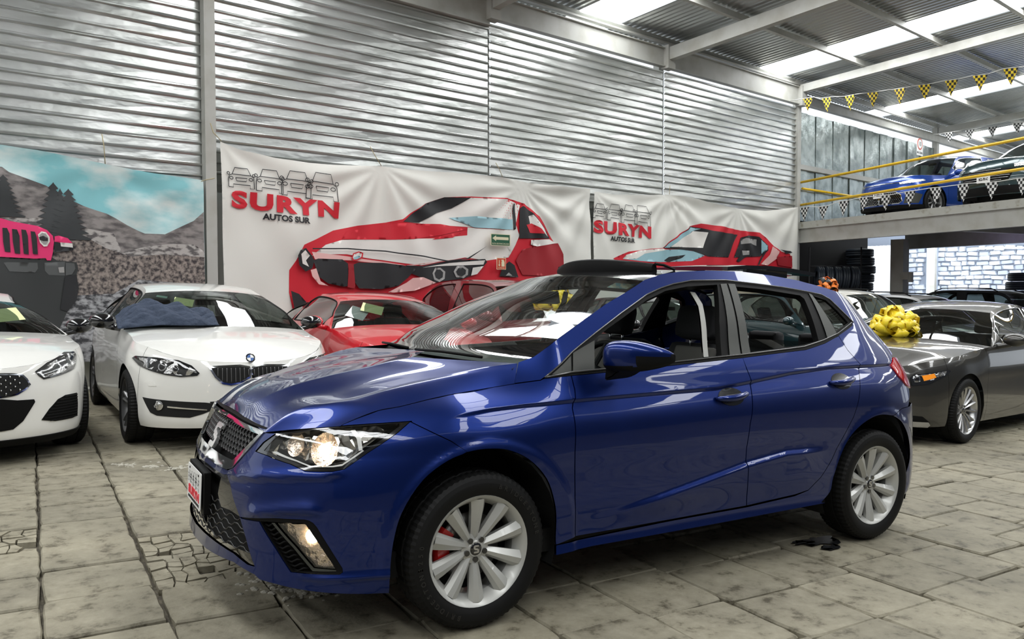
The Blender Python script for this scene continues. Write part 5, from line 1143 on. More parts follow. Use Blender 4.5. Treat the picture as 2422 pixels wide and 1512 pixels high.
# ------------------------------------------------------------------ bunting
def checker(name, c1, c2):
    m = bpy.data.materials.new(name); m.use_nodes = True; nt = m.node_tree; b = nt.nodes['Principled BSDF']; b.inputs['Roughness'].default_value = .45
    uv = nt.nodes.new('ShaderNodeUVMap'); ck = nt.nodes.new('ShaderNodeTexChecker'); ck.inputs['Scale'].default_value = 6; ck.inputs['Color1'].default_value = (*c1, 1); ck.inputs['Color2'].default_value = (*c2, 1)
    nt.links.new(uv.outputs[0], ck.inputs[0]); nt.links.new(ck.outputs[0], b.inputs['Base Color']); return m
CKY = checker('yellow_black_check', (.80, .58, .02), (.01, .01, .01)); CKW = checker('white_black_check', (.78, .78, .76), (.01, .01, .01))
def flag(p0, p1, tip, m, label, group):
    """triangular pennant hung from p0-p1"""
    V = []; F = []; n = 6; UV = []
    p0 = Vector(p0); p1 = Vector(p1); tip = Vector(tip); nrm_ = (p1-p0).cross(tip-p0).normalized(); ph = rs.uniform(0, 6)
    for i in range(n+1):
        for j in range(n+1-i):
            a = j/n; b = i/n; c = p0*(1-a-b)+p1*a+tip*b+nrm_*.018*math.sin(3*b+5*a+ph)*b
            V.append(c); UV.append((a+b/2, 1-b))
    idx = {}; k = 0
    for i in range(n+1):
        for j in range(n+1-i): idx[i, j] = k; k += 1
    for i in range(n):
        for j in range(n-i):
            F.append((idx[i, j], idx[i, j+1], idx[i+1, j]))
            if j < n-i-1: F.append((idx[i, j+1], idx[i+1, j+1], idx[i+1, j]))
    me = bpy.data.meshes.new('pennant'); me.from_pydata(V, [], F); u = me.uv_layers.new(name='UVMap')
    for l in me.loops: u.data[l.index].uv = UV[l.vertex_index]
    me.polygons.foreach_set('use_smooth', [True]*len(F)); o = fin('pennant', me, m); tag(o, label, 'pennant', group)
def hp(m, depth):   # hall point on the ray through plane coordinates given as direction pairs
    return HALL @ (Vector(m)*depth)

YF = [((18.08, 10.60, 4.77), (18.28, 10.44, 4.81), (18.17, 10.51, 4.47)), ((18.44, 10.30, 4.78), (18.63, 10.14, 4.82), (18.53, 10.21, 4.43)), ((18.88, 9.94, 4.83), (19.08, 9.77, 4.88), (18.97, 9.85, 4.47)), ((17.37, 8.63, 4.42), (17.58, 8.46, 4.46), (17.46, 8.53, 4.10)), ((17.83, 8.25, 4.50), (18.04, 8.08, 4.54), (17.92, 8.15, 4.14)), ((16.33, 7.08, 4.11), (16.53, 6.90, 4.14), (16.42, 6.98, 3.80)), ((16.30, 6.57, 4.09), (16.51, 6.40, 4.12), (16.40, 6.48, 3.79)), ((14.82, 5.52, 3.71), (15.03, 5.35, 3.74), (14.92, 5.43, 3.43)), ((15.23, 5.19, 3.83), (15.44, 5.02, 3.86), (15.33, 5.10, 3.54))]
WF = [((19.24, 11.33, 2.22), (19.15, 11.01, 2.22), (19.19, 11.18, 1.84)), ((19.07, 10.72, 2.18), (18.98, 10.38, 2.18), (19.03, 10.56, 1.81)), ((18.89, 10.08, 2.25), (18.80, 9.74, 2.25), (18.85, 9.92, 1.85)), ((18.73, 9.47, 2.27), (18.65, 9.18, 2.27), (18.69, 9.33, 1.93)), ((18.57, 8.88, 2.26), (18.48, 8.56, 2.25), (18.53, 8.73, 1.89)), ((18.39, 8.24, 2.27), (18.31, 7.95, 2.27), (18.36, 8.10, 1.92)), ((18.22, 7.61, 2.28), (18.14, 7.31, 2.27), (18.18, 7.46, 1.90)), ((18.05, 6.98, 2.27), (17.97, 6.70, 2.27), (18.01, 6.84, 1.89)), ((17.89, 6.39, 2.24), (17.81, 6.09, 2.23), (17.85, 6.24, 1.87)), ((17.72, 5.76, 2.24), (17.65, 5.52, 2.23), (17.69, 5.64, 1.89))]
WG = [((24.42, 9.82, 4.61), (24.63, 9.65, 4.65), (24.51, 9.72, 4.31)), ((23.96, 9.09, 4.51), (24.17, 8.92, 4.55), (24.06, 9.00, 4.22)), ((22.75, 8.10, 4.28), (22.96, 7.93, 4.31), (22.85, 8.00, 3.99)), ((21.75, 7.19, 4.10), (21.96, 7.02, 4.13), (21.85, 7.10, 3.83))]
STR = pbr('white_string', (.7, .7, .68), .8)
for L, m_, lab, gr, nm in ((YF, CKY, 'yellow and black checked pennant on the high line from the corner column', 'yellow checked pennants under the roof', 'white cord carrying the yellow checked pennants'),
                       (WF, CKW, 'white and black checked pennant on the deck rail line from the corner', 'white checked pennants along the deck rail', 'white cord carrying the checked pennants along the deck rail'),
                       (WG, CKW, 'black and white checked pennant high above the upper cars', 'white checked pennants high at the right', 'thin cord carrying the far checked pennants')):
    pts = []
    for i, (a, b, c) in enumerate(L):
        a, b, c = [HALL @ Vector(p) for p in (a, b, c)]; flag(a, b, c, m_, lab+', %s along it' % ORD[i], gr); pts += [a, b]
    bm = bmesh.new(); tube(bm, [pts[0]+(pts[0]-pts[1])*1.2]+pts+[pts[-1]+(pts[-1]-pts[-2])*3], .008, 5); tag(bobj('bunting_cord', bm, STR, None, True), lab and nm, 'cord')

# ------------------------------------------------------------------ paved floor
def node_pave(name, c1, c2, c3):
    m = bpy.data.materials.new(name); m.use_nodes = True; nt = m.node_tree; b = nt.nodes['Principled BSDF']; L = nt.links.new
    tc = nt.nodes.new('ShaderNodeTexCoord'); ge = nt.nodes.new('ShaderNodeNewGeometry')
    n1 = nt.nodes.new('ShaderNodeTexNoise'); n1.inputs['Scale'].default_value = 9; n1.inputs['Detail'].default_value = 9; n1.inputs['Roughness'].default_value = .7
    n2 = nt.nodes.new('ShaderNodeTexNoise'); n2.inputs['Scale'].default_value = 1.7; n2.inputs['Detail'].default_value = 5
    n3 = nt.nodes.new('ShaderNodeTexNoise'); n3.inputs['Scale'].default_value = 55; n3.inputs['Detail'].default_value = 5
    for n in (n1, n2, n3): L(ge.outputs['Position'], n.inputs[0])
    r1 = nt.nodes.new('ShaderNodeValToRGB'); e = r1.color_ramp.elements; e[0].position = .34; e[0].color = (*c3, 1); e[1].position = .70; e[1].color = (*c1, 1)
    x = e.new(.46); x.color = (*c2, 1); L(n1.outputs[0], r1.inputs[0])
    mx = nt.nodes.new('ShaderNodeMix'); mx.data_type = 'RGBA'; mx.blend_type = 'MULTIPLY'; mx.inputs[0].default_value = 1.
    r2 = nt.nodes.new('ShaderNodeMapRange'); r2.inputs['From Min'].default_value = .3; r2.inputs['From Max'].default_value = .7; r2.inputs['To Min'].default_value = .72; r2.inputs['To Max'].default_value = 1.08
    oi = nt.nodes.new('ShaderNodeObjectInfo'); r3 = nt.nodes.new('ShaderNodeMapRange'); r3.inputs['To Min'].default_value = .84; r3.inputs['To Max'].default_value = 1.1; L(oi.outputs['Random'], r3.inputs[0])
    mu = nt.nodes.new('ShaderNodeMath'); mu.operation = 'MULTIPLY'; L(n2.outputs[0], r2.inputs[0]); L(r2.outputs[0], mu.inputs[0]); L(r3.outputs[0], mu.inputs[1])
    L(r1.outputs[0], mx.inputs['A']); L(mu.outputs[0], mx.inputs['B']); L(mx.outputs['Result'], b.inputs['Base Color'])
    rr = nt.nodes.new('ShaderNodeMapRange'); rr.inputs['To Min'].default_value = .45; rr.inputs['To Max'].default_value = .95; L(n1.outputs[0], rr.inputs[0]); L(rr.outputs[0], b.inputs['Roughness'])
    b1 = nt.nodes.new('ShaderNodeBump'); b1.inputs['Strength'].default_value = .6; b1.inputs['Distance'].default_value = .012; L(n1.outputs[0], b1.inputs['Height'])
    b2 = nt.nodes.new('ShaderNodeBump'); b2.inputs['Strength'].default_value = .5; b2.inputs['Distance'].default_value = .003; L(n3.outputs[0], b2.inputs['Height']); L(b1.outputs[0], b2.inputs['Normal']); L(b2.outputs[0], b.inputs['Normal'])
    return m
PAVE = node_pave('worn_concrete_paver', (.33, .302, .225), (.24, .217, .155), (.085, .072, .045))
DIRT = pbr('joint_dirt', (.075, .065, .048), .95, bump=[(30, .8, .02, (1, 1, 1))], vary=(12, (.16, .14, .10), .5, .7, (1, 1, 1)))
fl = bpy.data.objects.new('floor', None); C.objects.link(fl); fl['kind'] = 'structure'
bm = bmesh.new(); box(bm, (10, 2, -.085), (60, 40, .10)); bobj('paving_bed', bm, DIRT, fl)
rs = random.Random(11); PM = []
def paver(seed, broken=False):
    r = random.Random(seed); bm = bmesh.new(); n = 10; R_ = []
    for s in range(4):
        for k in range(n//2):
            t = -1+2*k/(n//2); p = {0: (t, -1), 1: (1, t), 2: (-t, 1), 3: (-1, -t)}[s]
            j = r.uniform(-.022, .006) if 0 < k else r.uniform(-.05, -.015)
            R_.append((p[0]*(.5+j*.5), p[1]*(.5+j*.5)))
    top = [bm.verts.new((x*.97, y*.97, 0)) for x, y in R_]; mid = [bm.verts.new((x, y, -.009)) for x, y in R_]; bot = [bm.verts.new((x, y, -.06)) for x, y in R_]
    c = bm.verts.new((0, 0, r.uniform(-.001, .002)*1)); m_ = len(R_)
    for i in range(m_):
        j = (i+1) % m_; bm.faces.new((c, top[i], top[j])); bm.faces.new((top[i], mid[i], mid[j], top[j])); bm.faces.new((mid[i], bot[i], bot[j], mid[j]))
    me = bpy.data.meshes.new('paver'); bm.to_mesh(me); bm.free(); me.materials.append(PAVE); return me
PM = [paver(i) for i in range(14)]
cells = []
for i in range(-9, 30):
    x0 = -1.25+.432*i
    off = {0: .0, 1: .02}.get(i, 0.) if -2 < i < 0 else rs.choice((0, 0, .02, -.03, .05, .21 if i % 5 == 0 else .03))
    for j in range(-9, 24):
        y0 = .815+.425*j+off
        cells.append((x0+rs.uniform(-.006, .006), y0+rs.uniform(-.008, .008)))
camp = Vector((-1.526, -3.551)); fd_ = Vector((math.sin(.5504), math.cos(.5504)))
def vis(c):
    d = Vector(c)-camp; z = d.dot(fd_); x = d.x*math.cos(.5504)-d.y*math.sin(.5504)
    return z > 1.6 and abs(x/z) < .80
near = sorted([c for c in cells if vis(c) and Vector(c).x < 11], key=lambda c: (Vector(c)-camp).length)
hide = lambda c: (-.5 < c[0] < 2.9 and -.35 < c[1] < 1.2) 
BROKEN = [tuple(p) for p in [(-1.5519,1.4099),(-0.9036,0.6861),(-0.8631,0.3)]]
brk = lambda c: any(math.hypot(c[0]-b[0], c[1]-b[1]) < .24 for b in BROKEN)
front = [c for c in near if not hide(c)]
first = front[:290]; rest = [c for c in cells if c not in set(first)]
M4 = lambda c, r: Matrix.Translation((c[0], c[1], rs.uniform(-.007, .003))) @ Matrix.Rotation(rs.uniform(-.018, .018), 4, 'Z') @ Matrix.Rotation(rs.uniform(-.014, .014), 4, 'X') @ Matrix.Rotation(rs.uniform(-.014, .014), 4, 'Y') @ Matrix.Diagonal((.424, .418, 1, 1))
def under_wheel(c): return any(abs(c[0]-wx) < .4 and abs(c[1]-wy) < .4 for wx in (0, 2.56) for wy in (-.77, .77))
shards = bmesh.new()
for c in first:
    if brk(c):   # crazed pavers: small flat pieces
        n = 6; gx = [[(c[0]+(-.5+a/n+(rs.uniform(-.06, .06) if 0 < a < n else 0))*.424, c[1]+(-.5+b/n+(rs.uniform(-.06, .06) if 0 < b < n else 0))*.418) for b in range(n+1)] for a in range(n+1)]
        for a in range(n):
            for b in range(n):
                q = [gx[a][b], gx[a+1][b], gx[a+1][b+1], gx[a][b+1]]; mx_ = sum(p[0] for p in q)/4; my_ = sum(p[1] for p in q)/4
                if rs.random() < .10: continue
                k_ = rs.uniform(.84, .95); q = [(mx_+(x-mx_)*k_, my_+(y-my_)*k_) for x, y in q]
                if rs.random() < .4: q = q[:1]+[((q[0][0]+q[1][0])/2+rs.uniform(-.008, .008), (q[0][1]+q[1][1])/2-.004)]+q[1:]
                z = rs.uniform(-.012, -.002); A_ = [shards.verts.new((x, y, z+rs.uniform(-.002, .002))) for x, y in q]; B_ = [shards.verts.new((x, y, z-.035)) for x, y in q]; shards.faces.new(A_)
                for k in range(len(q)): l = (k+1) % len(q); shards.faces.new((B_[k], B_[l], A_[l], A_[k]))
        continue
    o = bpy.data.objects.new('paver', PM[rs.randrange(14)]); C.objects.link(o); o.parent = fl
    m_ = M4(c, 0)
    if under_wheel(c): m_ = Matrix.Translation((c[0], c[1], -.004)) @ Matrix.Diagonal((.424, .418, 1, 1))
    o.matrix_world = m_
tag(bobj('crazed_paver_fragments', shards, PAVE, fl), kind='stuff')
V = []; F = []
for c in rest:
    me = PM[rs.randrange(14)]; m_ = M4(c, 0); o_ = len(V)
    V += [tuple(m_ @ v.co) for v in me.vertices]; F += [tuple(o_+k for k in p.vertices) for p in me.polygons]
tag(mesh('distant_pavers', V, F, PAVE, fl, False), kind='stuff')
# loose gravel in the hole under the nose and in the wide joints
bm = bmesh.new()
spots = [tuple(p) for p in [(-0.5901,-0.0122),(-0.5384,-0.0979),(-0.4806,-0.157),(-0.4188,-0.2009),(-0.62,0.0944),(-0.7233,2.8734),(-0.5714,2.7036),(-0.885,2.982)]]
for k in range(230):
    s = spots[k % len(spots)]; a = rs.uniform(0, 6.28); r = abs(rs.gauss(0, .07)); sz = rs.uniform(.006, .02)
    bmesh.ops.create_icosphere(bm, subdivisions=1, radius=sz, matrix=Matrix.Translation((s[0]+r*math.cos(a), s[1]+r*math.sin(a), -.004)) @ Matrix.Diagonal((1, rs.uniform(.6, 1), .6, 1)))
g_ = bobj('loose_gravel', bm, pbr('gravel_stone', (.38, .36, .30), .9), fl); g_['kind'] = 'stuff'
OIL = pbr('oil_stain', (.012, .013, .014), .25)
def blot(cx, cy, rx, ry, seed):
    r = random.Random(seed); bm = bmesh.new(); n = 36
    vs_ = [bm.verts.new((cx+rx*(.55+.45*noise.noise(Vector((math.cos(2*PI*k/n)*1.7, math.sin(2*PI*k/n)*1.7, seed)))*2)*math.cos(2*PI*k/n), cy+ry*(.6+.6*noise.noise(Vector((math.cos(2*PI*k/n)*2, math.sin(2*PI*k/n)*2, seed+4))))*math.sin(2*PI*k/n), .006)) for k in range(n)]
    bm.faces.new(vs_); bmesh.ops.triangulate(bm, faces=bm.faces); return bm
for i, (p, rx, ry) in enumerate(zip([(2.2386,-0.7358),(2.2091,-0.8392),(2.1427,-0.7128)], (.22, .14, .08), (.10, .06, .05))):
    bm = blot(p[0], p[1], rx, ry, i*7+3); bobj('oil_stain', bm, OIL, fl)

# ------------------------------------------------------------------ the other cars
WHITE = paint('white_pearl_paint', (.78, .77, .73), .0, .3); REDC = paint('bright_red_paint', (.60, .008, .02), .1, .3); DREDC = paint('dark_red_paint', (.22, .008, .015), .4, .3)
GRAYC = paint('machine_grey_paint', (.050, .048, .043), .6, .28); SILVC = paint('silver_paint', (.42, .42, .42), .6, .3); BLKC = paint('black_car_paint', (.006, .007, .008), .2, .25); BLUE2 = paint('crossover_blue_paint', (.006, .05, .30), .4, .3); WHT2 = paint('cream_white_paint', (.62, .60, .54), .0, .3); TEALC = paint('dark_teal_paint', (.008, .03, .035), .4, .3)
DKGLASS = glass('car_glass', (.42, .47, .45), base=.08)
LAMPC = pbr('lamp_chrome2', (.70, .70, .70), .12, 1., bump=[(40, .5, .02, (1, 1, 1))])
def arcrow(e, c, n=17, p=2.4):
    s = np.linspace(-1, 1, n); a = np.abs(s)
    return np.stack([c[0]+(e[0]-c[0])*a**2., -abs(e[1])*s*-1., c[1]+(e[2]-c[1])*a**p], 1)
def gcar(name, label, pose, dims, D, pt, wheel=None, feats=(), group=None, mat=None, rails=False, sunroof=False, doors=4, glassm=None):
    """generic car: D = dict(cowl, head, top, rhead, cbase, deck, yr) of centre-line (x, z) points"""
    fo, wb, ro, hw, tp, rd_ = dims; S = genwrap(*dims)
    pose = pose or (0, 0, 0); rt = thing(name, label, 'car', (pose[0], pose[1], 0), pose[2], group, mat=mat)
    gl = glassm or DKGLASS; R = D.get('R', .325); bz = D['belt']; zn = D['nose']
    side0 = D['cowl'][0]+.03; side1 = D['cbase'][0]
    xs = S.c[:, 0]; half = 150
    ux = lambda x: float(np.interp(x, S.c[40:330, 0], S.U[40:330]))
    kx = [(-fo-.01, zn-.05), (-fo+.12, zn), (-.1, (zn*.4+bz[0]*.6)), (side0, bz[0]), ((side0+side1)/2, (bz[0]+bz[1])/2), (side1, bz[1]), (wb+ro-.15, D['deck'][1]-.03), (wb+ro+.01, D['deck'][1]-.10)]
    tx = pchip([k[0] for k in kx], [k[1] for k in kx])
    bx0 = D.get('clear', .20)
    def xb(u): return np.interp(u, S.U, S.c[:, 0])
    def top_(u): return tx(xb(u))
    def bot(u):
        x = xb(u); b = bx0+0*x
        for cx in (0., wb):
            d = np.abs(x-cx); Rw = R+.045; b = np.where((d < Rw) & (np.abs(np.interp(u, S.U, S.c[:, 1])) > .5), np.maximum(b, R+np.sqrt(np.maximum(Rw**2-d**2, 0))), b)
        return b
    cuts = [0, ux(-(R+.045)), ux(.44), ux(side0+ (1.12 if doors == 4 else 1.35))]+([ux(side0+1.12+.95)] if doors == 4 else [])+[S.L]
    names = ['front_bumper', 'front_fender', 'front_door']+(['rear_door'] if doors == 4 else [])+['rear_quarter']
    for nm, a, b in zip(names, cuts, cuts[1:]):
        us = np.linspace(a+(.002 if a else 0), b-(.002 if b < S.L else 0), max(10, int((b-a)/.022)))
        for cx in (-(R+.045), R+.045, wb-(R+.045), wb+R+.045):
            for q in (-.004, .004):
                uu = ux(cx)+q
                if a < uu < b: us = np.sort(np.append(us, uu))
        v = np.linspace(0, 1, 20); Ug, Vg = np.meshgrid(us, v, indexing='ij'); Z = bot(Ug)*(1-Vg)+top_(Ug)*Vg
        G = S(Ug, Z); N = nrm(S, Ug, Z)
        n1, n2 = G.shape[:2]; F = [(i*n2+j, (i+1)*n2+j, (i+1)*n2+j+1, i*n2+j+1) for i in range(n1-1) for j in range(n2-1)]
        both(mesh(nm, G.reshape(-1, 3), F, pt, rt, True, N.reshape(-1, 3)))
    us = np.linspace(0, S.L, 100); G = np.stack([S(us, np.minimum(.62+0*us, top_(us))-.0, .05), S(us, top_(us)-.03, .04)], 1)
    both(gridmesh('inner_shell', G, DARKIN, rt)) ; bm = bmesh.new(); box(bm, (wb/2+.1, 0, .33), (wb+ro+fo-1.0, hw*1.45, .22)); bobj('underbody', bm, DARKIN, rt)  # near-black shell colours in the shade of the panel gaps
    for cx in (0, wb):
        for sg in (-1, 1):
            bm = bmesh.new(); ring = [[bm.verts.new((cx+(R+.05)*math.cos(t), sg*y, R+(R+.05)*math.sin(t))) for t in np.linspace(-.3, PI+.3, 14)] for y in (hw-.10, hw-.42)]
            for i in range(13): bm.faces.new((ring[0][i], ring[0][i+1], ring[1][i+1], ring[1][i]))
            bm.faces.new(ring[1]); bobj('wheel_arch_liner', bm, DARKIN, rt)
    # bonnet
    uh = ux(-fo+.30); uc = ux(side0); hoodz = D['hood']; rows = []
    for k, u in enumerate(np.linspace(uh, uc, 16)):
        t = k/15; e = S(u, float(top_(u))); cxn = (-fo+.12)*(1-t)+(D['cowl'][0]-.14)*t; cz = float(np.interp(t, [0, .12, .35, .7, 1], [zn-.01, zn+.05, hoodz, (hoodz+D['cowl'][1])/2+.015, D['cowl'][1]+.01]))
        rows.append(arcrow(e, (cxn if t > 0 else -fo+.10, cz)))
    fr = []
    for s in np.linspace(-1, 1, 17):
        u = abs(s)*uh; p = S(u, float(top_(u)), .004); fr.append((p[0], abs(p[1])*(1 if s > 0 else -1), p[2]))
    rows = [np.array(fr)]+rows[1:] if True else rows
    tidy(gridmesh('bonnet', np.array(rows), pt, rt), 50)
    # greenhouse edges
    belt = lambda x: S(ux(x), float(top_(ux(x))))
    yr = D['yr']; b0 = belt(side0); b1 = belt(side1)
    H = D['top'][1]
    up = np.array([b0, ((side0+D['head'][0])/2, -(abs(b0[1])+yr)/2-.012, (b0[2]+D['head'][1])/2+.005), (D['head'][0], -yr, D['head'][1]-.035), (D['top'][0], -yr-.01, H-.035), (D['rhead'][0], -yr+.015, D['rhead'][1]-.04), ((D['rhead'][0]+side1)/2+.05, -(abs(b1[1])+yr)/2, (b1[2]+D['rhead'][1])/2), b1])
    U = crom(up, 12); Ls = np.linspace(0, 1, len(U)); s_ = np.linspace(0, 1, 90)
    U = np.stack([np.interp(s_, Ls, U[:, k]) for k in range(3)], 1)
    lo = np.array([belt(x) for x in np.linspace(side0, side1, 90)])
    win = D.get('win', [(.13, .20, .50), (.54, .60, .84)] if doors == 4 else [(.13, .20, .62), (.66, .74, .90)])
    nv = 12; G = np.stack([lo*(1-v)+U*v+np.array([0, -.03, 0])*math.sin(PI*v)*.5 for v in np.linspace(0, 1, nv)], 1)
    fr_f = []; wi_f = [[] for _ in win]
    for i in range(89):
        for j in range(nv-1):
            s0 = s_[i]; q = (i*nv+j, (i+1)*nv+j, (i+1)*nv+j+1, i*nv+j+1); put = False
            for k, w_ in enumerate(win):
                if w_[0] <= s0 < w_[2] and 0 < j < nv-2: wi_f[k].append(q); put = True
            if not put: fr_f.append(q)
    gv = G.reshape(-1, 3)
    both(mesh('side_frame', gv, fr_f, pt, rt, True))
    for k, f in enumerate(wi_f):
        if f:
            both(mesh('side_window', gv+np.array([0, .006, 0]), f, gl, rt, True))
            x0_, x1_ = win[k][0], win[k][2]; ii = [i for i in range(90) if x0_ <= s_[i] < x1_+.012]
            bm = bmesh.new(); ring = [G[i, 1] for i in ii]+[G[ii[-1], nv-2]]+[G[i, nv-2] for i in ii[::-1]]
            tube(bm, [tuple(p+np.array([0, -.002, 0])) for p in ring], .009, 5, closed=True); both(bobj('window_trim', bm, D.get('trim', BLACKP), rt, True))
    # windscreen, roof, rear window, deck
    def rows_between(i0, i1, c0, c1, n, bulge, crown):
        r = []
        for k in range(n):
            t = k/(n-1); p = U[int(round(i0+(i1-i0)*t))]; r.append(arcrow(p, (p[0]-bulge[0]*(1-t)-bulge[1]*t, p[2]+crown[0]*(1-t)+crown[1]*t), p=2.2))
        return np.array(r)
    iA = int(90*1/6*2*.985)-1; iR = int(90*4/6); 
    gridmesh('windscreen', rows_between(0, iA, 0, 0, 12, (.17, .12), (.01, .035)), gl, rt)
    gridmesh('roof', rows_between(iA, iR, 0, 0, 16, (.12, -.08), (.035, .04)), GLOSSB if sunroof else pt, rt)
    gridmesh('rear_window', rows_between(iR, 89, 0, 0, 10, (-.08, -.10), (.04, .02)), gl, rt)
    ud = ux(side1); rows = []
    for k, u in enumerate(np.linspace(ud, S.L-.75, 8)):
        t = k/7; e = S(u, float(top_(u))); rows.append(arcrow(e, (side1+.10+(wb+ro-.1-side1-.10)*t, (b1[2]+.02)*(1-t)+(D['deck'][1]-.02)*t)))
    gridmesh('boot_lid', np.array(rows), pt, rt)
    # cabin
    bm = bmesh.new(); rows = []
    for s in np.linspace(-1, 1, 9): rows.append([(side0+.02-.14*(1-s*s), s*.66, bz[0]-.03), (side0+.30, s*.68, bz[0]+.0), (side0+.42, s*.68, bz[0]-.12), (side0+.40, s*.68, .5)])
    bm.free(); gridmesh('dashboard', np.array(rows), DASH, rt)
    for y in (-.36, .36):
        bm = bmesh.new(); R_ = Matrix.Rotation(math.radians(20), 3, 'Y'); x = side0+1.15; zs = bz[0]-.98
        softbox(bm, (x, y, .80+zs), (.14, .48, .58), .05, R_); softbox(bm, (x+.05, y, 1.17+zs), (.10, .26, .17), .04, R_); softbox(bm, (x-.3, y, .52+zs), (.5, .48, .16), .05); tag(bobj('front_seat', bm, CLOTH, rt, True, 60), kind=None)
    bm = bmesh.new(); softbox(bm, (min(side1-.55, side0+2.0), 0, bz[1]-.22), (.14, 1.2, .45), .05); bobj('rear_seat', bm, CLOTH, rt, True, 60)
    bm = bmesh.new(); softbox(bm, (D['head'][0]-.1, 0, D['head'][1]-.13), (.03, .22, .06), .012); bobj('rear_view_mirror', bm, BLACKP, rt)
    # mirrors
    mm = D.get('mirror', pt)
    bm = bmesh.new(); bmesh.ops.create_uvsphere(bm, u_segments=16, v_segments=10, radius=1, matrix=Matrix.Translation((side0+.20, -(abs(b0[1])+.15), bz[0]+.075)) @ Matrix.Diagonal((.07, .115, .070, 1)))
    for v in bm.verts:
        if v.co.x > side0+.225: v.co.x = side0+.225
    tube(bm, [(side0+.18, -abs(b0[1])+.0, bz[0]-.0), (side0+.19, -(abs(b0[1])+.12), bz[0]+.03)], .028, 8)
    both(bobj('door_mirror', bm, mm, rt, True, 50))
    # wheels
    w = wheel_set(rt, 0, -(hw-.115), -1, R=R, wid=.215, rim=D.get('rim', .235), style=D.get('style', 'five'), face=wheel or SILVER)
    for cx, sg in ((0, 1), (wb, -1), (wb, 1)):
        w2 = copy_tree(w, rt); w2.location = (cx, sg*(hw-.115), R); w2.rotation_euler = (0, 0, 0 if sg < 0 else PI)
    # traced features on the nose
    for f in feats:
        nm, m, P = f[0], f[1], f[2]; kw = dict(off=-.006, flange=.012, step=.03); kw.update(f[3] if len(f) > 3 else {})
        jit = kw.pop('jit', None); par = rt
        if jit:
            V, F, N = skin(S, P, step=kw.get('step', .03), off=kw['off'], flange=0); V = np.array(V)+np.random.RandomState(5).uniform(-jit, jit, (len(V), 3)); both(mesh(nm, V, F, m, rt, False))
        else: both(panel(nm, S, P, m, rt, **kw))
    if rails:
        for sy in (-1, 1):
            bm = bmesh.new(); tube(bm, [(U[i][0], sy*(yr-.03), U[i][2]+.06+(-.05 if i in (33, 57) else 0)) for i in (33, 36, 42, 48, 54, 57)], .013, 6); bobj('roof_rail', bm, BLACKP, rt, True)
    rt['wid'] = hw
    return rt, S, U
def emblem_disc(rt, S, z, r, name='emblem', col=((.02, .10, .35), (.8, .8, .8)), off=0.):
    """round badge with four quarters and a dark ring"""
    c = Vector(S(0., z, -.008)); n = Vector(nrm(S, 0., z)); n.normalize(); n = -n if n.x > 0 else n; ex = Vector((0, 1, 0)); ey = n.cross(ex)
    o = None
    for q in range(4):
        bm = bmesh.new(); P = [(0, 0)]+[(r*.72*math.cos(PI/2*q+PI/2*k/6), r*.72*math.sin(PI/2*q+PI/2*k/6)) for k in range(7)]; slab(bm, P, c+n*.003, ex, ey, n, .002); bmesh.ops.recalc_face_normals(bm, faces=bm.faces)
        bobj('badge_quarter', bm, pbr('badge_blue', col[0], .3, coat=1.) if q % 2 else pbr('badge_white', col[1], .3), rt)
    bm = bmesh.new(); slab(bm, [(r*math.cos(2*PI*k/28), r*math.sin(2*PI*k/28)) for k in range(28)], c-n*.002, ex, ey, n, .004); bmesh.ops.recalc_face_normals(bm, faces=bm.faces); bobj('badge_ring', bm, GLOSSB, rt)
    bm = bmesh.new(); tube(bm, [c+n*.004+(ex*math.cos(t)+ey*math.sin(t))*r for t in np.linspace(0, 2*PI, 29)[:-1]], .0025, 5, closed=True); bobj('badge_rim', bm, CHROME, rt)
def slats(rt, S, P, n, m, name, off=.0, r=.0035, horiz=False):
    P = np.array(P); lo_, hi_ = P.min(0), P.max(0); bm = bmesh.new()
    for k in range(n):
        t = (k+.5)/n
        if horiz: q = [(u, lo_[1]+(hi_[1]-lo_[1])*t) for u in np.linspace(lo_[0], hi_[0], 24)]
        else: q = [(lo_[0]+(hi_[0]-lo_[0])*t, z) for z in np.linspace(lo_[1], hi_[1], 12)]
        q = [p for p in q if inside(P, np.array([p[0]]), np.array([p[1]]))[0]]
        if len(q) > 2: tube(bm, [S(a, b, off) for a, b in q], r, 4)
    if len(bm.verts) == 0: bm.free(); return
    both(tag(bobj(name, bm, m, rt, True), kind='stuff'))
# --- white coupe in the second row
KID = [(0.3466,0.6991),(0.3118,0.7058),(0.0896,0.7131),(0.0099,0.697),(0,0.6658),(0.0041,0.6024),(0.0855,0.5539),(0.1649,0.5402),(0.2343,0.5547),(0.2944,0.6096)]
KIDI = [(0.3239,0.6883),(0.0905,0.6987),(0.0199,0.6846),(0.0061,0.6571),(0.0186,0.6119),(0.0942,0.5688),(0.1649,0.5565),(0.2275,0.5707),(0.2773,0.6165)]
FG2 = [(0.9102,0.4346),(0.3681,0.4047),(0.2921,0.3936),(0.3082,0.3397),(0.3835,0.3094),(0.4837,0.2804),(0.7527,0.2926),(0.8161,0.3158)]
HL2 = [(1.1313,0.7454),(1.0832,0.7665),(0.8053,0.7659),(0.5921,0.7508),(0.4784,0.7082),(0.413,0.6466),(0.4312,0.6254),(0.5598,0.6143),(0.6888,0.6291),(0.8433,0.6581),(1.002,0.6897)]
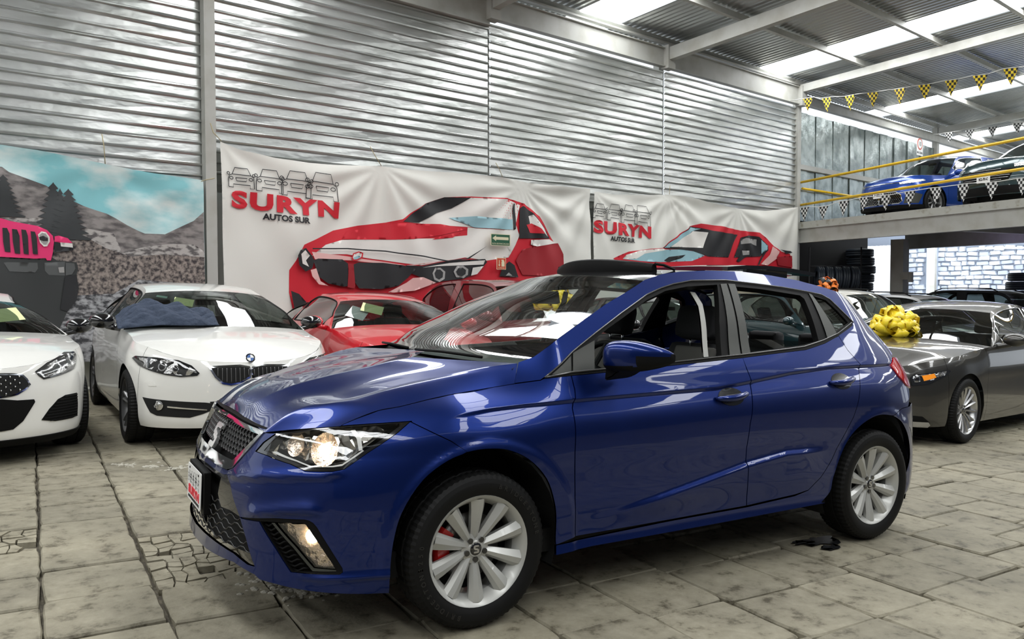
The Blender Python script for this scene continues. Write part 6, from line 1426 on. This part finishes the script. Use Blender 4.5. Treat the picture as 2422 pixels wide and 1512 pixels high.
two, S2c, U2c = gcar('coupe_car', 'white two-door coupe with a jacket thrown over its windscreen, behind the blue hatchback', (.066, 4.044, 1.60), (.775, 2.69, .967, .887, 0., 1.),
    dict(cowl=(.40, .985), head=(1.08, 1.345), top=(1.75, 1.418), rhead=(2.35, 1.35), cbase=(3.15, 1.0), deck=(3.6, .98), yr=.56, belt=(.955, .97), nose=.775, hood=.90, R=.318, rim=.225, style='twin', clear=.19, mirror=GLOSSB), WHITE, pbr('dark_wheel', (.16, .16, .16), .3, .6), doors=2, sunroof=False,
    feats=[('headlamp', BLACKP, HL2), ('lamp_reflector', LAMPC, shrink(np.array(HL2), .012), dict(off=-.006, jit=.004, step=.04)), ('lamp_glass', LENS, HL2, dict(off=-.016)),
           ('grille_surround', CHROME, KID, dict(off=-.010, flange=.03)), ('grille_opening', DARKIN, KIDI, dict(off=-.0125)),
           ('fog_recess', DARKIN, FG2, dict(off=-.004)), ('fog_blade', CHROME, [(0.6582,0.3755),(0.3505,0.3483),(0.3503,0.3393),(0.658,0.363)], dict(off=-.012)),
           ('lower_grille', DARKIN, [(0, .30), (.30, .30), (.33, .41), (0, .42)], dict(off=-.003)), ('tow_cover', WHITE, [(0.884,0.5717),(0.7934,0.5718),(0.7627,0.5341),(0.8419,0.5298)], dict(off=-.003, flange=.006))])
slats(two, S2c, KIDI, 9, pbr('slat_grey', (.10, .10, .10), .3), 'grille_slats', off=-.018)
emblem_disc(two, S2c, .765, .040)
def bulge_disc(rt, S, u, z, r, m, name, off=-.008, d=.02, seg=20):
    V = [S(u, z, off-d*.2)]; F = []
    for ri in (.5, .8, 1.):
        for k in range(seg): a = 2*PI*k/seg; V.append(S(u+r*ri*math.cos(a), z+r*ri*math.sin(a), off-d*.2*(1-ri*ri)))
    for k in range(seg):
        k2 = (k+1) % seg; F.append((0, 1+k, 1+k2))
        for q in range(2): F.append((1+q*seg+k, 1+(q+1)*seg+k, 1+(q+1)*seg+k2, 1+q*seg+k2))
    return both(mesh(name, V, F, m, rt, True))
for s_, r_, nm in (("E3 748,1098", .040, 'projector_lamp'), ("E3 808,1110", .030, 'ring_lamp')):
    c_ = {748: [(0.7228,0.6985)], 808: [(0.6048,0.6805)]}[int(s_[3:6])][0]
    bulge_disc(two, S2c, c_[0], c_[1], r_, CHROME, nm, -.012); bulge_disc(two, S2c, c_[0], c_[1], r_*.72, GLOSSB, nm, -.0145)
c_ = [(0.7336,0.378)][0]; bulge_disc(two, S2c, c_[0], c_[1], .040, CHROME, 'fog_lamp', -.012); bulge_disc(two, S2c, c_[0], c_[1], .030, LAMPC, 'fog_lamp', -.016)
# --- white roadster at the left edge
HL3 = [(0.4771,0.6892),(0.5879,0.7507),(0.8132,0.8178),(0.9966,0.8112),(1.0153,0.7835),(0.9242,0.7197),(0.8574,0.6814),(0.674,0.6457),(0.5368,0.6267),(0.4979,0.6588)]
K3 = [(0.2403,0.6892),(0.3225,0.6851),(0.388,0.6721),(0.4159,0.6401),(0.436,0.5954),(0.4037,0.5608),(0.3439,0.5254),(0.2869,0.5139),(0.2342,0.5099)]; K3 = [(0, K3[0][1])]+K3+[(0, K3[-1][1])]
IN3 = [(0.5134,0.3219),(0.5725,0.3975),(0.6481,0.464),(0.7249,0.489),(0.8653,0.4901),(0.8798,0.4012),(0.8756,0.3111),(0.8044,0.299),(0.6205,0.2997)]
LG3 = [(0.2452,0.5012),(0.3436,0.4855),(0.4559,0.4837),(0.4637,0.4634),(0.3809,0.329),(0.3169,0.2746),(0.2403,0.2669)]; LG3 = [(0, LG3[0][1])]+LG3+[(0, LG3[-1][1])]
z4, S3c, U3c = gcar('roadster_car', 'white low roadster at the left edge with a large oval mesh grille', (-2.05, 4.03, 1.72), (.86, 2.47, .99, .932, 0., 1.15),
    dict(cowl=(.50, .93), head=(1.05, 1.22), top=(1.45, 1.29), rhead=(1.9, 1.24), cbase=(2.45, .95), deck=(3.2, .95), yr=.56, belt=(.90, .93), nose=.76, hood=.88, R=.325, rim=.24, style='twin', clear=.15, mirror=GLOSSB, win=[(.14, .2, .62)]), WHITE, pbr('dark_wheel', (.1, .1, .1), .3, .6), doors=2,
    feats=[('headlamp', GLOSSB, HL3), ('lamp_reflector', LAMPC, shrink(np.array(HL3), .015), dict(off=-.006, jit=.006, step=.045)), ('lamp_glass', LENS, HL3, dict(off=-.016)),
           ('grille_frame', CHROME, K3, dict(off=-.006, flange=.03)), ('grille_opening', DARKIN, shrink(np.array(K3), .012), dict(off=-.009)), ('side_intake', BLACKP, IN3), ('lower_intake', BLACKP, LG3), ('chin', BLACKP, [(0, .14), (.9, .15), (1.05, .17), (1.05, .205), (.6, .20), (0, .19)], dict(off=-.01))])
for iu in range(6):
    for iz in range(7):
        u = .025+.060*iu+(.03 if iz % 2 else 0); z = .535+.024*iz
        if inside(shrink(np.array(K3), .014), np.array([u]), np.array([z]))[0] and iz < 6:
            bm = bmesh.new(); tube(bm, [S3c(u, z-.006, -.010), S3c(u, z+.007, -.022), S3c(u, z+.010, -.010)], .0048, 5); both(bobj('grille_stud', bm, CHROME, z4, True))
slats(z4, S3c, IN3, 9, BLACKP, 'intake_ribs', off=-.010, r=.004, horiz=True)
# --- grey saloon on the right with the yellow bow
HLM = [(0.6906,0.6635),(0.7262,0.6936),(0.9334,0.7141),(1.1358,0.7403),(1.1503,0.7256),(1.0895,0.6889),(0.9465,0.6381),(0.871,0.6068),(0.7034,0.5856)]
mz, SMc, UMc = gcar('saloon_car', 'dark grey saloon on the right with a big yellow bow on its bonnet', (6.324, 1.603, .12), (.91, 2.725, 1.02, .898, 0., 1.1),
    dict(cowl=(.56, 1.00), head=(1.30, 1.35), top=(1.95, 1.44), rhead=(2.55, 1.36), cbase=(3.25, 1.06), deck=(3.65, 1.06), yr=.58, belt=(.95, 1.02), nose=.76, hood=.93, R=.325, rim=.235, style='fifteen', clear=.19, trim=CHROME), GRAYC, pbr('bright_wheel', (.50, .50, .50), .25, .9),
    feats=[('headlamp', GLOSSB, HLM), ('lamp_reflector', LAMPC, [(0.7255,0.6813),(0.9064,0.7058),(1.1128,0.7301),(1.0621,0.6933),(0.9223,0.6484),(0.7236,0.6195)], dict(off=-.007, jit=.003, step=.03)), ('lamp_glass', LENS, HLM, dict(off=-.014)),
           ('side_marker', pbr('amber_lens', (.8, .25, .01), .2, coat=1., emit=(1, .35, .02), estr=.3), [(0.7989,0.6835),(0.9316,0.7059),(0.9503,0.669),(0.817,0.6347)], dict(off=-.012)),
           ('lower_recess', BLACKP, [(0.7105,0.3),(0.8109,0.2933),(0.8823,0.2411),(0.8941,0.2126),(0.7189,0.1996)]), ('silver_blade', pbr('silver_trim', (.5, .5, .5), .25, .8), [(0.7139,0.2429),(0.871,0.2389),(0.8953,0.2082),(0.8728,0.1861),(0.7202,0.1907)], dict(off=-.012)),
           ('grille', GLOSSB, [(0, .42), (.42, .45), (.60, .66), (.52, .70), (0, .68)], dict(off=-.004))])
c_ = [(0.7488,0.6554)][0]; bulge_disc(mz, SMc, c_[0], c_[1], .035, CHROME, 'projector_lamp', -.010); bulge_disc(mz, SMc, c_[0], c_[1], .024, GLOSSB, 'projector_lamp', -.0125)
# --- the rest of the back row, noses towards the blue car
std = lambda **k: dict(dict(cowl=(.45, .99), head=(1.12, 1.33), top=(1.8, 1.39), rhead=(2.4, 1.32), cbase=(3.2, 1.0), deck=(3.6, .98), yr=.56, belt=(.94, .97), nose=.76, hood=.90, R=.325, rim=.235, style='five', clear=.2), **k)
suv = lambda H, **k: dict(dict(cowl=(.42, 1.08), head=(1.12, H-.07), top=(1.9, H), rhead=(2.9, H-.06), cbase=(3.35, 1.12), deck=(3.5, 1.12), yr=.60, belt=(1.03, 1.10), nose=.90, hood=1.02, R=.345, rim=.235, style='five', clear=.24), **k)
gH = [(.0, .40), (.34, .42), (.40, .62), (.30, .70), (0, .70)]
def nose_feats(top=0.): return [('headlamp', GLOSSB, [(.55, .62+top), (.95, .68+top), (1.12, .73+top), (.80, .75+top), (.55, .72+top)]), ('lamp_reflector', LAMPC, [(.60, .64+top), (.93, .69+top), (1.05, .725+top), (.80, .735+top), (.60, .70+top)], dict(off=-.007, jit=.004, step=.04)), ('grille', BLACKP, [(p[0], p[1]+top) for p in gH]), ('lower_intake', BLACKP, [(0, .24), (.55, .25), (.62, .34), (0, .36)])]
red1, Sr, Ur = gcar('coupe_car', 'bright red coupe with papers in its windscreen, parked below the big banner', (2.28, 4.72, 1.55), (.82, 2.63, .93, .90, 0., 1.), std(head=(1.10, 1.30), top=(1.75, 1.375), rhead=(2.45, 1.28)), REDC, doors=2, feats=nose_feats())
red2, Sq, Uq = gcar('crossover_car', 'dark red crossover parked behind and right of the bright red coupe', (4.75, 5.05, 1.60), (.85, 2.7, .95, .92, .08, 1.), suv(1.63), DREDC, feats=nose_feats(.08), rails=False)
specs = [('dark_saloon_car', 'black saloon seen through the side windows of the blue hatchback', 7.0, 4.6, BLKC, std(top=(1.8, 1.44), head=(1.12, 1.38), rhead=(2.4, 1.37)), 0., False),
         ('crossover_car', 'teal black crossover behind the rear window of the blue hatchback', 9.55, 4.0, TEALC, suv(1.60), .08, False),
         ('crossover_car', 'cream white crossover just right of the orange and black bow', 11.85, 4.5, WHT2, suv(1.69), .08, True),
         ('crossover_car', 'silver crossover between the cream white and the black ones', 14.15, 4.5, SILVC, suv(1.66), .08, True),
         ('saloon_car', 'black saloon roof showing just right of the silver crossover', 16.45, 4.4, BLKC, suv(1.58), .08, False),
         ('crossover_car', 'large dark off-roader with roof rails below the stone wall', 18.8, 5.2, pbr('dark_suv_paint', (.03, .032, .036), .25, .3, coat=1.), suv(1.88, belt=(1.15, 1.2), cowl=(.42, 1.2), hood=1.12, nose=.98), .12, True)]
back = []
for nm, lab, x, y, pt, D_, tp, rl in specs:
    back.append(gcar(nm.replace('dark_', ''), lab, (x, y, 1.60), (.85, 2.72, .93, .92, tp, 1.), D_, pt, feats=nose_feats(tp), rails=rl)[0])
# --- two cars on the upper deck, noses at the kerb
def deckpose(t, d, turn=0.):
    p = ep(t, d); n = Vector((float(EN[0]), float(EN[1]), 0)); a = math.atan2(n.y, n.x)+turn
    return HALL @ Matrix.Translation((p[0], p[1], 1.80)) @ Matrix.Rotation(a, 4, 'Z')
gk = [(0, .30), (.52, .30), (.60, .36), (.56, .52), (.44, .60), (0, .60)]
kia, Sk, Uk = gcar('crossover_car', 'bright blue crossover on the upper deck behind the yellow rail', None, (.84, 2.61, .86, .90, .08, .9), suv(1.62, belt=(1.0, 1.06), nose=.93, hood=1.03, cowl=(.40, 1.06), style='seven', trim=CHROME), BLUE2, pbr('dark_wheel', (.1, .1, .1), .3, .6), mat=deckpose(2.1, 1.35, 0.0),
    feats=[('grille_frame', CHROME, gk, dict(off=-.006, flange=.03)), ('grille_mesh', BLACKP, shrink(np.array(gk), .02), dict(off=-.010)), ('headlamp', LAMPC, [(.52, .76), (.95, .80), (1.15, .84), (1.1, .87), (.8, .86), (.5, .81)], dict(off=-.008)), ('bonnet_strip', CHROME, [(0, .805), (.55, .80), (.55, .815), (0, .825)], dict(off=-.008)),
           ('grey_corner', GREYP, [(.62, .30), (.95, .30), (1.05, .50), (.80, .56), (.66, .48)], dict(off=-.006)), ('chin', BLACKP, [(0, .17), (1.1, .19), (1.1, .27), (0, .27)], dict(off=-.008))])
for i in range(11):
    for j in range(7):
        u = .03+.048*i+(.024 if j % 2 else 0); z = .335+.037*j
        if inside(shrink(np.array(gk), .03), np.array([u]), np.array([z]))[0]:
            bm = bmesh.new(); box(bm, Sk(u, z, -.014), (.008, .014, .012)); both(bobj('grille_stud', bm, CHROME, kia))
kp = frame(Vector(Sk(0, .55, -.022)), (0, -1, 0), (.0, 0, 1)); plate(kia, kp, 'P-832-D', None, .95, 'licence_plate', fc=BLKP)
rav, Sv, Uv = gcar('crossover_car', 'teal black crossover at the right end of the upper deck', None, (.90, 2.69, .95, .93, .08, .9), suv(1.68, belt=(1.05, 1.10), nose=.98, hood=1.08, cowl=(.40, 1.10)), TEALC, mat=deckpose(4.75, 1.45, 0.0),
    feats=[('grille', BLACKP, [(0, .52), (.50, .55), (.62, .78), (0, .82)], dict(off=-.004)), ('headlamp', LAMPC, [(.60, .80), (1.0, .84), (1.2, .90), (.9, .91), (.58, .87)], dict(off=-.008)), ('lower_intake', BLACKP, [(0, .25), (.7, .26), (.75, .42), (0, .44)], dict(off=-.004))])
slats(rav, Sv, [(0, .53), (.50, .56), (.60, .77), (0, .81)], 6, SATIN, 'grille_bars', off=-.012, r=.005, horiz=True)
plate(rav, frame(Vector(Sv(0, .60, -.024)), (0, -1, 0), (.0, 0, 1)), 'RCL-701-C', None, .82, 'licence_plate', fc=BLKP)
# papers behind the windscreens
PAPY = pbr('yellow_paper', (.66, .72, .36), .7); PAPW = pbr('white_paper', (.75, .76, .74), .7); PAPG = pbr('green_sticker', (.4, .6, .5), .6)
def on_screen(rt, U, s, v, w, h, m, name, rot=0., lift=.012, bulge=.17):
    iA = 28; p = U[int(v*iA)]; q = U[int(v*iA)+2]; t = v
    e = arcrow(p, (p[0]-(.17*(1-t)+.12*t), p[2]+.01*(1-t)+.035*t), n=81, p=2.2); c = Vector(e[int((s+1)*40)]); e2 = arcrow(q, (q[0]-.15, q[2]+.02), n=81, p=2.2)
    d = (Vector(e2[int((s+1)*40)])-c).normalized(); a = Vector((0, 1, 0)); a = (a-d*a.dot(d)).normalized(); n = a.cross(d); n = -n if n.z > 0 else n
    R_ = Matrix.Rotation(rot, 3, n); a = R_ @ a; d = R_ @ d; bm = bmesh.new(); c = c+n*lift
    f = [bm.verts.new(c+a*x*w/2+d*y*h/2) for x, y in ((-1, -1), (1, -1), (1, 1), (-1, 1))]; bm.faces.new(f)
    return bobj(name, bm, m, rt)
on_screen(red1, Ur, .66, .50, .22, .30, PAPW, 'windscreen_paper', .3); on_screen(red1, Ur, .42, .66, .26, .22, PAPY, 'windscreen_paper', .15)
on_screen(two, U2c, .74, .86, .10, .05, PAPG, 'windscreen_sticker'); on_screen(two, U2c, .40, .70, .18, .14, PAPY, 'windscreen_paper')
on_screen(z4, U3c, -.62, .55, .24, .22, PAPY, 'windscreen_paper', .2); on_screen(mz, UMc, .2, .5, .26, .2, PAPG, 'windscreen_paper')
on_screen(back[2], Uq, .5, .3, .3, .2, pbr('tan_paper', (.55, .48, .33), .7), 'windscreen_paper')
# --- jacket thrown over the coupe's windscreen
def world_of(rt, p): return rt.matrix_world @ Vector(p)
bpy.context.view_layer.update()
JK = pbr('navy_jacket_cloth', (.030, .045, .080), .75, bump=[(9, .9, .05, (1, 1, 1)), (60, .3, .006, (1, 1, 1))])
rj = random.Random(3); V = []; F = []; nu_, nv_ = 64, 30
for i in range(nu_):
    for j in range(nv_):
        s = i/(nu_-1); v = j/(nv_-1)
        y = .90-.86*s; xw = .20+.40*v*(1-.35*abs(2*s-1))+.06*math.sin(7*s)+.03*math.sin(19*s+2)*v
        base = 1.0+max(0, xw-.28)*.50-.10*max(0, abs(y)-.55)
        puff = .085*(math.sin(PI*min(1, max(0, s)))**.35)*(math.sin(PI*v)**.4)
        wr = .018*math.sin(26*s+6*v)+.014*math.sin(11*v*PI+9*s)+.02*noise.noise(Vector((s*7, v*6, 1.3)))
        edge = min(s, 1-s, v, 1-v)
        V.append((xw, y, base+(puff+wr+.015)*min(1, edge*14)+.006)) 
for i in range(nu_-1):
    for j in range(nv_-1): F.append((i*nv_+j, i*nv_+j+1, (i+1)*nv_+j+1, (i+1)*nv_+j))
jk = mesh('jacket', V, F, JK, None, True); jk.matrix_world = two.matrix_world
sol = jk.modifiers.new('thick', 'SOLIDIFY'); sol.thickness = .008
tag(jk, 'crumpled navy quilted jacket lying across the white coupe windscreen', 'jacket')
# --- gift bows
def bow(name, label, c, r, m1, m2=None, n=46, seed=1):
    rb = random.Random(seed); bm = bmesh.new(); mi = []
    for k in range(n):
        th = rb.uniform(0, 2*PI); ph = math.asin(rb.uniform(-.15, 1)); d = Vector((math.cos(th)*math.cos(ph), math.sin(th)*math.cos(ph), math.sin(ph))); L = r*rb.uniform(.75, 1.)
        w = r*rb.uniform(.14, .22); side = d.cross(Vector((rb.uniform(-1, 1), rb.uniform(-1, 1), rb.uniform(-1, 1)))).normalized(); upv = side.cross(d)
        prev = None
        for q in range(9):
            t = q/8*2*PI; p = Vector(c)+d*(L*(.5-.5*math.cos(t)))+upv*(L*.30*math.sin(t)); a = bm.verts.new(p-side*w*(.5+.25*math.sin(t/2))); b = bm.verts.new(p+side*w*(.5+.25*math.sin(t/2)))
            if prev: bm.faces.new((prev[0], prev[1], b, a)); mi.append(1 if (m2 and k % 3 == 0) else 0)
            prev = (a, b)
    me = bpy.data.meshes.new(name); bm.to_mesh(me); bm.free(); o = fin(name, me, [m1, m2] if m2 else m1)
    me.polygons.foreach_set('material_index', mi); me.polygons.foreach_set('use_smooth', [True]*len(mi)); me.update()
    s_ = o.modifiers.new('thick', 'SOLIDIFY'); s_.thickness = .0015
    return tag(o, label, 'bow')
YB = pbr('yellow_ribbon', (.92, .70, .03), .32, coat=.4); OB = pbr('orange_ribbon', (.85, .22, .03), .4); KB = pbr('black_ribbon', (.01, .01, .01), .3)
bow('ribbon_bow', 'big shiny yellow ribbon bow on the bonnet of the grey saloon', (6.86, 1.80, 1.08), .29, YB, n=90, seed=2)
bow('ribbon_bow', 'orange and black ribbon bow above the tail of the blue hatchback', (10.10, 5.15, 1.63), .24, OB, KB, 34, seed=4)
bow('ribbon_bow', 'yellow ribbon bow seen through the windscreen of the blue hatchback', (3.59, 3.88, 1.28), .25, YB, n=60, seed=7)
